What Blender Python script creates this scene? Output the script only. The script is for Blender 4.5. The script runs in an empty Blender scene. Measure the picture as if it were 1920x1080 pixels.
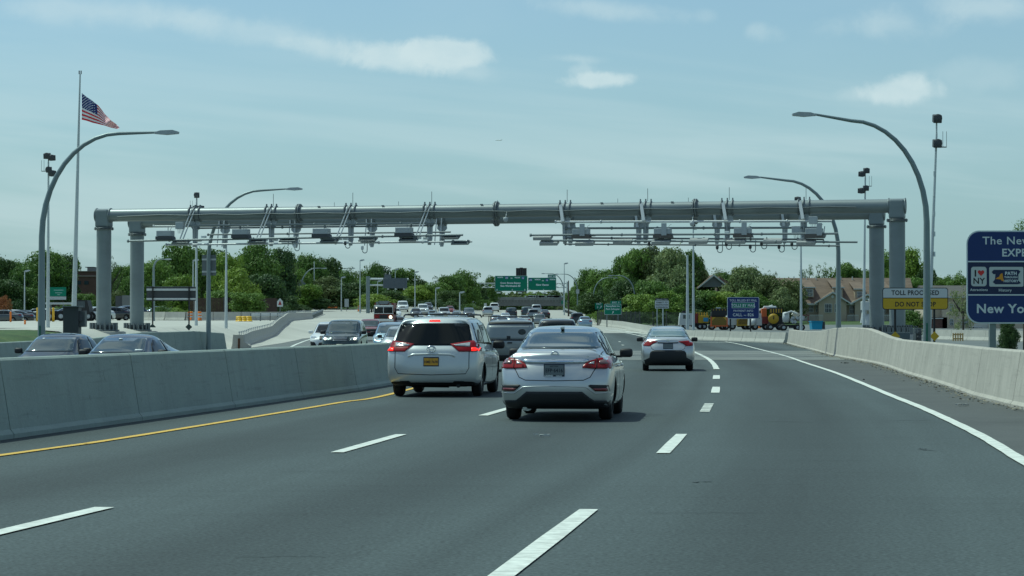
import bpy, bmesh, math, random
import numpy as np
from mathutils import Vector, Matrix
from mathutils.bvhtree import BVHTree
from mathutils.geometry import delaunay_2d_cdt

random.seed(7); rng = np.random.default_rng(7)
S = bpy.context.scene
COL = S.collection
R = math.radians
PI = math.pi

# ------------------------------------------------------------------ camera
F = 4500.0                      # focal length in photo pixels (1920 wide)
H = 1.5                         # eye height above the road
HY = 612.0                      # photo row of the road plane's horizon
PITCH = math.atan((HY - 540) / F)
cd = bpy.data.cameras.new("Camera"); cam = bpy.data.objects.new("Camera", cd); COL.objects.link(cam)
cd.sensor_width = 36; cd.lens = 36 * F / 1920; cd.clip_start = 0.5; cd.clip_end = 60000
cam.location = (0, 0, H); cam.rotation_euler = (PI / 2 + PITCH, 0, 0)
S.camera = cam
# ------------------------------------------------------------------ light
S.view_settings.view_transform = 'Standard'; S.view_settings.look = 'None'
S.view_settings.exposure = 0.0; S.view_settings.gamma = 1
S.view_settings.use_white_balance = True; S.view_settings.white_balance_temperature = 6050; S.view_settings.white_balance_tint = -16   # green cast of the tinted windscreen
SUN = Vector((-0.80, 0.42, 1.75)).normalized()      # towards the sun
sl = bpy.data.lights.new("Sun", 'SUN'); so = bpy.data.objects.new("Sun", sl); COL.objects.link(so)
sl.energy = 3.2; sl.angle = R(0.53); sl.color = (1.0, 0.985, 0.93)
so.rotation_euler = SUN.to_track_quat('Z', 'Y').to_euler()
SUN_EL = math.asin(SUN.z); SUN_AZ = math.atan2(SUN.x, SUN.y)
W = bpy.data.worlds.new("World"); S.world = W; W.use_nodes = True


def world():
    nt = W.node_tree; N = nt.nodes; Lk = nt.links; N.clear()
    def n(t, **k):
        x = N.new(t)
        for a, b in k.items(): setattr(x, a, b)
        return x
    def m(op, a, b=None, c=None, clamp=False):
        x = n('ShaderNodeMath', operation=op, use_clamp=clamp)
        for i, v in enumerate((a, b, c)):
            if v is None: continue
            if isinstance(v, (int, float)): x.inputs[i].default_value = v
            else: Lk.new(v, x.inputs[i])
        return x.outputs[0]
    out = n('ShaderNodeOutputWorld'); bg = n('ShaderNodeBackground')
    sky = n('ShaderNodeTexSky', sky_type='NISHITA'); sky.sun_disc = False
    sky.sun_elevation = SUN_EL; sky.sun_rotation = SUN_AZ
    sky.air_density = 1.0; sky.dust_density = 0.6; sky.ozone_density = 1.5
    tc = n('ShaderNodeTexCoord'); sp = n('ShaderNodeSeparateXYZ'); Lk.new(tc.outputs['Generated'], sp.inputs[0])
    x, y, z = sp.outputs
    ay = m('MAXIMUM', m('ABSOLUTE', y), 0.12)
    u = m('DIVIDE', x, ay); v = m('DIVIDE', z, ay)
    def vec(a, b, c=0.0):
        q = n('ShaderNodeCombineXYZ')
        for i, t in enumerate((a, b, c)):
            if isinstance(t, (int, float)): q.inputs[i].default_value = t
            else: Lk.new(t, q.inputs[i])
        return q.outputs[0]
    def noise(vv, sc, det=5, rough=.55, dist=0.0):
        q = n('ShaderNodeTexNoise'); q.inputs['Scale'].default_value = sc; q.inputs['Detail'].default_value = det
        q.inputs['Roughness'].default_value = rough; q.inputs['Distortion'].default_value = dist
        Lk.new(vv, q.inputs['Vector']); return q.outputs['Fac']
    def smooth(t, a, b):
        q = n('ShaderNodeMapRange', interpolation_type='SMOOTHSTEP'); Lk.new(t, q.inputs[0])
        q.inputs[1].default_value = a; q.inputs[2].default_value = b; return q.outputs[0]
    nz = noise(vec(u, v), 40, 9, .62, .25)           # billows
    nzl = noise(vec(u, m('MULTIPLY', v, 1.5), 2.2), 17, 3, .5, .4)
    nz3 = noise(vec(u, m('MULTIPLY', v, 1.6), 7.7), 70, 8, .65, .3)
    nz2 = noise(vec(m('MULTIPLY', u, 1.0), m('MULTIPLY', v, 2.0), 3.3), 9, 5, .5)
    total = None
    # (x, y, half width, half height, tilt, strength, edge softness, noise amount)
    puffs = [(830, 100, 95, 34, 0, .80, .55, .9), (735, 108, 105, 34, .06, .72, .6, .9), (620, 92, 110, 26, .18, .52, .8, .9),
             (480, 60, 260, 30, .13, .36, .9, .8), (200, 22, 330, 34, .06, .40, .9, .7), (880, 130, 60, 30, .3, .35, .9, .8),
             (1125, 148, 72, 20, .0, .80, .5, .9), (1090, 132, 40, 22, 0, .35, .7, .9), (1085, 110, 80, 14, .05, .36, .9, .9),
             (1690, 170, 82, 30, .0, .78, .6, .9), (1712, 150, 34, 20, 0, .5, .7, .9), (1612, 176, 50, 16, 0, .3, .9, .9),
             (1424, 55, 52, 22, .1, .30, 1.0, 1.5), (1325, 30, 28, 18, 0, .2, .9, .9), (1130, 15, 160, 30, .1, .42, .8, .8),
             (1650, 40, 150, 46, 0, .40, .9, .8), (1850, 12, 160, 34, 0, .48, .9, .8), (1830, 140, 120, 34, 0, .2, .9, .8)]
    for (px, py, a, b, tilt, st, soft, na) in puffs:
        du = m('SUBTRACT', u, (px - 960) / F); dv = m('SUBTRACT', v, (HY - py) / F)
        dv2 = m('ADD', dv, m('MULTIPLY', du, tilt))
        e = m('ADD', m('POWER', m('ABSOLUTE', m('DIVIDE', du, a / F)), 2), m('POWER', m('ABSOLUTE', m('DIVIDE', dv2, b / F)), 2))
        e = m('SQRT', e)
        e = m('ADD', m('ADD', e, m('MULTIPLY', m('SUBTRACT', nz, 0.5), na * 2.0)), m('MULTIPLY', m('SUBTRACT', nzl, 0.5), na * 1.5))
        k = m('MULTIPLY', m('MULTIPLY', smooth(e, 1.06, 1.0 - soft * 1.0), st), m('ADD', .62, m('MULTIPLY', nz3, .62)))
        total = k if total is None else m('SUBTRACT', m('ADD', total, k), m('MULTIPLY', total, k))
    # thin high streaks
    rot = vec(m('ADD', m('MULTIPLY', u, 1.2), m('MULTIPLY', v, .3)), m('ADD', m('MULTIPLY', v, 13.0), m('MULTIPLY', u, 1.3)), 1.7)
    st = smooth(noise(rot, 3.2, 5, .5, .3), .44, .64)
    band = smooth(v, .165, .03)
    streak = m('ADD', m('MULTIPLY', m('MULTIPLY', st, band), .36), m('MULTIPLY', smooth(nz2, .5, .8), .10))
    total = m('SUBTRACT', m('ADD', total, streak), m('MULTIPLY', total, streak))
    # broken cloud added overhead to enliven car reflections (seen only there)
    high = m('MULTIPLY', smooth(z, .22, .40), m('MULTIPLY', smooth(noise(vec(x, y, z), 3.4, 7, .6, .6), .46, .60), .75))
    total = m('SUBTRACT', m('ADD', total, high), m('MULTIPLY', total, high))
    # base sky: physical sky, thinned by haze near the horizon
    k = n('ShaderNodeMix', data_type='RGBA', blend_type='MULTIPLY'); k.inputs[0].default_value = 1
    Lk.new(sky.outputs[0], k.inputs[6]); k.inputs[7].default_value = (SKYM[0], SKYM[1], SKYM[2], 1)
    hz = n('ShaderNodeMix', data_type='RGBA'); Lk.new(m('MULTIPLY', smooth(v, .16, .0), .55), hz.inputs[0])
    Lk.new(k.outputs[2], hz.inputs[6]); hz.inputs[7].default_value = (*HAZE, 1)
    cl = n('ShaderNodeMix', data_type='RGBA'); Lk.new(m('MULTIPLY', total, .95), cl.inputs[0])
    Lk.new(hz.outputs[2], cl.inputs[6]); cl.inputs[7].default_value = (*CLOUD, 1)
    Lk.new(cl.outputs[2], bg.inputs[0]); bg.inputs[1].default_value = 0.1
    Lk.new(bg.outputs[0], out.inputs[0])


SKYM = (1.07, 1.01, 1.08)
HAZE = (2.1, 3.7, 5.4)
CLOUD = (7.4, 7.4, 8.2)
world()

# ------------------------------------------------------------------ helpers
def ray(px, py):
    d = Vector((px - 960, F, 540 - py)); d.rotate(Matrix.Rotation(PITCH, 3, 'X')); return d

def at(px, py, Y):
    d = ray(px, py); return Vector((d.x / d.y * Y, Y, H + d.z / d.y * Y))

def X_(px, Y): return (px - 960) / F * Y

_P = ([-500, 120, 160, 190, 210, 243, 304, 360, 400, 430, 500, 600, 9999], [0, 0, .08, .2, .33, .75, 1.3, 1.75, 2.8, 3.5, 4.9, 5.3, 5.3])
_L = ([-500, 40, 60, 90, 125, 150, 200, 250, 330, 400, 430, 500, 600, 9999], [-.2, -.2, -.1, .75, 1.35, 1.42, 1.7, 2.05, 2.6, 4.0, 4.7, 5.6, 6.0, 6.0])
_E = ([-500, 60, 100, 125, 146, 182, 215, 240, 262, 330, 400, 9999], [-24, -24, -21, -19.4, -17.8, -18.5, -19.5, -17.5, -13, -12, -10, -10])   # where the left side starts to rise
_M = ([-60, 0, 31.7, 61.4, 80, 100, 140, 200, 300, 450, 9999], [-18, -10.6, -6.76, -3.14, -2.1, -1.6, -1.6, -3.0, -6.5, -12, -60])   # median wall

def sm(t): t = min(1, max(0, t)); return t * t * (3 - 2 * t)

def T(x, y):
    p = float(np.interp(y, *_P)); l = float(np.interp(y, *_L)); e = float(np.interp(y, *_E)); md = float(np.interp(y, *_M))
    w = sm((e - x) / float(np.interp(y, [160, 240], [4.0, 8.0])))
    p -= .2 * sm((md - .4 - x) / 1.5) * sm((110 - y) / 40)
    z = p * (1 - w) + l * w
    if x < -50 and y > 200: z -= .9 * sm((-50 - x) / 25) * sm((480 - y) / 100)
    return z

def gp(px, py, off=0.0):
    d = ray(px, py); prev = None
    ys = 8.0
    while ys < 900:
        x = d.x / d.y * ys; z = H + d.z / d.y * ys; g = T(x, ys)
        if z <= g:
            a, b = ys - 1.0, ys
            for _ in range(20):
                c = (a + b) / 2
                if H + d.z / d.y * c <= T(d.x / d.y * c, c): b = c
                else: a = c
            return Vector((d.x / d.y * b, b, T(d.x / d.y * b, b) + off))
        ys += 1.0
    raise ValueError("no ground at %s,%s" % (px, py))

# ---- materials
MATS = {}
def mat(name, col, rough=.6, metal=0.0, var=0.0, scale=3.0, coat=0.0, bump=0.0, bscale=40.0, spec=.5, emit=None, estr=0, trans=0.0, obj_rand=0.0, stretch=None, ior=1.45):
    if name in MATS: return MATS[name]
    mt = bpy.data.materials.new(name); mt.use_nodes = True; nt = mt.node_tree; N = nt.nodes; Lk = nt.links
    b = N['Principled BSDF']; b.inputs['Base Color'].default_value = (*col, 1); b.inputs['Roughness'].default_value = rough
    b.inputs['Metallic'].default_value = metal; b.inputs['Coat Weight'].default_value = coat; b.inputs['Coat Roughness'].default_value = .04
    b.inputs['Specular IOR Level'].default_value = spec; b.inputs['IOR'].default_value = ior
    if emit: b.inputs['Emission Color'].default_value = (*emit, 1); b.inputs['Emission Strength'].default_value = estr
    tc = None
    if var or bump:
        tc = N.new('ShaderNodeTexCoord'); mp = N.new('ShaderNodeMapping'); Lk.new(tc.outputs['Object'], mp.inputs[0])
        if stretch: mp.inputs['Scale'].default_value = stretch
    if var:
        nz = N.new('ShaderNodeTexNoise'); nz.inputs['Scale'].default_value = scale; nz.inputs['Detail'].default_value = 6; nz.inputs['Roughness'].default_value = .62
        Lk.new(mp.outputs[0], nz.inputs['Vector'])
        mr = N.new('ShaderNodeMapRange'); mr.inputs[1].default_value = .3; mr.inputs[2].default_value = .7
        mr.inputs[3].default_value = 1 - var; mr.inputs[4].default_value = 1 + var; Lk.new(nz.outputs['Fac'], mr.inputs[0])
        mx = N.new('ShaderNodeVectorMath'); mx.operation = 'SCALE'; mx.inputs[0].default_value = col; Lk.new(mr.outputs[0], mx.inputs['Scale'])
        Lk.new(mx.outputs[0], b.inputs['Base Color'])
    if bump:
        n2 = N.new('ShaderNodeTexNoise'); n2.inputs['Scale'].default_value = bscale; n2.inputs['Detail'].default_value = 4
        Lk.new(mp.outputs[0], n2.inputs['Vector']); bp = N.new('ShaderNodeBump'); bp.inputs['Strength'].default_value = bump; bp.inputs['Distance'].default_value = .02
        Lk.new(n2.outputs['Fac'], bp.inputs['Height']); Lk.new(bp.outputs[0], b.inputs['Normal'])
    MATS[name] = mt; return mt

def tag(o, label=None, cat=None, group=None, kind=None):
    if label: o['label'] = label
    if cat: o['category'] = cat
    if group: o['group'] = group
    if kind: o['kind'] = kind
    return o

def empty(name, loc, rz=0.0):
    o = bpy.data.objects.new(name, None); COL.objects.link(o); o.location = loc; o.rotation_euler = (0, 0, rz); o.empty_display_size = .3; return o

def link(name, me, mats, parent=None, loc=None, smooth=False):
    if not isinstance(mats, (list, tuple)): mats = [mats]
    if len(me.materials) == 0:
        for q in mats: me.materials.append(q)
    o = bpy.data.objects.new(name, me); COL.objects.link(o)
    if parent: o.parent = parent
    if loc is not None: o.location = loc
    return o

class MB:
    """collects simple shapes into one mesh"""
    def __init__(s): s.v = []; s.f = []; s.m = []; s.sm = []
    def add(s, vs, fs, mi=0, smooth=False):
        k = len(s.v); s.v += [tuple(v) for v in vs]
        for f in fs: s.f.append(tuple(i + k for i in f)); s.m.append(mi); s.sm.append(smooth)
    def box(s, c, d, mi=0, rot=None, bev=0.0):
        hx, hy, hz = d[0] / 2, d[1] / 2, d[2] / 2
        if bev > 0:
            bm = bmesh.new(); bmesh.ops.create_cube(bm, size=1); bmesh.ops.scale(bm, vec=d, verts=bm.verts)
            bmesh.ops.bevel(bm, geom=bm.edges[:], offset=bev, segments=2, affect='EDGES', profile=.5)
            vs = [v.co.copy() for v in bm.verts]; fs = [[v.index for v in f.verts] for f in bm.faces]; bm.free()
        else:
            vs = [Vector((a * hx, b * hy, c_ * hz)) for a in (-1, 1) for b in (-1, 1) for c_ in (-1, 1)]
            fs = [(0, 1, 3, 2), (4, 6, 7, 5), (0, 4, 5, 1), (2, 3, 7, 6), (0, 2, 6, 4), (1, 5, 7, 3)]
        if rot is not None: vs = [rot @ v for v in vs]
        s.add([v + Vector(c) for v in vs], fs, mi); return s
    def tube(s, pts, rad, n=10, mi=0, cap=True):
        pts = [Vector(p) for p in pts]
        if not hasattr(rad, '__len__'): rad = [rad] * len(pts)
        rings = []; up = Vector((0, 0, 1))
        for i, p in enumerate(pts):
            a = pts[max(0, i - 1)]; b = pts[min(len(pts) - 1, i + 1)]; t = (b - a).normalized()
            ref = Vector((1, 0, 0)) if abs(t.dot(up)) > .9 else up
            if abs(t.dot(Vector((1, 0, 0)))) > .9 and abs(t.dot(up)) > .9: ref = Vector((0, 1, 0))
            e1 = t.cross(ref).normalized(); e2 = t.cross(e1).normalized()
            if i and rings_e[0].dot(e1) < 0: e1 = -e1; e2 = -e2
            rings_e = (e1, e2)
            rings.append([p + (e1 * math.cos(2 * PI * k / n) + e2 * math.sin(2 * PI * k / n)) * rad[i] for k in range(n)])
        vs = [v for r_ in rings for v in r_]; fs = []
        for i in range(len(pts) - 1):
            for k in range(n):
                fs.append((i * n + k, i * n + (k + 1) % n, (i + 1) * n + (k + 1) % n, (i + 1) * n + k))
        s.add(vs, fs, mi, True)
        if cap:
            s.add(rings[0], [tuple(range(n))], mi); s.add(rings[-1], [tuple(reversed(range(n)))], mi)
        return s
    def lathe(s, prof, c=(0, 0, 0), axis='z', n=24, mi=0):
        c = Vector(c); vs = []
        for (r_, h) in prof:
            for k in range(n):
                a = 2 * PI * k / n; p, q = r_ * math.cos(a), r_ * math.sin(a)
                vs.append(c + Vector({'z': (p, q, h), 'x': (h, p, q), 'y': (p, h, q)}[axis]))
        fs = [(i * n + k, i * n + (k + 1) % n, (i + 1) * n + (k + 1) % n, (i + 1) * n + k) for i in range(len(prof) - 1) for k in range(n)]
        s.add(vs, fs, mi, True); return s
    def prism(s, outline, y0, y1, mi=0, axis='y'):
        """outline in (x,z) extruded along y (or given axis)"""
        n = len(outline)
        def P(a, b, t): return {'y': (a, t, b), 'x': (t, a, b), 'z': (a, b, t)}[axis]
        vs = [P(a, b, y0) for a, b in outline] + [P(a, b, y1) for a, b in outline]
        fs = [tuple(range(n)), tuple(reversed(range(n, 2 * n)))] + [(i, i + n, (i + 1) % n + n, (i + 1) % n) for i in range(n)]
        s.add(vs, fs, mi); return s
    def build(s, name, mats, parent=None, loc=None, fixn=True):
        me = bpy.data.meshes.new(name); me.from_pydata(s.v, [], s.f); me.polygons.foreach_set('material_index', s.m); me.polygons.foreach_set('use_smooth', s.sm)
        me.update()
        if fixn:
            bm = bmesh.new(); bm.from_mesh(me); bmesh.ops.recalc_face_normals(bm, faces=bm.faces); bm.to_mesh(me); bm.free()
        return link(name, me, mats, parent, loc)

def children(o): return [c for c in COL.objects if c.parent == o]
CH = {}
def copy_tree(o, parent=None):
    c = o.copy(); COL.objects.link(c)
    if parent: c.parent = parent
    for ch in o.children: copy_tree(ch, c)
    return c

class TM:
    def __init__(s, l): s.l = l
    def build(s, name, mats, parent=None, loc=None):
        for mb in s.l: o = mb.build(name, mats, parent, loc)
        return o

def text_mesh(strings, thick=.004):
    """strings: (text, x, z, size, align[, bold, width factor]); each line becomes a thin mesh in the xz plane facing -y"""
    out = []
    for st in strings:
        txt, x, z, size, al = st[:5]; bold = st[5] if len(st) > 5 else 0; sx = st[6] if len(st) > 6 else 1.0
        cu = bpy.data.curves.new('t', 'FONT'); cu.body = txt; cu.size = size; cu.align_x = al; cu.offset = bold; cu.resolution_u = 3
        cu.space_character = 1.08
        ob = bpy.data.objects.new('t', cu); COL.objects.link(ob)
        me = bpy.data.meshes.new_from_object(ob.evaluated_get(bpy.context.evaluated_depsgraph_get()))
        mb = MB(); mb.add([(x + v.co.x * sx, -thick, z + v.co.y) for v in me.vertices], [tuple(p.vertices) for p in me.polygons]); out.append(mb)
        bpy.data.objects.remove(ob); bpy.data.curves.remove(cu); bpy.data.meshes.remove(me)
    return TM(out)

def rrect(w, h, r, n=5, x0=0, z0=0):
    pts = []
    for cx, cz, a0 in ((w / 2 - r, h / 2 - r, 0), (-w / 2 + r, h / 2 - r, 90), (-w / 2 + r, -h / 2 + r, 180), (w / 2 - r, -h / 2 + r, 270)):
        for i in range(n + 1):
            a = R(a0 + 90 * i / n); pts.append((x0 + cx + r * math.cos(a), z0 + cz + r * math.sin(a)))
    return pts
# ------------------------------------------------------------------ ground, roads, markings
YS = sorted(set(list(range(-40, 200, 2)) + list(range(200, 701, 5)) + [int(v) for v in _P[0] + _L[0] + _E[0] + _M[0] if -40 < v < 700]))

def ground_mat(name, col, var, scale, fine=.12, lanes=False, rough=.85, bump=.3, col2=None, fscale=60):
    mt = bpy.data.materials.new(name); mt.use_nodes = True; nt = mt.node_tree; N = nt.nodes; Lk = nt.links; b = N['Principled BSDF']
    b.inputs['Roughness'].default_value = rough; b.inputs['Specular IOR Level'].default_value = .35
    tc = N.new('ShaderNodeTexCoord')
    def nz(sc, det, src='Object', st=(1, 1, 1)):
        q = N.new('ShaderNodeTexNoise'); q.inputs['Scale'].default_value = sc; q.inputs['Detail'].default_value = det; q.inputs['Roughness'].default_value = .6
        mp = N.new('ShaderNodeMapping'); mp.inputs['Scale'].default_value = st; Lk.new(tc.outputs[src], mp.inputs[0]); Lk.new(mp.outputs[0], q.inputs['Vector']); return q.outputs['Fac']
    def mr(v, a, b_, c, d):
        q = N.new('ShaderNodeMapRange'); Lk.new(v, q.inputs[0])
        for i, t in enumerate((a, b_, c, d)): q.inputs[i + 1].default_value = t
        return q.outputs[0]
    def mul(a, b_):
        q = N.new('ShaderNodeMath'); q.operation = 'MULTIPLY'; Lk.new(a, q.inputs[0]); Lk.new(b_, q.inputs[1]); return q.outputs[0]
    f = mul(mr(nz(scale, 5), .3, .7, 1 - var, 1 + var), mr(nz(fscale, 3), .25, .75, 1 - fine, 1 + fine))
    if lanes:
        # worn wheel paths and darker oil strip, following the lane (u in metres from the lane line)
        sx = N.new('ShaderNodeSeparateXYZ'); Lk.new(tc.outputs['UV'], sx.inputs[0])
        q = N.new('ShaderNodeMath'); q.operation = 'MULTIPLY'; Lk.new(sx.outputs[0], q.inputs[0]); q.inputs[1].default_value = 2 * PI / 3.6
        c = N.new('ShaderNodeMath'); c.operation = 'COSINE'; Lk.new(q.outputs[0], c.inputs[0])
        f = mul(f, mr(c.outputs[0], -1, .8, .74, 1.10))
        a_ = N.new('ShaderNodeMath'); a_.operation = 'ADD'; Lk.new(sx.outputs[0], a_.inputs[0]); a_.inputs[1].default_value = .36
        b2_ = N.new('ShaderNodeMath'); b2_.operation = 'ABSOLUTE'; Lk.new(a_.outputs[0], b2_.inputs[0])
        f = mul(f, mr(b2_.outputs[0], 0, .34, .78, 1.0))
        f = mul(f, mr(nz(9, 3), .35, .65, .93, 1.07))
        f = mul(f, mr(nz(1.0, 5, 'UV', (1.3, .035, 1)), .3, .7, .88, 1.10))
        # fine transverse wear marks
        f = mul(f, mr(nz(1.0, 4, 'UV', (.16, 2.2, 1)), .52, .72, 1.0, .90))
    if col2:
        m2 = N.new('ShaderNodeMix'); m2.data_type = 'RGBA'; m2.inputs[6].default_value = (*col, 1); m2.inputs[7].default_value = (*col2, 1)
        Lk.new(mr(nz(scale * 2.3, 5), .4, .62, 0, 1), m2.inputs[0]); src = m2.outputs[2]
    else:
        rgb = N.new('ShaderNodeRGB'); rgb.outputs[0].default_value = (*col, 1); src = rgb.outputs[0]
    sc = N.new('ShaderNodeVectorMath'); sc.operation = 'SCALE'; Lk.new(src, sc.inputs[0]); Lk.new(f, sc.inputs['Scale']); Lk.new(sc.outputs[0], b.inputs['Base Color'])
    if bump:
        bp = N.new('ShaderNodeBump'); bp.inputs['Strength'].default_value = bump; bp.inputs['Distance'].default_value = .01
        Lk.new(nz(fscale * 1.5, 3), bp.inputs['Height']); Lk.new(bp.outputs[0], b.inputs['Normal'])
    return mt

M_ASPH = ground_mat('asphalt', (.059, .0745, .0755), .10, .10, .6, lanes=True, fscale=30)
M_SHOULD = ground_mat('worn_asphalt', (.082, .087, .084), .14, .35, .25, fscale=30)
M_OPP = ground_mat('old_asphalt', (.135, .145, .142), .10, .15, .15)
M_CONC = ground_mat('pale_concrete_paving', (.43, .42, .375), .09, .12, .08, bump=.15)
M_CONCR = ground_mat('concrete_road', (.36, .355, .32), .10, .1, .08, bump=.15)
M_BAND = ground_mat('shaded_concrete', (.155, .165, .158), .12, .4, .12)  # dark apron tone, with the gantry beam and rail shadows put into the colour
M_BAND2 = ground_mat('sunlit_concrete_strip', (.21, .22, .205), .12, .4, .12)  # paler copy, painted as the sunlit concrete between those shadow bands
M_GRASS = ground_mat('grass_ground', (.042, .085, .020), .3, .25, .35, col2=(.07, .10, .03), fscale=6, bump=.8)
M_WHITE = mat('white_road_paint', (.62, .635, .58), .7, var=.26, scale=7)
M_YELLOW = mat('yellow_road_paint', (.62, .40, .07), .7, var=.14, scale=6)

def grid_mesh(name, rows, mt, uv=None):
    """rows: list of lists of points, all the same length"""
    n = len(rows[0]); vs = [tuple(p) for r_ in rows for p in r_]
    fs = [(i * n + k, i * n + k + 1, (i + 1) * n + k + 1, (i + 1) * n + k) for i in range(len(rows) - 1) for k in range(n - 1)]
    me = bpy.data.meshes.new(name); me.from_pydata(vs, [], fs)
    if uv:
        l = me.uv_layers.new(name='UVMap')
        for lp in me.loops: l.data[lp.index].uv = uv(vs[lp.vertex_index])
    me.polygons.foreach_set('use_smooth', [True] * len(fs)); me.update()
    return link(name, me, mt)

xs = sorted(set([-6000, -2500, -1200, -600, -400, -300, -220, -160, -130, -100, -85] + list(range(-76, 44, 1)) + list(range(44, 100, 8)) + [130, 180, 260, 400, 700, 1500, 3000, 6000]))
yy = [-400, -120] + YS + [800, 1000, 1500, 2500, 5000, 12000, 30000]
ground = grid_mesh('ground', [[(x, y, T(x, y) - .10) for x in xs] for y in yy], M_GRASS); tag(ground, kind='structure')

# right-hand wall foot, traced on the ground
RB = [(1914.6, 766.9), (1849.6, 753.3), (1770, 724), (1698, 702), (1646, 684), (1562, 668), (1520, 656), (1473, 643.6)]
RBP = [gp(*p) for p in RB]
_d = (RBP[0] - RBP[1]).normalized()
RBP = [RBP[0] + _d * 60, RBP[0] + _d * 20] + RBP
_RB = ([p.y for p in RBP], [p.x for p in RBP])
JR = [Vector((X_(a, y), y, 0)) for a, y in ((1473, 187), (1425, 192), (1375, 198), (1330, 203), (1290, 210), (1245, 226), (1213, 243), (1185, 275), (1165, 304), (1121, 350), (1090, 400))]
_JR = ([p.y for p in JR], [p.x for p in JR])
def XR(y): return float(np.interp(y, _RB[0] + _JR[0][1:], _RB[1] + _JR[1][1:]))
def XL(y): return float(np.interp(y, *_E)) + .4
def XM(y): return float(np.interp(y, *_M))

_LN = ([-40, 15.8, 28, 41, 53, 83, 137, 200, 300, 450, 700], [-7.5, -.1, 1.67, 3.2, 4.4, 7.0, 10.3, 12.5, 12.5, 9, 0])
def lane_uv(v): return (v[0] - float(np.interp(v[1], *_LN)), v[1])

def sheet(name, y0, y1, xl, xr, off, mt, step=1.0, uv=None):
    ys = [y0] + [y for y in YS if y0 < y < y1] + [y1]; rows = []
    wmax = max(xr(y) - xl(y) for y in ys); n = max(2, int(wmax / step) + 1)
    for y in ys:
        a, b = xl(y), xr(y)
        rows.append([(a + (b - a) * k / n, y, T(a + (b - a) * k / n, y) + off) for k in range(n + 1)])
    o = grid_mesh(name, rows, mt, uv); tag(o, kind='structure'); return o

sheet('road', -30, 250, lambda y: XM(y), lambda y: XR(y), .0, M_ASPH, uv=lane_uv)
sheet('oncoming_road', -30, 245, lambda y: XL(y), lambda y: XM(y), .0, M_OPP)
sheet('far_road', 250, 700, lambda y: XL(y) - (45 if 330 <= y < 425 else 12), lambda y: min(XR(y), 30) if y < 400 else 14, .0, M_CONCR, 2)
sheet('concrete_apron', 107, 143, lambda y: XM(y) + .3, lambda y: XR(y), .006, M_BAND)
sheet('concrete_apron_strip', 107.6, 110.2, lambda y: XM(y) + .3, lambda y: XR(y) - .2, .012, M_BAND2)
sheet('concrete_apron_strip', 128, 132, lambda y: XM(y) + .3, lambda y: XR(y) - .2, .012, M_BAND2)
sheet('concrete_apron_strip', 137, 138.5, lambda y: XM(y) + .3, lambda y: XR(y) - .2, .012, M_BAND2)
sheet('plaza', 122, 140, lambda y: -28, lambda y: XL(y) + .3, .012, M_CONC)
sheet('plaza', 140.01, 330, lambda y: -110, lambda y: XL(y) + .3, .012, M_CONC, 1.5)
sheet('service_yard', 95, 360, lambda y: XR(y) + .8, lambda y: 130, .0, M_OPP, 3)

# shoulder between edge line and the right wall
EDGE = [(2060, 946), (1920, 867), (1844, 821), (1779, 788.5), (1725, 764), (1671, 742.5), (1616.6, 719.5), (1562.5, 698), (1508, 680), (1473, 668), (1435, 658), (1400, 649), (1375, 643.5), (1360, 641)]
EP = [gp(*p) for p in EDGE]
_ED = ([p.y for p in EP], [p.x for p in EP])
def XE(y): return float(np.interp(y, *_ED))
sheet('road_shoulder', 10, 106.5, lambda y: XE(y) + .05 + (0 if y > EP[0].y else (EP[0].y - y) * -.08), lambda y: XR(y), .005, M_SHOULD, uv=lane_uv)

def stripe(name, pts, w, mt, off=.011, kind='structure'):
    P = [Vector(p) for p in pts]; Q = []
    for i in range(len(P) - 1):
        n = max(1, int((P[i + 1] - P[i]).length / 2.0))
        for k in range(n): Q.append(P[i].lerp(P[i + 1], k / n))
    Q.append(P[-1]); rows = []
    for i, p in enumerate(Q):
        t = (Q[min(i + 1, len(Q) - 1)] - Q[max(0, i - 1)]); t.z = 0; t.normalize(); nrm = Vector((-t.y, t.x, 0))
        wob = 1 + .06 * math.sin(i * 2.1)
        rows.append([(q.x, q.y, T(q.x, q.y) + off) for q in (p - nrm * w * .5 * wob, p, p + nrm * w * .5 * wob)])
    o = grid_mesh(name, rows, mt); tag(o, kind=kind); return o

def smooth_path(P, n=6):
    out = []
    P = [P[0] * 2 - P[1]] + list(P) + [P[-1] * 2 - P[-2]]
    for i in range(1, len(P) - 2):
        p0, p1, p2, p3 = P[i - 1], P[i], P[i + 1], P[i + 2]
        for k in range(n):
            t = k / n; out.append(.5 * ((2 * p1) + (p2 - p0) * t + (2 * p0 - 5 * p1 + 4 * p2 - p3) * t * t + (3 * p1 - p0 - 3 * p2 + p3) * t ** 3))
    out.append(P[-2]); return out

stripe('road_edge_line', smooth_path(EP), .17, M_WHITE, off=.016)
yl = [gp(0, 855), gp(180, 830), gp(360, 801.5), gp(540, 772), gp(640, 755), gp(735, 739)]
yl = [yl[0] + (yl[0] - yl[1]).normalized() * 25] + yl + [Vector((-1.35, 80, 0)), Vector((-.9, 106, 0)), Vector((-.9, 140, 0))]
stripe('road_yellow_line', smooth_path(yl), .14, M_YELLOW)
def dash(a, b, w=.16, name='lane_line'): stripe(name, [gp(*a), gp(*b)], w, M_WHITE)
dash((-25, 1006), (196, 953)); dash((632, 849.5), (752, 815.5)); dash((906, 780), (985, 757))
dash((938, 1084), (1104, 957)); dash((1243, 851), (1278, 815))
p0, p1 = gp(1321, 773), gp(1330, 757)
for k in range(6): stripe('lane_line', [p0.lerp(p1, (k + .08) / 6), p0.lerp(p1, (k + .80) / 6)], .17, M_WHITE)
dash((1341, 737), (1343, 726), .19); dash((1343, 711), (1343.6, 704), .2)
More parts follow.
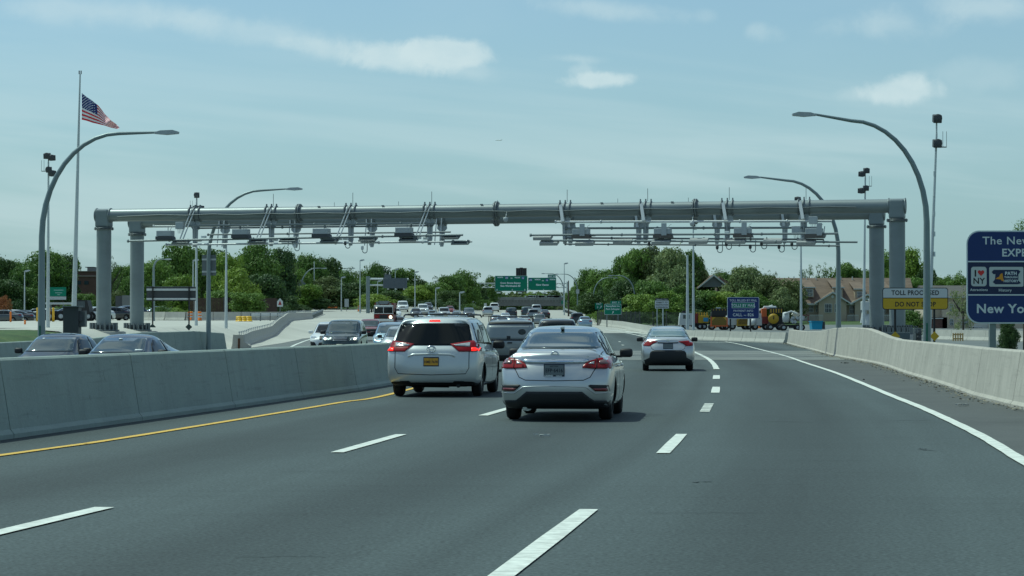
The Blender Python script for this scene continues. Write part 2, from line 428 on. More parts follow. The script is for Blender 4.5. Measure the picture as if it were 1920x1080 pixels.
stripe('lane_line', smooth_path([gp(1343.7, 693), gp(1339, 684), gp(1330, 675), gp(1320, 669), gp(1303, 661), gp(1275, 650), gp(1245, 641), gp(1210, 632.6), gp(1165, 623), gp(1135, 618)]), .2, M_WHITE, off=.018)
for (a, b) in (((1150, 617), (1215, 622)), ((1152, 620), (1230, 627)), ((1172, 622.5), (1250, 632)), ((1200, 628), (1270, 636.5)), ((1240, 634), (1290, 641)), ((1285, 641.5), (1370, 643))):
    stripe('gore_stripe', [gp(*a), gp(*b)], .45, M_WHITE, off=.02)
for yk in (56, 78, 100, 150, 172, 194):
    stripe('lane_line', [Vector((float(np.interp(yk, *_LN)) - 3.65 * (1 if yk < 60 else .97), yk, 0)), Vector((float(np.interp(yk + 3, *_LN)) - 3.6, yk + 3, 0))], .16, M_WHITE, off=.018)
# oncoming side: outer edge line and lane dashes
stripe('road_edge_line', smooth_path([gp(500, 668), gp(535, 655), gp(560, 644), gp(580, 637), gp(604, 629), gp(640, 620)]), .2, M_WHITE, off=.012)
for yk in range(40, 240, 12):
    for lx in (3.9, 7.6):
        stripe('lane_line', [Vector((XM(yk) - lx, yk, 0)), Vector((XM(yk + 3) - lx, yk + 3, 0))], .16, M_WHITE, off=.012)
# cracks and tar lines across the lanes
M_TAR = mat('tar_seal', (.036, .043, .044), .6); M_CRK = mat('crack_dark', (.036, .044, .045), .7)
rs = random.Random(12)
for q in range(34):
    y = rs.uniform(15, 100) if q % 3 else rs.uniform(15, 40); x = XM(y) + rs.uniform(2.0, XR(y) - XM(y) - 1.0); L_ = rs.uniform(.3, 1.3); a_ = Vector((x, y, 0))
    stripe('crack', [a_ + Vector((L_ * k / 6, rs.uniform(-.06, .06), 0)) for k in range(7)], rs.uniform(.008, .018), M_CRK, off=.013)
for (a, b) in (((1430, 790), (1520, 791)), ((1655, 789), (1745, 788)), ((1720, 843), (1755, 845)), ((1300, 905), (1330, 902))):
    A, B = gp(*a), gp(*b); pts = [A.lerp(B, k / 8) + Vector((0, random.uniform(-.12, .12), 0)) for k in range(9)]
    stripe('tar_line', pts, .035, M_TAR, off=.014)

# ------------------------------------------------------------------ concrete walls
def wall_mat(name, col, drip, scuff, blot):
    mt = bpy.data.materials.new(name); mt.use_nodes = True; nt = mt.node_tree; N = nt.nodes; Lk = nt.links; b = N['Principled BSDF']; b.inputs['Roughness'].default_value = .86
    tc = N.new('ShaderNodeTexCoord')
    def nz(st, sc, det, a, b_, c, d):
        mp = N.new('ShaderNodeMapping'); mp.inputs['Scale'].default_value = st; Lk.new(tc.outputs['Object'], mp.inputs[0]); q = N.new('ShaderNodeTexNoise'); q.inputs['Scale'].default_value = sc; q.inputs['Detail'].default_value = det; q.inputs['Roughness'].default_value = .65
        Lk.new(mp.outputs[0], q.inputs['Vector']); r_ = N.new('ShaderNodeMapRange'); Lk.new(q.outputs['Fac'], r_.inputs[0])
        for i, t in enumerate((a, b_, c, d)): r_.inputs[i + 1].default_value = t
        return r_.outputs[0]
    f = None
    for v in (nz((1, 1, 1), .8, 6, .3, .7, 1 - blot, 1 + blot), nz((3, 3, .18), 1.6, 5, .52, .74, 1.0, 1 - drip), nz((.35, .35, 7), 1.5, 5, .56, .70, 1.0, 1 - scuff), nz((1, 1, 1), 22, 4, .3, .7, .94, 1.06), nz((2.2, 2.2, 2.2), 2.2, 3, .66, .72, 1.0, .78)):
        if f is None: f = v; continue
        q = N.new('ShaderNodeMath'); q.operation = 'MULTIPLY'; Lk.new(f, q.inputs[0]); Lk.new(v, q.inputs[1]); f = q.outputs[0]
    s_ = N.new('ShaderNodeVectorMath'); s_.operation = 'SCALE'; s_.inputs[0].default_value = col; Lk.new(f, s_.inputs['Scale']); Lk.new(s_.outputs[0], b.inputs['Base Color'])
    q = N.new('ShaderNodeTexNoise'); q.inputs['Scale'].default_value = 26; q.inputs['Detail'].default_value = 5; Lk.new(tc.outputs['Object'], q.inputs['Vector']); bp = N.new('ShaderNodeBump'); bp.inputs['Strength'].default_value = .3; bp.inputs['Distance'].default_value = .02; Lk.new(q.outputs['Fac'], bp.inputs['Height']); Lk.new(bp.outputs[0], b.inputs['Normal'])
    return mt
M_WALL = wall_mat('wall_concrete', (.285, .335, .30), .10, .16, .10)
M_WALLS = wall_mat('stained_wall_concrete', (.40, .375, .325), .22, .14, .14)
M_JER = wall_mat('precast_concrete', (.42, .41, .365), .16, .12, .12)

def prof_f(h): return [(-.33, -.25), (-.33, .06), (-.28, .12), (-.13, h - .03), (-.10, h), (.10, h), (.13, h - .03), (.28, .12), (.33, .06), (.33, -.25)]
def prof_j(h): return [(-.30, -.25), (-.30, .08), (-.17, .33), (-.085, h), (.085, h), (.17, .33), (.30, .08), (.30, -.25)]

def resample(P, step):
    out = [P[0].copy()]; acc = 0
    for i in range(len(P) - 1):
        a, b = P[i], P[i + 1]; L = (b - a).length; d = step - acc
        while d <= L: out.append(a.lerp(b, d / L)); d += step
        acc = L - (d - step)
    return out

def wall_segments(P, step, hf, prof, gap=.018, lift=0.0):
    """yields (verts, faces, centre) of each segment along the path"""
    Q = resample(P, step)
    for i in range(len(Q) - 1):
        a, b = Q[i], Q[i + 1]; t = (b - a).normalized(); n = Vector((t.y, -t.x, 0)).normalized()
        a2 = a + t * gap / 2; b2 = b - t * gap / 2; vs = []; m_ = 4; k = None
        for j in range(m_ + 1):
            p = a2.lerp(b2, j / m_); z = T(p.x, p.y); pr = prof(hf(p.y)); k = len(pr)
            vs += [Vector((p.x + n.x * u, p.y + n.y * u, z + w_ + lift)) for u, w_ in pr]
        fs = [(j * k + q, j * k + (q + 1) % k, (j + 1) * k + (q + 1) % k, (j + 1) * k + q) for j in range(m_) for q in range(k)]
        fs += [tuple(range(k)), tuple(reversed(range(m_ * k, m_ * k + k)))]
        yield vs, fs, (a + b) / 2

def one_wall(name, P, step, hf, prof, mt, label, cat='barrier', lift=0.0):
    mb = MB()
    for vs, fs, c in wall_segments(P, step, hf, prof, gap=.03, lift=lift): mb.add(vs, fs)
    o = mb.build(name, mt); tag(o, label, cat); return o

mp = [gp(0, 825), gp(180, 800), gp(360, 775.5), gp(540, 750), gp(730, 722)]
mp = [Vector((p.x - .3, p.y, 0)) for p in mp]
mp = [mp[0] + (mp[0] - mp[1]).normalized() * 30] + mp + [Vector((-2.45, 80, 0)), Vector((-1.9, 100, 0)), Vector((-1.9, 140, 0)), Vector((-3.2, 190, 0)), Vector((-6.8, 300, 0))]
one_wall('median_wall', smooth_path(mp, 5), 6.1, lambda y: 1.07, prof_f, M_WALL, 'long grey concrete median wall left of the white minivan, beside the yellow line')
HR = ([20, 70, 84, 91, 102, 112, 122, 140, 160, 190], [1.05, 1.05, 1.05, 1.12, 1.42, 1.46, 1.42, 1.18, 1.1, 1.08])
one_wall('roadside_wall', smooth_path([Vector((p.x + .3, p.y, 0)) for p in RBP], 5), 6.1, lambda y: float(np.interp(y, *HR)), prof_f, M_WALLS, 'sunlit stained concrete wall along the right shoulder, raised hump near the gantry')
segs = list(wall_segments([p + Vector((.1, 0, 0)) for p in JR], 3.05, lambda y: .84, prof_j, gap=.06))
for vs, fs, c in segs:
    mb = MB(); mb.add([v - c for v in vs], fs); o = mb.build('concrete_barrier', M_JER, loc=c)
    tag(o, 'pale precast concrete barrier section in the curved row beyond the right exit lane', 'barrier', 'precast barrier row at the exit curve')
# outer wall of the oncoming road, then its precast row
b2 = [Vector((-25, 60, 0)), Vector((-21.6, 96, 0)), Vector((-19.6, 125, 0)), Vector((-17.3, 147, 0))]
one_wall('outer_wall', smooth_path(b2, 5), 6.1, lambda y: float(np.interp(y, [100, 115, 125, 138, 147], [.85, .9, 1.15, 1.2, 1.0])), prof_f, M_WALL, 'grey concrete wall behind the two dark cars on the left')
JL = [(447, 157), (470, 178), (506, 212), (527, 236), (552, 262), (584, 310)]
JLP = [Vector((X_(a, y), y, 0)) for a, y in JL]
M_PIN = mat('galvanised_pin', (.45, .47, .48), .5, .5)
for vs, fs, c in wall_segments(JLP, 3.05, lambda y: .84, prof_j, gap=.06):
    r0 = tag(empty('concrete_barrier', c), 'grey precast barrier section with small posts on top, curving row beside the toll plaza', 'barrier', 'precast barrier row beside the plaza')
    mb = MB(); mb.add([v - c for v in vs], fs); mb.build('barrier_body', M_JER, r0)
    mb = MB(); z = T(c.x, c.y) + .84; mb.tube([(0, 0, z), (0, 0, z + .2)], .025, 6); mb.box((0, 0, z + .2), (.10, .05, .10)); mb.build('marker_post', M_PIN, r0)
# block wall end with the slotted connector
e0 = tag(empty('barrier_end_block', (X_(449, 150), 150, 0)), 'weathered concrete end block with rusty slot at the start of the precast row', 'barrier')
mb = MB(); mb.prism([(-.55, -.2), (.75, -.2), (.7, .3), (.32, .55), (.28, .98), (-.35, .98), (-.4, .4)], -.4, .4); mb.build('block', M_JER, e0)
mb = MB(); mb.box((.02, -.42, .35), (.12, .05, .8)); mb.build('slot', mat('rust', (.10, .045, .02), .9, var=.3, scale=8), e0)

# roadside litter
M_LITTER = mat('leaf_litter', (.20, .18, .13), .9, var=.4, scale=3)
vs = []; fs = []
for i in range(1300):
    y = random.uniform(42, 140) if random.random() < .75 else random.uniform(150, 190)
    x = XR(y) - .02 - abs(random.gauss(0, .22)) ; s_ = random.uniform(.008, .035); a = random.uniform(0, PI); z = T(x, y) + .02
    k = len(vs)
    for q in range(4): vs.append((x + s_ * math.cos(a + q * PI / 2) * 1.4, y + s_ * math.sin(a + q * PI / 2), z + random.uniform(0, .03)))
    fs.append((k, k + 1, k + 2, k + 3))
me = bpy.data.meshes.new('leaf_litter'); me.from_pydata(vs, [], fs); o = link('leaf_litter', me, M_LITTER); tag(o, 'scattered dry leaves and grit along the foot of the right wall', 'litter', kind='stuff')
def scrap(px, py, s, col, label, n=14):
    p = gp(px, py, .012); mb = MB()
    for i in range(n):
        a = random.uniform(0, 2 * PI); r_ = random.uniform(0, s)
        mb.box((math.cos(a) * r_, math.sin(a) * r_ * 1.2, random.uniform(.01, .035)), (random.uniform(.3, .7) * s, random.uniform(.05, .12) * s, .02), rot=Matrix.Rotation(random.uniform(0, 3), 3, 'Z') @ Matrix.Rotation(random.uniform(-.3, .3), 3, 'X'))
    o = mb.build('road_debris', mat('debris_' + label[:6], col, .8, var=.3, scale=9), loc=p); tag(o, label, 'debris')
scrap(1806, 762, .17, (.33, .34, .33), 'crumpled pale scrap lying on the right shoulder near the wall')
scrap(1585, 682, .2, (.03, .03, .03), 'small dark scrap on the right shoulder near the wall hump')
scrap(1620, 714, .07, (.8, .8, .78), 'small white paper scrap just right of the edge line', 4)
scrap(1018, 819, .13, (.42, .44, .42), 'thin pale scrap lying on the road behind the silver sedan', 5)
# ------------------------------------------------------------------ vehicles
def paint(name, col, metal=.55, rough=.32):
    return mat('paint_' + name, col, rough, metal, coat=.9, var=.03, scale=2)
P_SILVER = paint('silver', (.50, .515, .51), .7, .33)
P_PEARL = paint('pearl', (.53, .56, .55), .35, .35)
P_WHITE = paint('white', (.72, .73, .72), .0, .35)
P_BLACK = paint('black', (.012, .014, .017), .2, .25)
P_CHAR = paint('charcoal', (.05, .06, .07), .5, .3)
P_GREEN = paint('dark_green', (.025, .045, .045), .4, .3)
P_RED = paint('red', (.20, .018, .022), .2, .35)
P_BLUE = paint('pale_blue', (.24, .33, .40), .6, .3)
P_NAVY = paint('navy', (.03, .05, .09), .5, .3)
P_GREY = paint('grey', (.22, .24, .25), .6, .35)
P_TAN = paint('tan', (.36, .33, .27), .4, .35)
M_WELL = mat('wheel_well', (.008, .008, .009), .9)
M_RUB = mat('tyre_rubber', (.012, .012, .013), .75)
M_RIM = mat('alloy_rim', (.38, .40, .41), .35, .8)
M_TRIM = mat('black_plastic', (.014, .016, .018), .55, bump=.1, bscale=80)
M_GAP = mat('panel_gap', (.006, .007, .008), .8)
M_GLASS = mat('tinted_glass', (.008, .011, .012), .04, spec=.42)
M_PRIV = mat('privacy_glass', (.004, .006, .007), .06, spec=.22)
M_GLASS2 = mat('clear_car_glass', (.035, .055, .06), .05, spec=.9, coat=.6)
M_RLENS = mat('red_lens', (.21, .003, .006), .22, coat=.25, spec=.3)
M_RLIT = mat('lit_brake_lamp', (.5, .02, .01), .3, emit=(1, .012, .012), estr=1.5)
M_CLENS = mat('clear_lens', (.42, .44, .44), .12, .3, coat=1)
M_LENSLIT = mat('lit_headlamp', (.9, .88, .8), .2, emit=(1, .93, .78), estr=4.5)
M_ORANGE = mat('amber_lens', (.55, .14, .03), .2, coat=1)
M_CHROME = mat('chrome', (.62, .65, .67), .12, 1.0)
M_PLATE = mat('plate_blue_white', (.15, .175, .185), .4)
M_PLATED = mat('plate_frame', (.02, .03, .05), .4)
M_PLATEY = mat('plate_yellow', (.60, .32, .03), .4)
M_TXTD = mat('dark_lettering', (.015, .02, .03), .5)
M_TXTW = mat('white_lettering', (.75, .78, .78), .5)
M_SKIN = mat('skin', (.35, .2, .14), .6)

COLF = [-1, -.72, -.36, 0, .36, .72, 1]

def body_mesh(name, sp):
    st = sp['stations']; L = sp['L']; R8 = 8; K = 6; V = {}; vs = []
    def prof(s):
        y, zb, w, zbl, wb, zr, wr = s
        z6 = max(zr - .065, zbl + .5 * (zr - zbl))
        return [(w * .84, zb), (w * .96, zb + .06), (w, zb + .27 if zbl - zb > .5 else zb + .4 * (zbl - zb)), (w, zbl - .22 if zbl - zb > .5 else zb + .65 * (zbl - zb)), (w * .985, zbl - .05), (wb, zbl), (wr + .035, z6), (wr - .075, zr)]
    def put(i, j, k, p):
        V[(i, j, k)] = len(vs); vs.append(p)
    n = len(st)
    for i, s in enumerate(st):
        pr = prof(s); end = i in (0, n - 1)
        for j in range(R8):
            for k in range(K + 1):
                if not (end or j in (0, R8 - 1) or k in (0, K)): continue
                c = COLF[k]; x = c * pr[j][0]; z = pr[j][1]
                if j == R8 - 1: z += sp.get('crown', .03) * (1 - c * c)
                if j == R8 - 2: z += sp.get('crown', .03) * .8 * (1 - c * c)
                y = s[0]
                if i in (0, 1) : y += sp['rear'][j] * (1 if i == 0 else .75)
                if i == 0: y -= sp.get('rbulge', .12) * (1 - abs(c) ** 2.5) - (sp.get('rcorner', .10) if abs(c) == 1 else 0)
                if i in (n - 1, n - 2): y -= sp['front'][j] * (1 if i == n - 1 else .75)
                if i == n - 1: y += sp.get('fbulge', .14) * (1 - abs(c) ** 2.2) - (.10 if abs(c) == 1 else 0)
                if 0 < i < n - 1 and j == R8 - 1: y += sp.get('arch', .0) * 0
                put(i, j, k, (x, y, z))
    fs = []
    for i in range(n - 1):
        for k in range(K):
            fs.append((V[i, 0, k], V[i, 0, k + 1], V[i + 1, 0, k + 1], V[i + 1, 0, k]))
            fs.append((V[i, 7, k], V[i + 1, 7, k], V[i + 1, 7, k + 1], V[i, 7, k + 1]))
        for j in range(7):
            fs.append((V[i, j, 0], V[i + 1, j, 0], V[i + 1, j + 1, 0], V[i, j + 1, 0]))
            fs.append((V[i, j, 6], V[i, j + 1, 6], V[i + 1, j + 1, 6], V[i + 1, j, 6]))
    for i in (0, n - 1):
        for j in range(7):
            for k in range(6):
                q = (V[i, j, k], V[i, j + 1, k], V[i, j + 1, k + 1], V[i, j, k + 1]); fs.append(q if i == 0 else tuple(reversed(q)))
    me = bpy.data.meshes.new(name); me.from_pydata(vs, [], fs); me.polygons.foreach_set('use_smooth', [True] * len(fs)); me.update()
    me.materials.append(P_SILVER); me.materials.append(M_WELL)
    ob = bpy.data.objects.new(name, me); COL.objects.link(ob)
    md = ob.modifiers.new('s', 'SUBSURF'); md.levels = 2; md.render_levels = 2
    dg = bpy.context.evaluated_depsgraph_get(); dg.update()
    me2 = bpy.data.meshes.new_from_object(ob.evaluated_get(dg)); 
    bvh = BVHTree.FromPolygons([v.co for v in me2.vertices], [tuple(p.vertices) for p in me2.polygons])
    # wheel wells
    mb = MB(); wr_ = sp['wheel_r']
    for y in sp['axles']:
        for sx in (-1, 1):
            mb.lathe([(0, sx * (sp['Wd'] + .2)), (wr_ + .065, sx * (sp['Wd'] + .2)), (wr_ + .065, sx * (sp['Wd'] - .30)), (0, sx * (sp['Wd'] - .30))], (0, y, wr_ - .02), 'x', 28, 1)
    cu = mb.build('cutter', [P_SILVER, M_WELL]); cu.data.polygons.foreach_set('use_smooth', [False] * len(cu.data.polygons))
    bm = bmesh.new(); bm.from_mesh(cu.data); bmesh.ops.remove_doubles(bm, verts=bm.verts, dist=1e-4); bmesh.ops.recalc_face_normals(bm, faces=bm.faces); bm.to_mesh(cu.data); bm.free()
    b = ob.modifiers.new('b', 'BOOLEAN'); b.operation = 'DIFFERENCE'; b.object = cu; b.solver = 'EXACT'; b.material_mode = 'TRANSFER'
    dg = bpy.context.evaluated_depsgraph_get(); dg.update()
    me3 = bpy.data.meshes.new_from_object(ob.evaluated_get(dg)); me3.name = name
    if len(me3.polygons) < 400: me3 = me2
    bpy.data.objects.remove(ob); bpy.data.objects.remove(cu)
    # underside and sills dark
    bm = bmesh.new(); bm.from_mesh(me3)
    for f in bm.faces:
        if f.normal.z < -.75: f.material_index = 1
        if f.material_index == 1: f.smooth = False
    bm.to_mesh(me3); bm.free()
    return me3, bvh

AX = {'rear': (Vector((0, 1, 0)), lambda a, b: Vector((a, -3, b))), 'front': (Vector((0, -1, 0)), lambda a, b: Vector((a, 12, b))),
      'right': (Vector((-1, 0, 0)), lambda a, b: Vector((4, a, b))), 'left': (Vector((1, 0, 0)), lambda a, b: Vector((-4, a, b))), 'top': (Vector((0, 0, -1)), lambda a, b: Vector((a, b, 5)))}

def patch_mesh(name, bvh, outline, axis, off=.006, step=.07, mt=None, skirt=.02):
    """thin shell that follows the body under a 2D outline seen along an axis"""
    pts = []
    n = len(outline)
    for i in range(n):
        a = Vector(outline[i]); b = Vector(outline[(i + 1) % n]); m_ = max(1, int((b - a).length / step))
        for k in range(m_): pts.append(a.lerp(b, k / m_))
    nb = len(pts); xs_ = [p.x for p in pts]; zs_ = [p.y for p in pts]
    inside = []
    def isin(x, z):
        c = False
        for i in range(nb):
            x1, z1 = pts[i]; x2, z2 = pts[(i + 1) % nb]
            if (z1 > z) != (z2 > z) and x < (x2 - x1) * (z - z1) / (z2 - z1) + x1: c = not c
        return c
    x = min(xs_) + step * .5
    while x < max(xs_):
        z = min(zs_) + step * .5
        while z < max(zs_):
            if isin(x, z) and min((Vector((x, z)) - p).length for p in pts) > step * .4: inside.append(Vector((x, z)))
            z += step
        x += step
    allp = pts + inside
    vo, eo, fo, _, _, _ = delaunay_2d_cdt(allp, [(i, (i + 1) % nb) for i in range(nb)], [list(range(nb))], 1, 1e-5)
    d, org = AX[axis]; cx = sum(xs_) / nb; cz = sum(zs_) / nb; P3 = []; N3 = []
    for v in vo:
        hit = None
        for k in range(25):
            q = Vector((v.x, v.y)).lerp(Vector((cx, cz)), k * .03)
            h = bvh.ray_cast(org(q.x, q.y), d)
            if h[0] is not None: hit = h; break
        if hit is None: P3.append(org(cx, cz)); N3.append(-d); continue
        nn = hit[1] if hit[1].dot(d) < 0 else -hit[1]
        nn = (nn + (-d) * .5).normalized()
        P3.append(hit[0] + nn * off); N3.append(nn)
    fs = [tuple(f) for f in fo]
    # skirt along the boundary
    ec = {}
    for f in fs:
        for i in range(len(f)):
            e = tuple(sorted((f[i], f[(i + 1) % len(f)]))); ec[e] = ec.get(e, 0) + 1
    bnd = [e for e, c in ec.items() if c == 1]; idx = {}
    vs = list(P3)
    for e in bnd:
        for i in e:
            if i not in idx: idx[i] = len(vs); vs.append(P3[i] - N3[i] * (off + skirt))
    for a, b in bnd: fs.append((a, b, idx[b], idx[a]))
    me = bpy.data.meshes.new(name); me.from_pydata(vs, [], fs); me.update()
    bm = bmesh.new(); bm.from_mesh(me); bmesh.ops.recalc_face_normals(bm, faces=bm.faces)
    s_ = sum(f.normal.dot(-d) for f in bm.faces if len(f.verts) == 3)
    if s_ < 0: bmesh.ops.reverse_faces(bm, faces=bm.faces)
    for f in bm.faces: f.smooth = len(f.verts) == 3
    bm.to_mesh(me); bm.free()
    if mt: me.materials.append(mt)
    return me

def ribbon(pts, w):
    P = [Vector(p) for p in pts]; A = []; B = []
    for i, p in enumerate(P):
        t = (P[min(i + 1, len(P) - 1)] - P[max(0, i - 1)]).normalized(); n_ = Vector((-t.y, t.x)) * w / 2; A.append(p + n_); B.append(p - n_)
    return A + B[::-1]

def mirror(o): return [(-a, b) for a, b in o][::-1]

def wheel_mesh(r, w, spokes=5):
    t = MB(); t.lathe([(r * .62, -w / 2 + .01), (r * .9, -w / 2), (r * .985, -w / 2 + .03), (r, -w / 4), (r, w / 4), (r * .985, w / 2 - .03), (r * .9, w / 2), (r * .62, w / 2 - .01)], axis='x', n=32)
    for gx in (-w * .22, 0, w * .22): t.lathe([(r + .001, gx - .006), (r + .003, gx), (r + .001, gx + .006)], axis='x', n=32)
    q = MB(); q.lathe([(0, w / 2 - .045), (r * .14, w / 2 - .04), (r * .15, w / 2 - .03)], axis='x', n=16)
    q.lathe([(r * .60, w / 2 - .07), (r * .66, w / 2 - .005), (r * .63, w / 2)], axis='x', n=32)
    q.lathe([(0, w / 2 - .09), (r * .62, w / 2 - .09)], axis='x', n=24, mi=1)
    q.lathe([(0, -w / 2 + .02), (r * .62, -w / 2 + .02)], axis='x', n=24, mi=1)
    for k in range(spokes):
        a = 2 * PI * k / spokes
        q.box((w / 2 - .03, math.cos(a) * r * .36, math.sin(a) * r * .36), (.03, r * .5, r * .15), rot=None) if False else None
        rot = Matrix.Rotation(a, 3, 'X'); c = rot @ Vector((w / 2 - .03, r * .36, 0)); q.box(c, (.025, r * .52, r * .15), rot=rot)
    return t, q

WHEELS = {}
def add_wheels(root, sp, spokes=5):
    key = (sp['wheel_r'], spokes)
    for y in sp['axles']:
        for sx in (-1, 1):
            w = empty('wheel', (sx * (sp['Wd'] - .135), y, sp['wheel_r']), 0 if sx > 0 else PI); w.parent = root
            if key not in WHEELS:
                t, q = wheel_mesh(sp['wheel_r'], .21, spokes)
                a = t.build('tyre', M_RUB, w); b = q.build('rim', [M_RIM, M_WELL], w); WHEELS[key] = (a, b)
            else:
                for src in WHEELS[key]:
                    c = src.copy(); COL.objects.link(c); c.parent = w

def mirror_part(root, x, y, z, mt, s=1.0, low=0.0):
    mb = MB(); sx = 1 if x > 0 else -1
    mb.box((x, y, z), (.22 * s, .11 * s, .15 * s), bev=.045 * s); mb.box((x - sx * .13, y + .02, z - .06 - low), (.12, .05, .04), bev=.01)
    o = mb.build('side_mirror', [mt], root); o.data.polygons.foreach_set('use_smooth', [True] * len(o.data.polygons)); return o

def plate(root, y, x, z, w, h, mt, lines, frame=True, name='licence_plate', flip=False):
    mb = MB()
    if frame: mb.box((0, .012, 0), (w + .03, .02, h + .05), 0, bev=.008)
    mb.box((0, 0, 0), (w, .012, h), 1)
    p = mb.build(name, [M_PLATED, mt], root, (x, y, z))
    if flip: p.rotation_euler.z = PI
    if lines:
        tm = text_mesh(lines, .008); t = tm.build('plate_lettering', [M_TXTD], p)
    return p

# ---- body shapes: (y from rear bumper, bottom z, half width, belt z, half width at belt, roof z, half width at roof)
SPEC = {}
SPEC['sedan'] = dict(L=4.62, Wd=.88, wheel_r=.325, axles=(1.02, 3.72), crown=.025, rear=[.16, .05, 0, .03, .12, .17, .17, .19], front=[.12, .02, 0, .05, .14, .2, .28, .34], stations=[
    (0, .22, .80, .94, .74, 1.06, .71), (.12, .20, .855, .96, .785, 1.10, .695), (.50, .18, .90, .98, .80, 1.125, .66), (.80, .18, .905, .985, .80, 1.14, .635),
    (1.05, .18, .905, .985, .80, 1.24, .60), (1.52, .18, .905, .98, .80, 1.43, .565), (2.1, .17, .905, .97, .80, 1.50, .575), (2.75, .17, .905, .96, .80, 1.485, .575), (3.1, .17, .905, .95, .79, 1.39, .58),
    (3.62, .18, .90, .93, .78, 1.06, .64), (3.8, .18, .90, .90, .76, 1.0, .66), (4.3, .20, .87, .80, .70, .90, .60), (4.62, .24, .80, .66, .66, .76, .56)])
SPEC['compact_sedan'] = dict(SPEC['sedan'], L=4.6, rear=[.16, .05, 0, .02, .10, .14, .15, .17], rbulge=.10)
SPEC['minivan'] = dict(L=5.08, Wd=.985, wheel_r=.345, axles=(1.12, 4.12), crown=.035, rbulge=.10, rcorner=.08, rear=[.14, .04, 0, .03, .06, .12, .52, .58], front=[.14, .02, 0, .05, .14, .22, .30, .36], stations=[
    (0, .28, .93, 1.05, .91, 1.565, .70), (.14, .25, .985, 1.06, .945, 1.61, .715), (.60, .22, 1.0, 1.07, .955, 1.665, .745), (1.4, .20, 1.005, 1.06, .955, 1.69, .76), (2.4, .19, 1.005, 1.04, .95, 1.69, .765),
    (3.2, .19, 1.005, 1.03, .94, 1.64, .745), (3.7, .19, 1.0, 1.02, .92, 1.44, .72), (4.2, .20, .99, .99, .88, 1.13, .72), (4.4, .20, .98, .97, .86, 1.08, .72), (4.8, .22, .93, .88, .80, .96, .68), (5.08, .26, .86, .72, .74, .82, .62)])
SPEC['suv'] = dict(L=4.85, Wd=.965, wheel_r=.37, axles=(1.0, 3.8), crown=.03, rbulge=.07, rcorner=.05, rear=[.14, .04, 0, .03, .06, .08, .26, .30], front=[.12, .02, 0, .02, .04, .10, .16, .2], stations=[
    (0, .34, .90, 1.15, .88, 1.70, .72), (.14, .31, .965, 1.16, .92, 1.76, .735), (.6, .27, .98, 1.16, .92, 1.80, .75), (1.5, .26, .985, 1.15, .92, 1.83, .76), (2.4, .26, .985, 1.13, .92, 1.82, .76),
    (2.85, .26, .985, 1.12, .91, 1.75, .75), (3.2, .26, .985, 1.11, .90, 1.50, .74), (3.55, .26, .98, 1.10, .88, 1.20, .75), (3.75, .26, .975, 1.08, .86, 1.15, .76), (4.4, .28, .95, 1.03, .82, 1.10, .74), (4.85, .32, .89, .88, .80, .98, .72)])
SPEC['sport_suv'] = dict(SPEC['suv'], L=4.9, rear=[.14, .04, 0, .03, .06, .1, .55, .6], stations=[
    (0, .34, .92, 1.08, .90, 1.50, .66), (.14, .30, .99, 1.10, .93, 1.54, .68), (.7, .26, 1.0, 1.12, .93, 1.62, .70), (1.6, .25, 1.0, 1.12, .92, 1.71, .71), (2.3, .25, 1.0, 1.11, .92, 1.71, .71),
    (2.8, .25, 1.0, 1.10, .91, 1.62, .71), (3.2, .25, 1.0, 1.09, .90, 1.38, .72), (3.6, .25, .99, 1.07, .88, 1.14, .74), (3.8, .25, .98, 1.05, .86, 1.10, .74), (4.4, .27, .95, .99, .82, 1.03, .70), (4.9, .32, .88, .82, .78, .90, .66)])
SPEC['coupe'] = dict(SPEC['sedan'], L=4.7, stations=[
    (0, .22, .86, .90, .76, 1.02, .70), (.12, .20, .90, .92, .80, 1.05, .68), (.6, .18, .91, .94, .80, 1.10, .62), (1.3, .18, .915, .95, .80, 1.25, .57), (1.9, .17, .915, .95, .80, 1.38, .56), (2.4, .17, .915, .94, .80, 1.41, .565), (2.75, .17, .915, .93, .79, 1.36, .57),
    (3.1, .17, .915, .92, .78, 1.22, .60), (3.5, .18, .905, .90, .77, 1.0, .66), (3.75, .18, .90, .88, .76, .96, .66), (4.3, .20, .87, .78, .70, .88, .60), (4.7, .24, .80, .64, .66, .74, .56)])
SPEC['capped_pickup'] = dict(L=5.2, Wd=.90, wheel_r=.36, axles=(1.15, 4.2), crown=.04, rbulge=.03, rcorner=.03, rear=[.10, .03, 0, 0, .0, .02, .10, .12], front=[.12, .02, 0, .02, .04, .10, .16, .2], stations=[
    (0, .42, .86, 1.10, .82, 1.70, .72), (.10, .38, .90, 1.10, .84, 1.75, .745), (.5, .36, .90, 1.10, .85, 1.77, .76), (1.8, .35, .90, 1.10, .85, 1.77, .76), (2.1, .35, .90, 1.10, .85, 1.74, .72), (2.9, .35, .90, 1.08, .85, 1.70, .68),
    (3.25, .35, .90, 1.07, .85, 1.60, .68), (3.7, .35, .90, 1.06, .84, 1.16, .72), (3.9, .35, .90, 1.05, .82, 1.10, .72), (4.7, .36, .88, 1.0, .80, 1.06, .72), (5.2, .40, .84, .88, .78, .96, .70)])
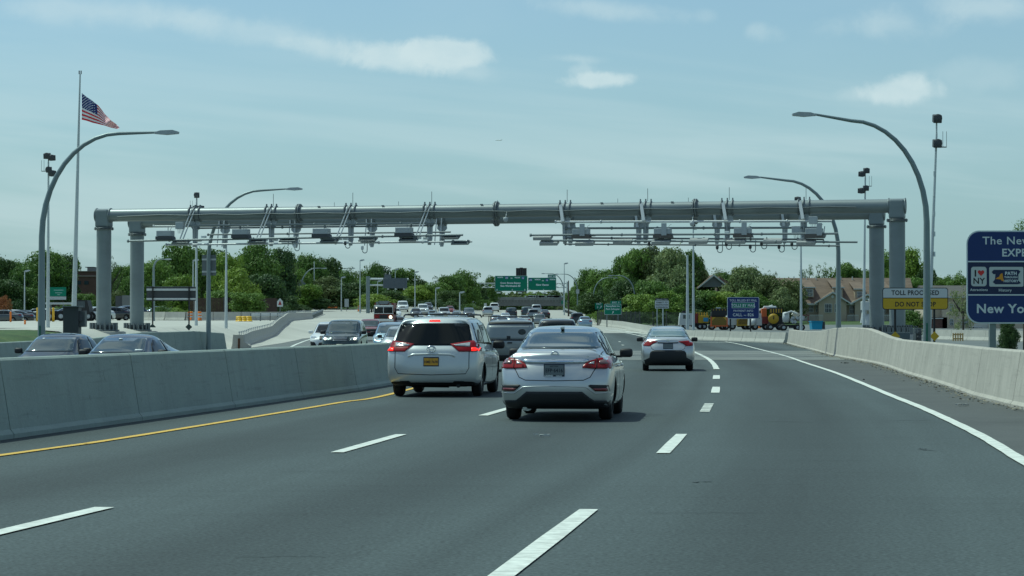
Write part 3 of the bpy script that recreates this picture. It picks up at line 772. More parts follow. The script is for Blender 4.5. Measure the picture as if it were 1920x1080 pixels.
SPEC['pickup'] = dict(L=5.6, Wd=.985, wheel_r=.39, axles=(1.25, 4.6), crown=.03, rbulge=.02, rcorner=.02, rear=[.10, .03, 0, 0, .0, .0, .0, .0], front=[.12, .02, 0, .0, .02, .06, .10, .14], stations=[
    (0, .45, .95, 1.12, .93, 1.18, .90), (.10, .42, .985, 1.14, .95, 1.22, .92), (1.9, .40, .985, 1.14, .95, 1.22, .92), (2.05, .38, .985, 1.16, .94, 1.70, .70), (2.3, .38, .985, 1.18, .94, 1.84, .72), (3.2, .38, .985, 1.17, .94, 1.85, .72),
    (3.55, .38, .985, 1.16, .93, 1.74, .72), (4.0, .38, .985, 1.15, .92, 1.26, .78), (4.2, .38, .985, 1.14, .90, 1.22, .78), (5.1, .40, .96, 1.10, .86, 1.17, .76), (5.6, .45, .92, .98, .84, 1.06, .76)])

# side-glass outlines (y,z), windscreens (x,z from the front), rear windows (x,z from the rear)
GLASS = {
 'sedan': dict(side=[[(1.42, 1.02), (2.12, 1.01), (2.12, 1.42), (1.62, 1.40)], [(2.18, 1.01), (3.38, 1.0), (3.02, 1.32), (2.70, 1.41), (2.18, 1.42)], [(1.12, 1.05), (1.36, 1.03), (1.54, 1.37), (1.42, 1.33)]], ws=[(-.66, 1.03), (.66, 1.03), (.54, 1.40), (-.54, 1.40)], rw=[(-.60, 1.145), (.60, 1.145), (.52, 1.42), (-.52, 1.42)]),
 'minivan': dict(side=[[(.45, 1.15), (1.5, 1.12), (1.5, 1.58), (.72, 1.57)], [(1.58, 1.12), (2.70, 1.10), (2.70, 1.585), (1.58, 1.58)], [(2.78, 1.10), (3.75, 1.08), (3.40, 1.42), (3.15, 1.54), (2.78, 1.58)]], ws=[(-.78, 1.10), (.78, 1.10), (.66, 1.58), (-.66, 1.58)], rw=[(-.78, 1.13), (.78, 1.13), (.66, 1.55), (-.66, 1.55)]),
 'suv': dict(side=[[(.42, 1.24), (1.2, 1.22), (1.2, 1.70), (.62, 1.70)], [(1.28, 1.22), (2.1, 1.20), (2.1, 1.71), (1.28, 1.71)], [(2.18, 1.20), (3.25, 1.18), (2.85, 1.62), (2.7, 1.70), (2.18, 1.71)]], ws=[(-.76, 1.17), (.76, 1.17), (.68, 1.69), (-.68, 1.69)], rw=[(-.72, 1.23), (.72, 1.23), (.66, 1.66), (-.66, 1.66)]),
 'sport_suv': dict(side=[[(.9, 1.2), (2.1, 1.18), (2.1, 1.6), (1.3, 1.58)], [(2.18, 1.18), (3.2, 1.15), (2.85, 1.48), (2.6, 1.58), (2.18, 1.6)]], ws=[(-.74, 1.13), (.74, 1.13), (.63, 1.60), (-.63, 1.60)], rw=[(-.66, 1.17), (.66, 1.17), (.56, 1.46), (-.56, 1.46)]),
 'coupe': dict(side=[[(1.5, 1.0), (1.9, .99), (1.9, 1.28), (1.62, 1.24)], [(1.97, .99), (3.1, .97), (2.82, 1.2), (2.55, 1.3), (1.97, 1.31)]], ws=[(-.66, 1.0), (.66, 1.0), (.52, 1.33), (-.52, 1.33)], rw=[(-.55, 1.1), (.55, 1.1), (.48, 1.33), (-.48, 1.33)]),
 'capped_pickup': dict(side=[[(.4, 1.22), (1.8, 1.22), (1.8, 1.6), (.4, 1.6)], [(2.2, 1.2), (3.3, 1.15), (3.0, 1.5), (2.9, 1.58), (2.2, 1.6)]], ws=[(-.7, 1.16), (.7, 1.16), (.6, 1.56), (-.6, 1.56)], rw=None),
 'pickup': dict(side=[[(2.25, 1.26), (3.0, 1.25), (3.0, 1.72), (2.4, 1.72)], [(3.08, 1.25), (3.85, 1.22), (3.6, 1.6), (3.45, 1.71), (3.08, 1.72)]], ws=[(-.78, 1.24), (.78, 1.24), (.66, 1.74), (-.66, 1.74)], rw=[(-.6, 1.30), (.6, 1.30), (.56, 1.66), (-.56, 1.66)]),
}
GLASS['compact_sedan'] = GLASS['sedan']
BODY = {}
PATCH = {}
def get_body(kind):
    if kind not in BODY: BODY[kind] = body_mesh(kind + '_body', SPEC[kind])
    return BODY[kind]

def P(root, kind, key, outline, axis, mt, name, off=.006, step=.07):
    """project one panel (cached per kind and key)"""
    k = (kind, key)
    if k not in PATCH: PATCH[k] = patch_mesh(name, get_body(kind)[1], outline, axis, off, step)
    me = PATCH[k]
    if not me.materials: me.materials.append(mt)
    o = bpy.data.objects.new(name, me); COL.objects.link(o); o.parent = root
    if me.materials[0] != mt:
        o.material_slots[0].link = 'OBJECT'; o.material_slots[0].material = mt
    return o

def set_paint(o, p):
    if o.data.materials[0] == p: return
    o.material_slots[0].link = 'OBJECT'; o.material_slots[0].material = p

def car_base(kind, name, loc, heading, label, cat, group=None, pnt=P_SILVER, glass=M_GLASS, wglass=None, sides=True, spokes=5, mirrors=M_TRIM, lights='both'):
    """the common car: origin on the road under the rear bumper centre; +y is forward"""
    root = tag(empty(name, loc, heading), label, cat, group); sp = SPEC[kind]; g = GLASS[kind]
    me, bvh = get_body(kind); b = bpy.data.objects.new('body', me); COL.objects.link(b); b.parent = root; set_paint(b, pnt)
    wglass = wglass or glass
    P(root, kind, 'ws', g['ws'], 'front', wglass, 'windscreen', .008)
    if g['rw'] and lights != 'hero': P(root, kind, 'rw', g['rw'], 'rear', glass, 'rear_window', .008)
    if sides:
        for i, s_ in enumerate(g['side']):
            P(root, kind, 'sr%d' % i, s_, 'right', glass, 'side_window', .008, .12); P(root, kind, 'sl%d' % i, s_, 'left', glass, 'side_window', .008, .12)
    add_wheels(root, sp, spokes)
    zb = sp['stations'][len(sp['stations']) * 2 // 3][3]
    ym = {'sedan': 3.25, 'compact_sedan': 3.25, 'minivan': 3.55, 'suv': 3.15, 'sport_suv': 3.1, 'coupe': 3.0, 'capped_pickup': 3.2, 'pickup': 3.75}[kind]
    if mirrors:
        for sx in (-1, 1): mirror_part(root, sx * (sp['Wd'] + .07), ym, zb + .10, mirrors, 1.0 if kind in ('sedan', 'compact_sedan', 'coupe') else 1.2)
    if lights == 'both':
        w = sp['Wd']; zt = sp['stations'][1][3]
        for sx in (-1, 1):
            o = [(w - .02, zt - .12), (w - .42 if 'sedan' in kind else w - .26, zt - .12), (w - .42 if 'sedan' in kind else w - .24, zt + .0), (w - .06, zt + .03)]
            P(root, kind, 'tl%d' % sx, o if sx > 0 else mirror(o), 'rear', M_RLENS, 'tail_light', .012)
    return root

def headlights(root, kind, z, x0, x1, h, lit=False, grille=None, mt=None, gm=None):
    for sx in (-1, 1):
        o = [(x0, z), (x1, z + .02), (x1 - .02, z + h), (x0 + .03, z + h * .8)]
        hl = P(root, kind, 'hl%d%.2f' % (sx, z), o if sx > 0 else mirror(o), 'front', mt or M_CLENS, 'headlight', .010)
        if lit:
            c = (x0 + x1) / 2 + .04; q = [(c + .062 * math.cos(a * PI / 5), z + h / 2 + .058 * math.sin(a * PI / 5)) for a in range(10)]
            l = P(root, kind, 'hlit%d%.2f' % (sx, z), q if sx > 0 else mirror(q), 'front', M_LENSLIT, 'lamp_bulb', .02); l.parent = hl
    if grille: P(root, kind, 'grille%.2f' % grille[1], [(-grille[0], grille[1]), (grille[0], grille[1]), (grille[0] + .03, grille[2]), (-grille[0] - .03, grille[2])], 'front', gm or M_TRIM, 'grille', .012)

def head(slope): return -math.atan(slope)       # +y forward, turned clockwise for +x drift

def rear_at(cx, slope, Y):                      # rear-centre point on the ground
    X = X_(cx, Y); return Vector((X, Y, T(X, Y)))

# ================= silver sedan just ahead (hero) =================
K = 'sedan'
sd = car_base(K, 'silver_sedan', Vector((.67, 37.8, T(.67, 37.8))), head(.103), 'silver four-door sedan directly ahead with chrome trunk strip and framed licence plate', 'car', pnt=P_SILVER, glass=M_GLASS, spokes=7, lights='hero')
rw = P(sd, K, 'rwh', [(-.66, 1.155), (-.60, 1.145), (.60, 1.145), (.66, 1.155), (.625, 1.27), (.55, 1.425), (.50, 1.452), (-.50, 1.452), (-.55, 1.425), (-.625, 1.27)], 'rear', M_GLASS2, 'rear_window', .008)
P(sd, K, 'trunkgap', ribbon([(-.70, 1.10), (-.685, .98), (-.64, .84), (-.56, .70), (-.46, .655), (0, .645), (.46, .655), (.56, .70), (.64, .84), (.685, .98), (.70, 1.10)], .012), 'rear', M_GAP, 'trunk_lid_seam', .003, .05)
bar = [(-.50, .925), (-.3, .917), (0, .913), (.3, .917), (.50, .925), (.53, .985), (.3, .978), (0, .975), (-.3, .978), (-.53, .985)]
P(sd, K, 'bar', bar, 'rear', M_CHROME, 'chrome_strip', .022)
lamp_o = [(.86, .83), (.62, .835), (.435, .85), (.45, .89), (.53, .955), (.67, .995), (.86, 1.015), (.90, .93)]
for sx in (-1, 1):
    f = (lambda o: o) if sx > 0 else mirror
    tl = P(sd, K, 'htl%d' % sx, f(lamp_o), 'rear', M_RLENS, 'tail_light', .016, .05)
    c = P(sd, K, 'htc%d' % sx, f([(.82, .905), (.70, .90), (.68, .93), (.70, .965), (.82, .98)]), 'rear', mat('smoked_lens', (.17, .10, .10), .2, .2, coat=.5), 'lamp_insert', .022, .05); c.parent = tl
    c = P(sd, K, 'htd%d' % sx, f([(.61, .90), (.52, .905), (.61, .95)]), 'rear', M_CLENS, 'reversing_lamp', .022, .05); c.parent = tl
    P(sd, K, 'seam%d' % sx, f(ribbon([(.65, .83), (.65, 1.0)], .008)), 'rear', M_GAP, 'lamp_seam', .024, .05)
    vent = [(.86, .475), (.64, .48), (.53, .565), (.56, .585), (.84, .575)]
    v = P(sd, K, 'vent%d' % sx, f(vent), 'rear', M_TRIM, 'bumper_vent', .006, .05)
    c = P(sd, K, 'fog%d' % sx, f([(.83, .485), (.64, .49), (.60, .525), (.82, .53)]), 'rear', mat('red_reflector', (.16, .012, .012), .3, coat=1), 'reflector', .014, .05); c.parent = v
    P(sd, K, 'crease%d' % sx, f(ribbon([(.86, .455), (.64, .445), (.56, .50), (.50, .545), (.30, .555), (0, .56)], .014)), 'rear', P_SILVER, 'bumper_crease', .012, .05)
P(sd, K, 'diff', [(-.84, .21), (.84, .21), (.86, .33), (.62, .335), (.55, .385), (.44, .475), (-.44, .475), (-.55, .385), (-.62, .335), (-.86, .33)], 'rear', M_TRIM, 'lower_bumper', .010, .05)
plate(sd, -.085, .0, .815, .30, .155, M_PLATE, [('EFP·6416', 0, -.035, .083, 'CENTER', .002, .82), ('NEW YORK', 0, .05, .024, 'CENTER', .0008)])
tm = text_mesh([('LEGEND', -.15, 0, .034, 'LEFT', .0015), ('NISSAN', .03, .0, .026, 'LEFT', .001)], .0); t = tm.build('frame_lettering', [M_TXTW], sd, (0, -.097, .712))
bz = MB()
for k in range(24):
    a = 2 * PI * k / 24; a2 = 2 * PI * (k + 1) / 24
    bz.tube([(.058 * math.cos(a), 0, .058 * math.sin(a)), (.058 * math.cos(a2), 0, 0.058 * math.sin(a2))], .013, 6, cap=False)
bz.box((0, 0, 0), (.155, .014, .03)); bz.build('round_badge', M_CHROME, sd, (0, .075, 1.045))
for x, s_ in ((-.47, 'SENTRA'), (.52, 'SV')): text_mesh([(s_, x, 0, .034, 'CENTER', .001)], 0).build('model_lettering', [M_CHROME], sd, (0, .070, 1.012))
ex = MB(); ex.tube([(-.48, .10, .205), (-.48, .5, .21)], .035, 12); ex.tube([(-.48, .5, .24), (-.48, 1.0, .24)], .09, 12); ex.build('exhaust', M_CHROME, sd)
an = MB(); an.box((0, 1.56, 1.475), (.07, .12, .05), bev=.018); an.build('roof_antenna', P_SILVER, sd)
for sx, ax_ in ((1, 'right'), (-1, 'left')):
    for i, hy in enumerate((1.62, 2.62)):
        h = MB(); h.box((sx * .915, hy, .86), (.04, .17, .035), bev=.012); h.build('door_handle', P_SILVER, sd)
    P(sd, K, 'dg1' + ax_, ribbon([(1.38, .98), (1.45, .62), (1.6, .28), (2.4, .25), (3.28, .26), (3.35, .55), (3.3, .92)], .012), ax_, M_GAP, 'door_seam', .002, .1)
    P(sd, K, 'dg2' + ax_, ribbon([(2.15, .97), (2.2, .26)], .012), ax_, M_GAP, 'door_seam', .002, .1)

# ================= white minivan =================
K = 'minivan'
mv = car_base(K, 'white_minivan', Vector((-1.70, 50.8, T(-1.70, 50.8))), head(.10), 'white minivan with lit brake lights and a yellow licence plate, beside the median wall', 'minivan', pnt=P_PEARL, glass=M_GLASS, lights='hero', spokes=6)
P(mv, K, 'rwh', [(-.84, 1.125), (-.42, 1.10), (.42, 1.10), (.84, 1.125), (.83, 1.19), (.735, 1.53), (.68, 1.565), (-.68, 1.565), (-.735, 1.53), (-.83, 1.19)], 'rear', M_PRIV, 'rear_window', .010, .06)
P(mv, K, 'gate', ribbon([(-.79, 1.09), (-.79, .62), (-.72, .50), (0, .475), (.72, .50), (.79, .62), (.79, 1.09)], .014), 'rear', M_GAP, 'tailgate_seam', .003, .06)
P(mv, K, 'ledge', ribbon([(-.50, .86), (-.40, .905), (0, .915), (.40, .905), (.50, .86)], .03), 'rear', P_PEARL, 'tailgate_ledge', .018, .06)
mvl = [(.97, .985), (.60, .985), (.44, 1.17), (.40, 1.20), (.88, 1.22), (.97, 1.12)]
for sx in (-1, 1):
    f = (lambda o: o) if sx > 0 else mirror
    tl = P(mv, K, 'htl%d' % sx, f([(.985, .965), (.58, .965), (.44, 1.08), (.38, 1.125), (.86, 1.20), (.93, 1.13), (.985, 1.07)]), 'rear', M_RLENS, 'tail_light', .016, .05)
    c = P(mv, K, 'hta%d' % sx, f([(.79, 1.065), (.52, 1.08), (.46, 1.105), (.79, 1.155)]), 'rear', M_CLENS, 'clear_insert', .024, .05); c.parent = tl
    c = P(mv, K, 'htb%d' % sx, f([(.965, .98), (.83, .98), (.83, 1.045), (.965, 1.045)]), 'rear', M_RLIT, 'lit_brake_lamp', .024, .05); c.parent = tl
    P(mv, K, 'slot%d' % sx, f([(.68, .325), (.48, .33), (.48, .35), (.68, .345)]), 'rear', M_TRIM, 'reflector_slot', .006, .05)
P(mv, K, 'low', [(-.93, .22), (.93, .22), (.95, .26), (.9, .285), (-.9, .285), (-.95, .26)], 'rear', M_TRIM, 'lower_bumper', .008, .06)
P(mv, K, 'chmsl', [(-.12, 1.605), (.12, 1.605), (.11, 1.632), (-.11, 1.632)], 'rear', M_RLIT, 'high_brake_light', .014, .05)
plate(mv, -.095, .0, .755, .30, .15, M_PLATEY, [('HME·7670', 0, -.03, .075, 'CENTER', .002, .84), ('NEW YORK', 0, .05, .02, 'CENTER')])
bz = MB()
for (rx, rz) in ((.095, .065), (.045, .062), (.07, .03)):
    for k in range(20):
        a = 2 * PI * k / 20; a2 = 2 * PI * (k + 1) / 20; zo = .018 if rz == .03 else 0
        bz.tube([(rx * math.cos(a), 0, zo + rz * math.sin(a)), (rx * math.cos(a2), 0, zo + rz * math.sin(a2))], .009, 6, cap=False)
bz.build('oval_badge', M_CHROME, mv, (0, -.05, 1.02))
text_mesh([('XLE', .66, 0, .035, 'CENTER', .001)], 0).build('model_lettering', [M_CHROME], mv, (0, -.085, .55))
ex = MB(); ex.tube([(.55, .12, .24), (.55, .9, .26)], .04, 10); ex.box((0, 1.1, .26), (1.3, .25, .12), bev=.03); ex.tube([(-.5, .5, .25), (.3, .6, .24)], .05, 8); ex.build('exhaust', M_TRIM, mv)
for sx in (-1, 1):
    rr = MB(); rr.tube([(sx * .70, .75, 1.72), (sx * .70, .95, 1.755), (sx * .71, 2.9, 1.755), (sx * .71, 3.1, 1.71)], .018, 8); rr.build('roof_rail', M_TRIM, mv)
for y in (1.3, 2.3):
    rr = MB(); rr.box((0, y, 1.765), (1.42, .07, .03), bev=.012); rr.build('roof_crossbar', M_TRIM, mv)
for ax_ in ('right', 'left'):
    P(mv, K, 'dg1' + ax_, ribbon([(1.54, 1.12), (1.54, .30), (2.7, .27), (3.85, .29), (3.9, .6), (3.85, 1.02)], .014), ax_, M_GAP, 'door_seam', .002, .12)
    P(mv, K, 'dg2' + ax_, ribbon([(2.74, 1.10), (2.74, .27)], .014), ax_, M_GAP, 'door_seam', .002, .12)
    for hy in (1.75, 2.95):
        sx = 1 if ax_ == 'right' else -1; h = MB(); h.box((sx * 1.01, hy, .98), (.045, .18, .04), bev=.014); h.build('door_handle', P_PEARL, mv)

# ================= silver compact sedan ahead right =================
K = 'compact_sedan'
cs = car_base(K, 'compact_sedan', Vector((5.22, 80.3, T(5.22, 80.3))), head(.055), 'silver compact sedan with a wide black rear bumper, alone in the right lane', 'car', pnt=P_SILVER, glass=M_GLASS, lights='hero')
P(cs, K, 'rwh', [(-.66, 1.15), (.66, 1.15), (.64, 1.22), (.56, 1.42), (-.56, 1.42), (-.64, 1.22)], 'rear', mat('seethrough_glass', (.13, .19, .19), .05, spec=.8, coat=.5), 'rear_window', .008)
P(cs, K, 'bb', [(-.80, .20), (.80, .20), (.86, .33), (.62, .46), (.60, .62), (.54, .69), (-.54, .69), (-.60, .62), (-.62, .46), (-.86, .33)], 'rear', M_TRIM, 'black_bumper', .012, .06)
for sx in (-1, 1):
    f = (lambda o: o) if sx > 0 else mirror
    P(cs, K, 'htl%d' % sx, f([(.82, .85), (.62, .84), (.50, .92), (.34, .985), (.36, 1.0), (.78, 1.03), (.86, .95)]), 'rear', M_RLENS, 'tail_light', .014, .05)
P(cs, K, 'gp', ribbon([(-.62, .96), (-.55, .76), (-.45, .70), (.45, .70), (.55, .76), (.62, .96)], .014), 'rear', M_GAP, 'trunk_lid_seam', .003, .06)
P(cs, K, 'lip', ribbon([(-.34, .955), (0, .945), (.34, .955)], .03), 'rear', M_TRIM, 'trunk_handle', .012, .06)
plate(cs, -.06, 0, .84, .30, .15, M_PLATE, None)
bz = MB(); bz.box((0, 0, 0), (.10, .012, .06), bev=.005); bz.build('badge', M_CHROME, cs, (0, .05, 1.03))

# ================= capped pickup between minivan and sedan =================
K = 'capped_pickup'
cp = car_base(K, 'capped_pickup', rear_at(957, .04, 79), head(.03), 'silver pickup truck with closed cap and rack, between the white minivan and silver sedan', 'pickup truck', pnt=P_GREY, glass=M_GLASS, lights='hero')
P(cp, K, 'hatchtop', [(-.74, 1.64), (.74, 1.64), (.68, 1.72), (-.68, 1.72)], 'rear', M_TRIM, 'hatch_window', .012, .06)
P(cp, K, 'hatch', [(-.77, 1.15), (.77, 1.15), (.745, 1.60), (-.745, 1.60)], 'rear', paint('cap', (.24, .265, .27), .1, .4), 'cap_door', .012, .08)
P(cp, K, 'hb', [(-.72, 1.08), (.72, 1.08), (.72, 1.13), (-.72, 1.13)], 'rear', M_TRIM, 'cap_seal', .014, .08)
P(cp, K, 'hc', [(-.12, 1.14), (-.0, 1.14), (.0, 1.24), (-.12, 1.24)], 'rear', M_TRIM, 'cap_latch', .02, .05)
P(cp, K, 'hd', [(.38 + .13 * math.cos(a * PI / 8), 1.38 + .10 * math.sin(a * PI / 8)) for a in range(16)], 'rear', mat('decal', (.03, .04, .04), .4), 'round_decal', .016, .06)
P(cp, K, 'he', [(-.10, .98), (.06, .98), (.06, 1.03), (-.10, 1.03)], 'rear', M_TRIM, 'tailgate_handle', .016, .05)
P(cp, K, 'hf', [(-.82, .42), (.82, .42), (.82, .58), (-.82, .58)], 'rear', M_TRIM, 'rear_bumper', .04, .08)
for sx in (-1, 1):
    f = (lambda o: o) if sx > 0 else mirror
    P(cp, K, 'tl%d' % sx, f([(.86, .72), (.77, .72), (.77, 1.0), (.86, 1.0)]), 'rear', M_RLENS, 'tail_light', .014, .06)
mb = MB()
for y in (.3, 1.7):
    for sx in (-1, 1): mb.tube([(sx * .72, y, 1.68), (sx * .72, y, 1.93)], .015, 6)
    mb.tube([(-.76, y, 1.92), (.76, y, 1.92)], .015, 6)
mb.build('ladder_rack', M_TRIM, cp); cp.scale = (1, 1, .955)

# ================= other traffic on our side =================
def suv_rear_details(root, kind): pass
bs = car_base('suv', 'black_suv', rear_at(1045, .03, 105), head(.02), 'black SUV whose dark roof shows just above the silver sedan', 'SUV', pnt=P_BLACK)

# far cars: (kind, paint, px centre, px of road contact or None, Y, label, facing)
AWAY = [
 ('suv', P_BLACK, 1083, 352, 'black SUV ahead of the silver sedan, left of the green exit sign'),
 ('sedan', P_BLUE, 1098, 300, 'grey-blue sedan near the start of the pale curved barrier row'),
 ('suv', P_SILVER, 915, 415, 'silver SUV at the left end of the jam under the green overhead signs'),
 ('sedan', P_GREY, 931, 360, 'grey sedan just right of the silver SUV in the far jam'),
 ('sedan', P_BLACK, 942, 300, 'low dark sedan just above the cap of the pickup truck'),
 ('suv', P_WHITE, 927, 470, 'white SUV farthest up in the leftmost lane of the jam'),
 ('suv', P_BLACK, 959, 400, 'black SUV high in the middle of the jam below the overhead signs'),
 ('sedan', P_PEARL, 984, 330, 'pale sedan in the middle of the jam above the black SUV roof'),
 ('suv', P_CHAR, 988, 410, 'charcoal SUV behind the pale sedan in the middle of the jam'),
 ('minivan', P_GREY, 1011, 345, 'grey minivan in the right part of the jam under the bridge'),
 ('suv', P_SILVER, 1006, 440, 'silver SUV just left of the grey minivan, near the bridge'),
 ('sedan', P_WHITE, 948, 375, 'white sedan between the grey sedan and the black SUV of the far jam'),
 ('suv', P_GREY, 1000, 390, 'grey SUV in the gap left of the grey minivan in the jam'),
 ('sedan', P_SILVER, 962, 320, 'silver sedan low in the middle of the jam, above the pickup cap'),
 ('sedan', P_BLACK, 1022, 400, 'black sedan at the right end of the jam near the bridge'),
 ('sedan', P_CHAR, 975, 255, 'dark sedan right in front of the pickup truck with the cap'),
]
for kind, pt, cx, Y, lab in AWAY:
    Y = float(Y); rt = car_base(kind, {'suv': 'suv', 'sedan': 'sedan', 'minivan': 'minivan'}[kind], rear_at(cx, 0, Y), head(-.03), lab, {'suv': 'SUV', 'sedan': 'car', 'minivan': 'minivan'}[kind], 'far traffic driving away', pt, mirrors=None, glass=M_GLASS if random.random() < .6 else M_GLASS2)

# oncoming: rear bumper point computed from the front position
def oncoming(kind, name, cx, Y, slope, lab, cat, pt, group=None, **kw):
    sp = SPEC[kind]; h = PI + head(slope); X = X_(cx, Y); d = Vector((math.sin(-h), math.cos(h), 0)); d = Vector((-math.sin(h), math.cos(h), 0))
    loc = Vector((X, Y, 0)) - d * sp['L']; z = T(X, Y); loc.z = z
    return car_base(kind, name, loc, h, lab, cat, group, pt, **kw)

o = oncoming('sedan', 'dark_sedan', 68, 63, .13, 'charcoal sedan with sunroof behind the median wall, leftmost car', 'car', P_CHAR, wglass=M_GLASS2)
headlights(o, 'sedan', .66, .45, .78, .14, grille=(.4, .55, .68)); P(o, 'sedan', 'sunroof', [(-.42, 2.0), (.42, 2.0), (.42, 2.7), (-.42, 2.7)], 'top', M_GLASS, 'sunroof', .008, .1)
P(o, 'sedan', 'sticker', [(.25, 1.36), (.32, 1.36), (.32, 1.38), (.25, 1.38)], 'front', M_TXTW, 'toll_tag', .014, .05)
o = oncoming('coupe', 'dark_coupe', 190, 55.5, .13, 'dark blue-grey coupe behind the median wall, right of the charcoal sedan', 'car', paint('slate', (.07, .085, .11), .6, .3), wglass=M_GLASS2)
headlights(o, 'coupe', .64, .45, .78, .14, grille=(.4, .5, .66)); P(o, 'coupe', 'sticker', [(-.42, 1.05), (-.58, 1.05), (-.58, 1.075), (-.42, 1.075)], 'front', M_TXTW, 'registration_sticker', .014, .05)
o.scale = (1.02, 1, 1.07); P(o, 'coupe', 'tag2', [(.02, 1.30), (.10, 1.30), (.10, 1.315), (.02, 1.315)], 'front', M_TXTW, 'toll_tag', .014, .05)
o = oncoming('sport_suv', 'white_suv', 611, 132, .03, 'white sporty SUV with black twin grille, left of the dark green SUV', 'SUV', P_WHITE, mirrors=P_WHITE)
headlights(o, 'sport_suv', .80, .52, .86, .13)
for sx in (-1, 1):
    f = (lambda q: q) if sx > 0 else mirror
    P(o, 'sport_suv', 'kid%d' % sx, f([(.03, .74), (.34, .74), (.36, .95), (.05, .96)]), 'front', M_TRIM, 'grille', .012); P(o, 'sport_suv', 'int%d' % sx, f([(.50, .42), (.86, .42), (.88, .66), (.62, .62)]), 'front', M_TRIM, 'air_intake', .012)
P(o, 'sport_suv', 'intm', [(-.42, .42), (.42, .42), (.36, .6), (-.36, .6)], 'front', M_TRIM, 'air_intake', .012)
o = oncoming('suv', 'dark_green_suv', 637, 119, .035, 'dark green SUV with lit headlights and slatted grille, left of the median wall end', 'SUV', P_GREEN, wglass=M_GLASS2)
headlights(o, 'suv', .80, .50, .90, .17, lit=True, grille=(.40, .78, .98), gm=M_TRIM)
for k in range(3): P(o, 'suv', 'slat%d' % k, [(-.38, .80 + k * .07), (.38, .80 + k * .07), (.38, .825 + k * .07), (-.38, .825 + k * .07)], 'front', M_CHROME, 'grille_slat', .02, .1)
P(o, 'suv', 'lower', [(-.8, .36), (.8, .36), (.8, .62), (-.8, .62)], 'front', M_TRIM, 'lower_bumper', .012, .1)
pl = P(o, 'suv', 'fpl', [(-.15, .48), (.15, .48), (.15, .62), (-.15, .62)], 'front', mat('plate_cream', (.5, .48, .36), .5), 'licence_plate', .03, .1)
o = oncoming('pickup', 'red_pickup', 692, 200, -.03, 'red pickup truck with black grille, in front of the fire engine', 'pickup truck', P_RED, wglass=M_GLASS2)
headlights(o, 'pickup', .84, .62, .92, .18, grille=(.60, .82, 1.04)); P(o, 'pickup', 'bmp', [(-.9, .5), (.9, .5), (.9, .72), (-.9, .72)], 'front', M_TRIM, 'front_bumper', .05, .1)
o = oncoming('minivan', 'silver_blue_minivan', 729, 138, .02, 'pale silver-blue minivan left of the white minivan roof', 'minivan', P_BLUE, wglass=M_GLASS2)
headlights(o, 'minivan', .70, .58, .88, .18, grille=(.44, .62, .76)); 
o = oncoming('sedan', 'silver_oncoming_sedan', 748, 108, .01, 'silver sedan half hidden behind the left side of the white minivan', 'car', P_SILVER, wglass=M_GLASS2)
headlights(o, 'sedan', .62, .45, .80, .15, grille=(.4, .5, .64))
TOW = [
 ('suv', P_WHITE, 755, 395, 'white SUV farthest left in the oncoming queue, right of the fire engine'),
 ('sedan', P_WHITE, 741, 350, 'white sedan directly beside the fire engine'),
 ('sedan', P_GREY, 749, 290, 'grey sedan in front of the white sedan beside the fire engine'),
 ('sedan', P_WHITE, 767, 255, 'white sedan nearest above the left of the white minivan roof'),
 ('sedan', P_CHAR, 780, 375, 'dark sedan left of the white SUV in the oncoming queue'),
 ('suv', P_WHITE, 793, 395, 'white SUV in the middle of the oncoming queue with a dark car behind'),
 ('sedan', P_CHAR, 803, 430, 'dark sedan behind the middle white SUV of the oncoming queue'),
 ('sedan', P_BLUE, 812, 385, 'blue-grey sedan right of the middle white SUV, oncoming'),
 ('sedan', P_GREY, 808, 325, 'grey sedan low in the oncoming queue just above the minivan roof rack'),
 ('suv', P_SILVER, 833, 400, 'silver SUV left of the small red car in the oncoming queue'),
 ('sedan', P_RED, 844, 440, 'small bright red car in the far oncoming queue'),
 ('sedan', P_BLUE, 857, 390, 'pale blue sedan right of the small red car'),
 ('suv', P_GREY, 822, 355, 'grey SUV in the oncoming queue below the silver SUV'),
 ('sedan', P_BLACK, 848, 345, 'black sedan in the oncoming queue just in front of the red car'),
 ('sedan', P_SILVER, 786, 335, 'silver sedan in the oncoming queue below the middle white SUV'),
 ('suv', P_CHAR, 880, 400, 'charcoal SUV at the far right end of the oncoming queue'),
 ('sedan', P_SILVER, 868, 365, 'silver sedan at the right end of the oncoming queue'),
]
for kind, pt, cx, Y, lab in TOW:
    o = oncoming(kind, 'suv' if kind == 'suv' else 'sedan', cx, float(Y), -.05, lab, 'SUV' if kind == 'suv' else 'car', pt, 'oncoming traffic in the distance', mirrors=None, wglass=M_GLASS2 if random.random() < .6 else None)
    headlights(o, kind, .80 if kind == 'suv' else .64, .50, .80, .15, grille=(.38, .72, .9) if kind == 'suv' else (.4, .52, .64))

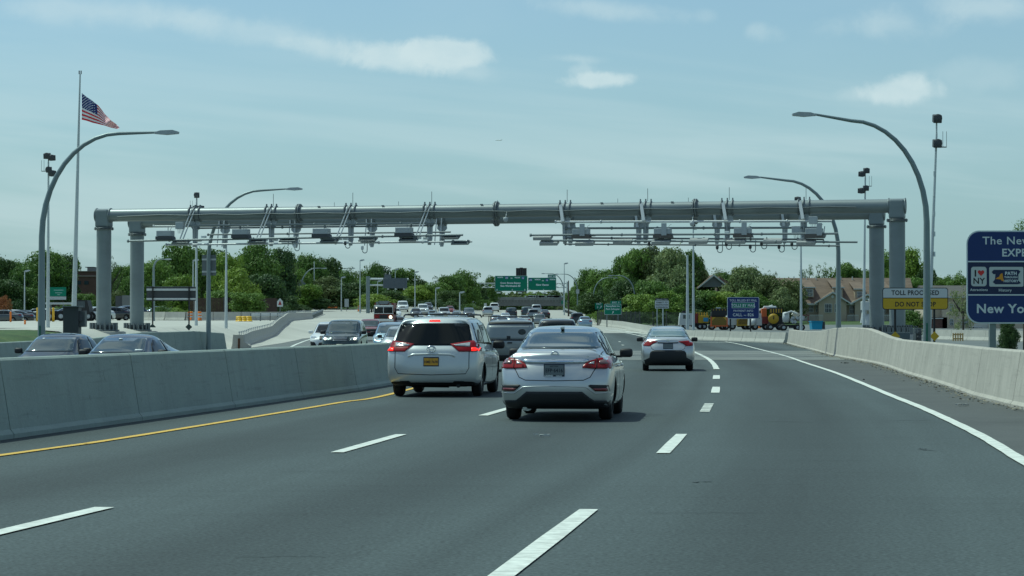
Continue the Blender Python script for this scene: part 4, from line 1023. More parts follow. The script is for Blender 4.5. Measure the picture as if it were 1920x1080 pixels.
# parked cars in the lot on the left
PARK = [
 ('sedan', P_BLACK, 30, 300, PI / 2, 'black sedan parked nearest on the left, beside the red post'),
 ('suv', P_BLACK, 28, 325, PI / 2, 'long black SUV parked behind the black sedan at the left'),
 ('sedan', P_CHAR, 52, 318, PI / 2 + .3, 'charcoal sedan parked between the black SUV and the lamp post'),
 ('sedan', P_WHITE, 69, 340, PI / 2, 'white sedan parked left of the yellow posts'),
 ('suv', P_CHAR, 66, 360, PI / 2, 'dark wagon in the back row left of the yellow posts'),
 ('sedan', P_BLACK, 108, 318, PI - .4, 'black sedan parked right of the yellow posts'),
 ('sedan', P_BLACK, 210, 262, PI / 2 + .7, 'black hatchback parked behind the first gantry column'),
 ('sedan', P_SILVER, 222, 290, PI / 2 + .8, 'silver sedan parked right of the black hatchback'),
 ('minivan', P_NAVY, 238, 305, PI / 2 + .5, 'navy minivan parked between the two left gantry columns'),
 ('sedan', P_NAVY, 298, 345, PI / 2, 'blue sedan parked behind the back of the road sign'),
 ('suv', P_WHITE, 12, 350, PI / 2, 'white SUV in the back row at the left edge of the photo'),
 ('suv', P_GREY, 90, 350, PI / 2, 'grey SUV parked behind the green guide sign'),
 ('sedan', P_NAVY, 128, 290, PI / 2 + .4, 'dark blue car parked left of the black truck'),
 ('sedan', P_CHAR, 6, 285, PI / 2, 'charcoal car parked nearest the left photo edge'),
 ('sedan', P_PEARL, 178, 255, PI / 2 + .9, 'white car mostly hidden behind the first gantry column'),
]
for kind, pt, cx, Y, rot, lab in PARK:
    X = X_(cx, Y); L_ = SPEC[kind]['L']; d = Vector((-math.sin(rot), math.cos(rot), 0)); loc = Vector((X, Y, T(X, Y))) - d * L_ / 2
    car_base(kind, 'parked_car', loc, rot, lab, 'parked car', 'cars parked in the left lot', pt, mirrors=None)
for cx, Y, lab in ((1830, 300, 'white car parked behind the right wall, below the left edge of the big blue sign'), (1895, 310, 'white car parked behind the right wall, right of the blue sign post')):
    X = X_(cx, Y); car_base('sedan', 'parked_car', Vector((X + 2.3, Y, .02)), PI / 2, lab, 'parked car', 'cars parked by the right building', P_WHITE, mirrors=None)
# ------------------------------------------------------------------ toll gantry
M_STEEL = mat('galvanised_steel', (.21, .24, .245), .42, .22, var=.10, scale=1.2, stretch=(.4, 1, 1))
M_STEELD = mat('dull_steel', (.17, .19, .195), .5, .4, var=.1, scale=2)
M_STEELL = mat('bright_steel', (.56, .58, .58), .45, .2)
M_BOXG = mat('equipment_grey', (.40, .43, .44), .5, var=.06, scale=3)
M_BOXD = mat('equipment_dark', (.06, .065, .07), .6)
M_BOXW = mat('equipment_white', (.72, .75, .74), .4)
M_PANEL = mat('antenna_panel', (.36, .37, .36), .5)
M_POLE = mat('painted_pole', (.21, .255, .26), .45, .3, var=.08, scale=1)
M_POLEL = mat('pale_pole', (.52, .56, .56), .5, .3, var=.12, scale=1.5, stretch=(1, 1, .3))
M_CONCP = mat('pedestal_concrete', (.36, .36, .33), .85, var=.15, scale=2)

GL = at(195, 404, 131.0); GR = at(1682, 386, 120.0)      # beam centre at the columns
gz = (GL.z + GR.z) / 2
GD = Vector((GR.x - GL.x, GR.y - GL.y, 0)); GLEN = GD.length; GD.normalize(); GN = Vector((-GD.y, GD.x, 0))   # GN points away from the camera
GANG = math.atan2(GD.y, GD.x)
def s_of(px, d=0.0):
    """beam coordinate s at photo column px for a point d metres nearer than the front beam"""
    r = ray(px, 540); r.z = 0; o = Vector((GL.x, GL.y, 0)) - GN * d
    # solve t*r = o + s*GD
    det = r.x * (-GD.y) - r.y * (-GD.x); t = (o.x * (-GD.y) - o.y * (-GD.x)) / det
    return (r * t - o).dot(GD), (r * t).y
def z_of(px, py, d=0.0):
    s_, Y = s_of(px, d); return H + ray(px, py).z / ray(px, py).y * Y
gantry = tag(empty('toll_gantry', (GL.x, GL.y, 0), GANG), 'wide grey double-tube toll gantry carrying cameras and antennas over both roads', 'toll gantry')
# local frame: x = along the beam, y = away from the camera
def gzl(s_): return GL.z + (GR.z - GL.z) * s_ / GLEN
BK = 8.1
def beam(name, y, x0, x1, z0, z1, r):
    mb = MB(); n = 14; pts = [(x0 + (x1 - x0) * k / n, y, z0 + (z1 - z0) * k / n) for k in range(n + 1)]
    mb.tube(pts, r, 28); return mb.build(name, M_STEEL, gantry)
beam('front_beam', 0, .2, GLEN - .2, GL.z, GR.z, .345)
sbl = -1.6; sbr = GLEN - 1.9
zbl = at(263, 417, 139.7).z; zbr = at(1642, 399, 127.9).z
beam('rear_beam', BK, sbl, sbr, zbl, zbr, .335)
for (x, y, zt, zc) in ((0, 0, GL.z, 0), (GLEN, 0, GR.z, 0), (sbl, BK, zbl, 0), (sbr, BK, zbr, 0)):
    wx = GL + GD * x + GN * y; zg = T(wx.x, wx.y)
    if wx.x > 0: zg = 0.0
    zp = 1.28 if wx.x < 0 else 1.15
    mb = MB(); mb.tube([(x, y, zp), (x, y, zt - .75)], .40, 28); c = mb.build('column', M_STEEL, gantry)
    mb = MB(); mb.box((x, y, zt - .17), (.78, .76, .98), bev=.10); mb.tube([(x - .41, y, zt), (x + .41, y, zt)], .368, 24)
    for sx in (-.41, .41): mb.lathe([(.34, sx - .025), (.40, sx - .025), (.40, sx + .025), (.34, sx + .025)], (x, y, zt), 'x', 28)
    mb.build('column_head', M_STEEL, gantry)
    mb = MB(); mb.lathe([(.38, zt - .79), (.54, zt - .77), (.54, zt - .74), (.38, zt - .74)], (x, y, 0), 'z', 28); mb.lathe([(.38, zt - .71), (.54, zt - .71), (.54, zt - .68), (.38, zt - .66)], (x, y, 0), 'z', 28)
    for k in range(16): a = 2 * PI * k / 16; mb.tube([(x + .48 * math.cos(a), y + .48 * math.sin(a), zt - .81), (x + .48 * math.cos(a), y + .48 * math.sin(a), zt - .64)], .02, 6)
    mb.build('flange', M_STEELD, gantry)
    mb = MB(); mb.lathe([(.4, zp + .04), (.85, zp + .04), (.85, zp - .04), (.4, zp - .04)], (x, y, 0), 'z', 28)
    for k in range(18):
        a = 2 * PI * k / 18; mb.tube([(x + .72 * math.cos(a), y + .72 * math.sin(a), zp - .1), (x + .72 * math.cos(a), y + .72 * math.sin(a), zp + .42)], .05, 6)
        mb.box((x + .55 * math.cos(a), y + .55 * math.sin(a), zp + .16), (.3, .03, .3), rot=Matrix.Rotation(a, 3, 'Z'))
    mb.build('anchor_ring', M_STEELD, gantry)
    mb = MB(); mb.lathe([(0, zp - .05), (1.15, zp - .05), (1.2, zp - .1), (1.2, zg - .6)], (x, y, 0), 'z', 28); mb.build('pedestal', M_CONCP, gantry)
# bolted joints on the tubes
for px in (561, 931, 1304):
    for y, r, zf in ((0, .345, lambda s_: gzl(s_)), (BK, .335, lambda s_: zbl + (zbr - zbl) * s_ / GLEN)):
        s_ = s_of(px, -y)[0]; z = zf(s_); mb = MB()
        for g_ in (-.05, .05): mb.lathe([(r - .02, g_ - .03), (r + .15, g_ - .03), (r + .15, g_ + .03), (r - .02, g_ + .03)], (s_, y, z), 'x', 28)
        for k in range(18): a = 2 * PI * k / 18; mb.tube([(s_ - .14, y + (r + .08) * math.cos(a), z + (r + .08) * math.sin(a)), (s_ + .14, y + (r + .08) * math.cos(a), z + (r + .08) * math.sin(a))], .022, 6)
        mb.build('joint_flange', M_STEELD, gantry)
# hangers
def hanger(px, rear, right):
    y = BK if rear else 0; s_ = s_of(px, -y)[0]; z = gzl(s_) if not rear else zbl + (zbr - zbl) * s_ / GLEN
    h = empty('hanger', (s_, y, z)); h.parent = gantry; mb = MB(); r = .36
    for g_ in (-.28, .0, .28) if not rear else (-.2, .2):
        mb.lathe([(r, g_ - .03), (r + .06, g_ - .03), (r + .06, g_ + .03), (r, g_ + .03)], (0, 0, 0), 'x', 20)
        mb.box((g_, 0, .45), (.05, .10, .12))
    mb.build('clamp', M_STEELD, h)
    pl = MB(); zz = -.45
    pl.prism([(-.28, zz + .1), (.28, zz + .1), (.33, zz - .35), (.17, zz - .55), (.15, zz - 1.35), (.06, zz - 1.75), (-.12, zz - 1.75), (-.15, zz - 1.35), (-.17, zz - .55), (-.33, zz - .35)], -.06, .06)
    pl.box((0, 0, zz - .8), (.05, .34, 1.5)); o_ = pl.build('drop_plate', M_BOXG, h); o_.scale = (.85, 1, .72 if rear else .80)
    br = MB()
    if not rear:
        if right: br.box((-.06, -.55, -.2), (.16, .10, .95), rot=Matrix.Rotation(R(-12), 3, 'Y') @ Matrix.Rotation(R(-18), 3, 'X'))
        else:
            for g_ in (-.15, .03): br.tube([(g_ + .1, -.38, .25), (g_ - .42, -.95, -1.55)], .035, 8)
        br.box((0, -.5, -1.62), (.08, .9, .1))
    else:
        br.box((-.05, -.40, -.25), (.13, .10, .8), rot=Matrix.Rotation(R(-8), 3, 'Y')) if right else [br.tube([(g_, -.38, .1), (g_ - .1, -.5, -1.5)], .035, 8) for g_ in (-.2, .1)]
    br.build('brace', M_STEELL, h)
    if not rear:
        ro = MB(); ro.tube([(.1, 0, .4), (.1, 0, 1.05)], .014, 6); ro.build('lightning_rod', M_STEELD, h)
for px in (366, 509, 658, 806): hanger(px, False, False)
for px in (1060, 1211, 1364, 1508): hanger(px, False, True)
for px in (422, 555, 698, 829): hanger(px, True, False)
for px in (1070, 1198, 1345, 1472): hanger(px, True, True)
def rail(px0, py0, px1, py1, d, r, mt=M_STEEL, sag=0.0):
    a = s_of(px0, d)[0]; b = s_of(px1, d)[0]; za = z_of(px0, py0, d); zb = z_of(px1, py1, d); mb = MB(); n = 8
    mb.tube([(a + (b - a) * k / n, -d, za + (zb - za) * k / n - sag * math.sin(PI * k / n)) for k in range(n + 1)], r, 8)
    k = a
    while k < b:
        t = (k - a) / (b - a); mb.lathe([(r, -.04), (r + .03, -.04), (r + .03, .04), (r, .04)], (k, -d, za + (zb - za) * t - sag * math.sin(PI * t)), 'x', 8); k += 2.4
    mb.build('equipment_rail', mt, gantry)
# left side rails (front frame d>0 is towards the camera), then right side
for a in ((352, 423, 815, 418, .55, .05, M_STEEL), (372, 428, 812, 423, .1, .045, M_STEELD), (240, 452, 868, 440.5, 1.1, .055, M_STEEL), (312, 459, 885, 453, .9, .05, M_STEELL), (390, 440, 845, 435, -6.8, .045, M_STEELD), (288, 424, 330, 424, .5, .04, M_STEELL),
          (1042, 416, 1560, 414.5, .5, .06, M_STEELL), (1062, 428, 1536, 427, .1, .055, M_STEEL), (995, 441, 1572, 438, 1.0, .055, M_STEEL), (1062, 446, 1545, 449, .3, .045, M_STEELD), (1020, 451, 1608, 454, 1.1, .05, M_STEEL), (1060, 457.5, 1575, 461, -6.6, .045, M_STEELD)): rail(*a)
def cambox(px, py, d, right):
    s_ = s_of(px, d)[0]; z = z_of(px, py, d); c = empty('camera_unit', (s_, -d, z)); c.parent = gantry
    mb = MB(); mb.prism([(-.35, .20), (-.35, -.06), (-.2, -.22), (.30, -.22), (.35, .20)], -.42, .42, axis='x') if False else mb.box((0, 0, .06), (.84, .55, .30), bev=.02)
    for g_ in (-.3, 0, .3): mb.box((g_, -.29, .12), (.05, .03, .03))
    mb.build('housing', M_BOXG, c)
    mb = MB(); mb.prism([(-.46, -.10), (.46, -.10), (.52, -.28), (-.46, -.28)], -.30, .25); mb.build('lens_hood', M_BOXD if not right else mat('hood_brown', (.11, .10, .09), .6), c)
    mb = MB(); mb.tube([(.15, 0, .2), (.15, 0, .42)], .02, 6); mb.tube([(.25, 0, .2), (.35, 0, .38), (.42, .1, .42)], .015, 6)
    if right: mb.box((.12 if px < 1500 else .3, -.33, .15), (.26, .06, .62)); mb.build('mount', M_BOXG, c)
    else: mb.build('mount', M_STEELD, c)
for px, py in ((310, 440), (452, 437), (603, 436), (758, 434)): cambox(px, py, 1.0, False)
for px, py in ((1090, 437), (1243, 436), (1393, 435), (1527, 436)): cambox(px, py, .9, True)
def panel(px, py, d, w=.95, h=.17, mt=M_PANEL, tray=False):
    s_ = s_of(px, d)[0]; z = z_of(px, py, d); mb = MB()
    mb.box((0, 0, 0), (w, .5, h), rot=Matrix.Rotation(R(20), 3, 'X'), bev=.015)
    if tray:
        for sx in (-1, 1): mb.box((sx * w * .42, 0, h * .6), (.1, .3, .16), rot=Matrix.Rotation(R(sx * 35), 3, 'Y'))
        mb.box((0, 0, h * .75), (w * .75, .3, .05))
    o = mb.build('antenna_panel', mt, gantry, (s_, -d, z)); return o
for px, py in ((340, 453), (483, 452), (541, 450), (618, 451), (690, 449), (766, 448), (845, 445), (864, 455)): panel(px, py, .95, tray=True, h=.09, mt=M_STEELD)
for px, py, d in ((1018, 445, 1.0), (1030, 455, 1.0), (1097, 455.5, 1.1), (1168, 453.5, .9), (1240, 453, 1.0), (1310, 452, .9), (1381, 452, 1.0), (1449, 452, .9), (1512, 454, 1.0)): panel(px, py, d)
for px, py in ((373, 451), (382, 444), (497, 450), (516, 450), (637, 448), (648, 448), (785, 446), (798, 447), (1112, 441), (1232, 446), (1250, 446), (1364, 436)):
    s_ = s_of(px, .8)[0]; mb = MB(); mb.box((0, 0, 0), (.22, .3, .12), bev=.02); mb.build('sensor_box', M_BOXW, gantry, (s_, -.8, z_of(px, py, .8)))
for px, py in ((337, 423), (1525, 413), (1493, 431)):
    s_ = s_of(px, .7)[0]; mb = MB(); mb.box((0, 0, 0), (.42, .3, .38), bev=.02)
    for k in range(4): mb.tube([(-.12 + k * .08, 0, -.15), (-.12 + k * .08 + .03, 0, -.42)], .012, 5)
    mb.build('junction_box', M_BOXG, gantry, (s_, -.7, z_of(px, py, .7)))
def hook(px, py, big=False):
    s_ = s_of(px, .9)[0]; z = z_of(px, py, .9); mb = MB(); r_ = .13
    pts = [(r_, 0, .42), (r_, 0, 0)] + [(r_ * math.cos(a), 0, -r_ + .1 + r_ * math.sin(a) * 1.0 - .02) for a in [-PI * k / 8 for k in range(1, 9)]]
    c = empty('overview_camera', (s_, -.9, z)); c.parent = gantry
    mb.tube(pts, .022, 8); mb.build('hook_arm', M_STEEL, c)
    q = MB(); q.lathe([(0, .14), (.07, .12), (.08, 0), (.05, -.08), (0, -.1)], (-r_ - .01, 0, .06), 'z', 12); q.build('dome', M_BOXD if not big else M_BOXW, c)
for px, py, b in ((557, 464, 1), (652, 459, 0), (684, 468, 1), (1222, 460, 0), (1350, 467, 0), (1367, 461, 0), (1412, 466, 0), (1433, 460, 0), (1466, 466, 0), (1490, 461, 0)): hook(px, py, b)
for px, py in ((1298, 420), (1545, 441), (948, 412)):
    s_ = s_of(px, .6)[0]; mb = MB(); mb.lathe([(0, .14), (.12, .12), (.13, .02), (.09, -.1), (0, -.14)], (0, 0, 0), 'z', 14); mb.tube([(0, 0, .1), (0, .3, .45)], .025, 6); mb.build('dome_camera', M_BOXG, gantry, (s_, -.6, z_of(px, py, .6)))
for px in (600, 720, 905, 1130, 1262):
    s_ = s_of(px)[0]; mb = MB(); mb.box((s_, -.2, gzl(s_) + .33), (.14, .06, .05)); mb.tube([(s_ + .8, 0, gzl(s_) + .3), (s_ + .8, 0, gzl(s_) + .55)], .012, 5); mb.build('beam_fitting', M_STEELD, gantry)
cab = MB()
for off in (0, .12): cab.tube([(1.0, -.38 - off, GL.z - .1)] + [(k, -.40 - off, gzl(k) - .02 - .05 * (int(k / 1.5) % 2)) for k in np.arange(2, GLEN - 1, 1.5)], .02, 5)
cab.build('cable_run', M_STEELD, gantry)

# ------------------------------------------------------------------ lamps, masts, flag
def davit(name, px, Y, top_py, reach_px, label, group, tip_py=None, base=None, r=.13, sleeve=False):
    x = X_(px, Y); z0 = T(x, Y) if base is None else base; zt = H + (HY - top_py) / F * Y; reach = reach_px / F * Y; sg = 1 if reach > 0 else -1; reach = abs(reach)
    ztip = zt if tip_py is None else H + (HY - tip_py) / F * Y
    root = tag(empty(name, (x, Y, z0)), label, 'street lamp', group); rx = reach * .56; h = zt - z0; zc = h - min(3.9, rx * 1.35); mb = MB()
    pts = [(0, 0, 0), (0, 0, zc * .5), (0, 0, zc)]; rad = [r, r * .88, r * .75]
    for k in range(1, 11):
        a = PI / 2 * k / 10; pts.append((sg * rx * (1 - math.cos(a)), 0, zc + (h - zc) * math.sin(a))); rad.append(r * (.75 - .32 * k / 10))
    for k in range(1, 4): pts.append((sg * (rx + (reach * .83 - rx) * k / 3), 0, h + (ztip - zt) * k / 3)); rad.append(r * (.43 - .05 * k))
    mb.tube(pts, rad, 12); mb.lathe([(r, .02), (r * 1.9, .02), (r * 1.9, -.15), (r, -.15)], axis='z', n=12); mb.build('pole', M_POLE, root)
    l = MB(); hz_ = h + (ztip - zt)
    l.prism([(0, 0), (.25, .07), (.75, .09), (1.0, .02), (.98, -.05), (.5, -.09), (0, -.05)], -.13, .13); 
    o = l.build('lamp_head', M_BOXG, root, (sg * reach * .82, 0, hz_)); o.scale = (sg * max(.75, reach * .18), 1, 1)
    if sleeve:
        q = MB(); q.box((-.03, -r - .01, 1.25), (.055, .02, .75)); q.build('number_plaque', mat('sleeve_green', (.02, .13, .08), .5), root)
    return root
G1 = 'curved street lamps along the highway'
davit('street_lamp', 78, 90, 250, 257, 'tall curved street lamp at the left edge, in front of the flagpole', G1, 248, r=.155, sleeve=True)
davit('street_lamp', 1738, 90, 226, -252, 'tallest curved street lamp, rising in front of the yellow and white toll sign', G1, 214, base=0, r=.155, sleeve=True)
l2 = davit('street_lamp', 391, 139, 357, 176, 'curved street lamp behind the left gantry beam, with sign backs on its pole', G1, 354, r=.15)
q = MB(); q.box((0, 0, 0), (.82, .03, 1.2)); q.build('sign_back', M_STEELD, l2, (0, .2, H + (612 - 497) / F * 139 - l2.location.z))
q = MB()
for dz in (.33, -.38): q.box((0, -.03, dz), (.82, .03, .1))
q.build('sign_brace', M_STEELL, l2, (0, .2, H + (612 - 497) / F * 139 - l2.location.z))
davit('street_lamp', 1572, 132, 338, -177, 'curved street lamp passing behind the right end of the gantry rails', G1, 332, base=0, r=.16)
for px, Y, top, reach, lab in ((565, 400, 503, 48, 'curved lamp with a diamond sign back, left of the orange barrels'), (622, 440, 503, 44, 'curved lamp right above the orange barrels'), (1113, 400, 521, 46, 'curved lamp just left of the green exit sign, arm to the right'),
                               (1190, 360, 517, -50, 'curved lamp behind the green exit sign, arm to the left'), (1083, 440, 514, -42, 'curved lamp right of the green overhead signs, arm to the left'), (1057, 470, 513, -42, 'curved lamp at the right edge of the green overhead signs'), (288, 250, 486, 24, 'small curved lamp behind the left sign back')):
    d_ = davit('street_lamp', px, Y, top, reach, lab, G1, r=.15)
    if px == 565: q = MB(); q.prism([(0, -.75), (.75, 0), (0, .75), (-.75, 0)], -.02, .02); q.build('diamond_sign_back', M_STEELD, d_, (0, -.2, 4.6))
    if px == 622: q = MB(); q.box((0, 0, 0), (.9, .04, .35)); q.box((0, 0, .5), (.9, .04, .3)); q.build('sign_back', M_STEELD, d_, (0, -.2, 5.0))
    if px == 1083: q = MB(); q.box((0, 0, 0), (.6, .04, .8)); q.build('small_sign', M_BOXG, d_, (0, -.2, 4.2))
def straight(px, Y, top, label, lean=0, head=True, r=.12, mt=None, base=None, group='straight light poles'):
    x = X_(px, Y); z0 = T(x, Y) if base is None else base; h = H + (HY - top) / F * Y - z0
    root = tag(empty('light_pole', (x, Y, z0)), label, 'light pole', group); mb = MB(); mb.tube([(0, 0, 0), (lean, 0, h)], [r, r * .5], 8); mb.build('pole', mt or M_POLEL, root)
    if head:
        q = MB(); q.prism([(-.1, -.12), (.1, .1), (.6, .16), (.75, .02), (.3, -.15)], -.15, .15); q.build('lamp_head', M_BOXG, root, (lean, 0, h))
    return root
for px, Y, top, lab in ((675, 380, 488, 'slim light pole standing alone left of the fire engine'), (741, 430, 505, 'slim light pole behind the grey sign back'), (778, 420, 510, 'slim light pole right of the grey sign back'), (817, 380, 540, 'short light pole behind the oncoming queue'),
                        (862, 330, 548, 'short light pole with a small plate, left of the far green signs'), (1058, 430, 494, 'tall slim light pole at the right end of the green overhead signs'), (640, 400, 520, 'slim light pole right of the orange barrels'), (708, 400, 527, 'slim light pole directly above the fire engine'),
                        (46, 330, 508, 'slim light pole in the left car park'), (362, 300, 488, 'light pole between the sign back and the pale mast'), (886, 520, 525, 'first of two bare poles left of the green overhead signs'), (891, 530, 523, 'second of two bare poles left of the green overhead signs'), (589, 420, 490, 'bare pole among the trees right of the curved lamp')):
    straight(px, Y, top, lab, head=px not in (886, 891, 589))
straight(1066, 420, 526, 'dark wooden utility pole right of the green overhead signs', head=False, mt=mat('wood_pole', (.08, .065, .05), .9), r=.16, group=None)
straight(1289, 230, 478, 'shorter of two pale poles behind the maintenance trucks', head=False, r=.17, base=.5)
straight(424, 190, 460, 'pale mast pole left of the big tree, without lamp', head=False, r=.13)

def mast(px, Y, top_py, label, cage=1, lights=((-1, .3, .5), (1, .5, .4), (-1, -.5, .3), (1, -.6, .5)), base=None, r=.12, lean=0.0, sc=1.0):
    x = X_(px, Y); z0 = T(x, Y) if base is None else base; h = H + (HY - top_py) / F * Y - z0
    root = tag(empty('floodlight_mast', (x, Y, z0)), label, 'floodlight mast', 'floodlight masts around the toll plaza')
    mb = MB(); mb.tube([(-lean, 0, 0), (-lean * .5, 0, h * .5), (0, 0, h - .1)], [r, r * .7, r * .42], 10); mb.tube([(0, 0, h - .1), (0, 0, h + max(l_[1] for l_ in lights) * sc - .1)], .04, 6)
    for k in range(5): mb.box((-lean * .3, -.08, h * .45 + k * h * .09), (.07, .08, .22))
    mb.build('pole', M_POLEL, root)
    c = MB(); sg = cage
    for dx in (.24, .38): c.tube([(sg * dx * sc, 0, h - .6 * sc), (sg * dx * sc, 0, h + .0)], .012, 5)
    for z in (h - .6 * sc,): c.tube([(0, 0, z), (sg * .38 * sc, 0, z)], .03, 5)
    c.build('cage', M_STEEL, root)
    for sx, dz, t in lights:
        f = MB(); rt = Matrix.Rotation(R(25 * t), 3, 'X') @ Matrix.Rotation(R(sx * 30), 3, 'Z'); f.box((0, 0, 0), (.32 * sc, .34 * sc, .30 * sc), rot=rt, bev=.03); f.lathe([(.0, -.2 * sc), (.15 * sc, -.19 * sc), (.17 * sc, -.17 * sc)], axis='y', n=14)
        f.build('floodlight', M_BOXD, root, (sx * .17 * sc, -.15, h + dz * sc - .15))
    return root
mast(90, 150, 300, 'floodlight mast with four lamps behind the left street lamp', -1, ((-.3, .35, .5), (1.2, .25, .4), (.3, -.4, .3), (1.4, -.6, .5)), sc=1.15)
mast(368, 175, 376, 'floodlight mast rising behind the left end of the gantry beam', -1, ((.2, .45, .5), (-.2, -.35, .4), (1.6, -.35, .5)), sc=1.2)
mast(1502, 200, 374, 'floodlight mast behind the right gantry rails, single dark lamp showing above', 1, ((-1.4, .15, .5),), base=.3, sc=1.2)
mast(1623, 165, 330, 'floodlight mast left of the right gantry columns, four lamps', 1, ((-1.3, .25, .5), (.3, .45, .4), (-1.5, -.75, .5), (.1, -.6, .3)), base=.2, sc=1.15, lean=.15)
mast(1757, 110, 246, 'floodlight mast beside the tallest right street lamp, two stacked lamps', 1, ((0, .6, .5), (0, -.35, .4)), base=.2, sc=1.2, r=.11, lean=.42)
mast(1300, 235, 420, 'thin floodlight mast with one small lamp above the gantry rails', 1, ((.2, .05, .5),), base=.4, sc=.9, r=.15)

# flagpole and flag at half mast
fx = X_(138, 150); fz = T(fx, 150)
fp = tag(empty('flagpole', (fx, 150, fz)), 'tall white flagpole left of the gantry', 'flagpole')
hh = H + (612 - 138) / F * 150 - fz; lean = 11 / F * 150
mb = MB(); mb.tube([(0, 0, 0), (lean * .5, 0, hh * .5), (lean, 0, hh)], [.17, .11, .045], 12); mb.build('pole', M_POLEL, fp)
mb = MB(); mb.box((lean - .06, 0, hh + .1), (.06, .06, .22)); mb.box((lean + .06, 0, hh + .1), (.06, .06, .22)); mb.build('truck', M_BOXD, fp)
M_FR = mat('flag_red', (.66, .035, .06), .8); M_FW = mat('flag_white', (.90, .90, .90), .8); M_FB = mat('flag_blue', (.03, .045, .20), .8)
fl = tag(empty('flag', (X_(153, 150), 149.95, H + (612 - 174) / F * 150)), 'United States flag at half mast, folded by the wind', 'flag')
# outline traced in photo pixels (per u along the fly): top edge and bottom edge
us = [0, .15, .3, .42, .55, .7, .85, 1.0]
topy = [174, 181, 188, 197, 212, 224, 231, 238]; boty = [224, 226, 229.5, 232, 235, 238.5, 240.5, 242]; xx = [152.5, 161, 172, 183, 194, 206, 215, 222.5]
def flagpt(u, v):
    x = np.interp(u, us, xx); t = np.interp(u, us, topy); b = np.interp(u, us, boty); k = F / 150
    y = t + (b - t) * v
    fold = .22 * math.sin(u * 15 + v * 2.2) * min(1, u * 2.5) + .12 * math.sin(u * 31 + v * 5) * u
    return Vector(((x - 153) / k, fold, (174 - y) / k))
NU = 40; vs = []; fs = []; mi = []
for j in range(27):
    for i in range(NU + 1): vs.append(tuple(flagpt(i / NU, j / 26)))
for j in range(26):
    for i in range(NU):
        fs.append((j * (NU + 1) + i, j * (NU + 1) + i + 1, (j + 1) * (NU + 1) + i + 1, (j + 1) * (NU + 1) + i)); stp = j // 2
        mi.append(2 if (i < NU * .4 and stp < 7) else (0 if stp % 2 == 0 else 1))
me = bpy.data.meshes.new('cloth'); me.from_pydata(vs, [], fs); me.polygons.foreach_set('material_index', mi); me.polygons.foreach_set('use_smooth', [True] * len(fs)); me.update()
for q in (M_FR, M_FW, M_FB): me.materials.append(q)
co = bpy.data.objects.new('cloth', me); COL.objects.link(co); co.parent = fl
mb = MB()
for r_ in range(9):
    for c_ in range(6 if r_ % 2 == 0 else 5):
        u = (.028 + (c_ + (0 if r_ % 2 == 0 else .5)) * .065); v = (.035 + r_ * .058); p = flagpt(u, v); pr = .045
        star = [p + Vector((math.cos(PI / 2 + k * PI / 5) * (pr if k % 2 == 0 else pr * .4), -.03, math.sin(PI / 2 + k * PI / 5) * (pr if k % 2 == 0 else pr * .4))) for k in range(10)]
        mb.add(star, [tuple(range(10))])
mb.build('stars', M_FW, fl, fixn=False)

# airliner high up
ap = tag(empty('airliner', at(935, 263, 14000), R(80)), 'tiny distant airliner in the sky above the gantry', 'airplane')
mb = MB(); mb.tube([(-20, 0, 0), (-17, 0, .3), (14, 0, 0), (20, 0, 1)], [.3, 2, 2, .4], 10); mb.build('fuselage', M_FW, ap)
mb = MB(); mb.prism([(-3, 0), (3, 0), (7, 18), (5, 18)], -.3, .3, axis='z'); mb.prism([(-3, 0), (3, 0), (7, -18), (5, -18)], -.3, .3, axis='z'); mb.build('wings', M_FW, ap)
mb = MB(); mb.prism([(14, 0), (20, 0), (21, 6), (18, 6)], -.2, .2); mb.build('tail_fin', M_FW, ap)
ap.rotation_euler = (0, 0, R(12))

# ------------------------------------------------------------------ signs
M_SGRN = mat('sign_green', (.006, .165, .095), .45); M_SBLU = mat('sign_blue', (.007, .026, .14), .45); M_SWHT = mat('sign_white', (.52, .55, .55), .5); M_SYEL = mat('sign_yellow', (.50, .335, .015), .5)
M_SBLK = mat('sign_black', (.012, .013, .014), .5); M_SNAV = mat('sign_navy', (.010, .018, .07), .45); M_LET = mat('sign_lettering', (.62, .67, .70), .5); M_RED = mat('heart_red', (.55, .03, .03), .5); M_SORG = mat('sign_orange', (.62, .27, .02), .5)

def panel_part(root, name, outline, y, th, mt):
    mb = MB(); mb.prism(outline, y, y - th); return mb.build(name, mt, root)

# big blue sign, right edge
Y = 76.0; k = Y / F; sx0 = X_(1812, Y)
bs_ = tag(empty('blue_sign', (X_(1862, Y), Y, 0)), 'big blue guide sign with rounded corners cut by the right photo edge', 'road sign')
def bx(px): return (px - 1862) * k
def bz_(py): return H + (612 - py) * k
w = 312 * k; hgt = 174.5 * k; cx = bx(1812) + w / 2; cz = bz_(519.5)
panel_part(bs_, 'border', rrect(w, hgt, 24 * k, 7, cx, cz), 0, .03, M_LET)
panel_part(bs_, 'panel', rrect(w - 5 * k, hgt - 5 * k, 22 * k, 7, cx, cz), -.03, .006, M_SBLU)
panel_part(bs_, 'logo_panel', [(cx - w / 2 + 3 * k, bz_(551)), (cx + w / 2 - 3 * k, bz_(551)), (cx + w / 2 - 3 * k, bz_(492)), (cx - w / 2 + 3 * k, bz_(492))], -.036, .004, M_SNAV)
mb = MB()
for py in (490.5, 553): mb.box((cx, -.043, bz_(py)), (w - 5 * k, .008, 2.4 * k))
mb.build('divider', M_LET, bs_)
text_mesh([('The New York State', bx(1842), bz_(458), 20.5 * k, 'LEFT', .004, 1.08), ('EXPERIENCE', bx(1878), bz_(480.5), 20 * k, 'LEFT', .008, 1.0), ('New York City', bx(1830), bz_(586.5), 23.5 * k, 'LEFT', .010, 1.06)], .04).build('lettering', M_LET, bs_)
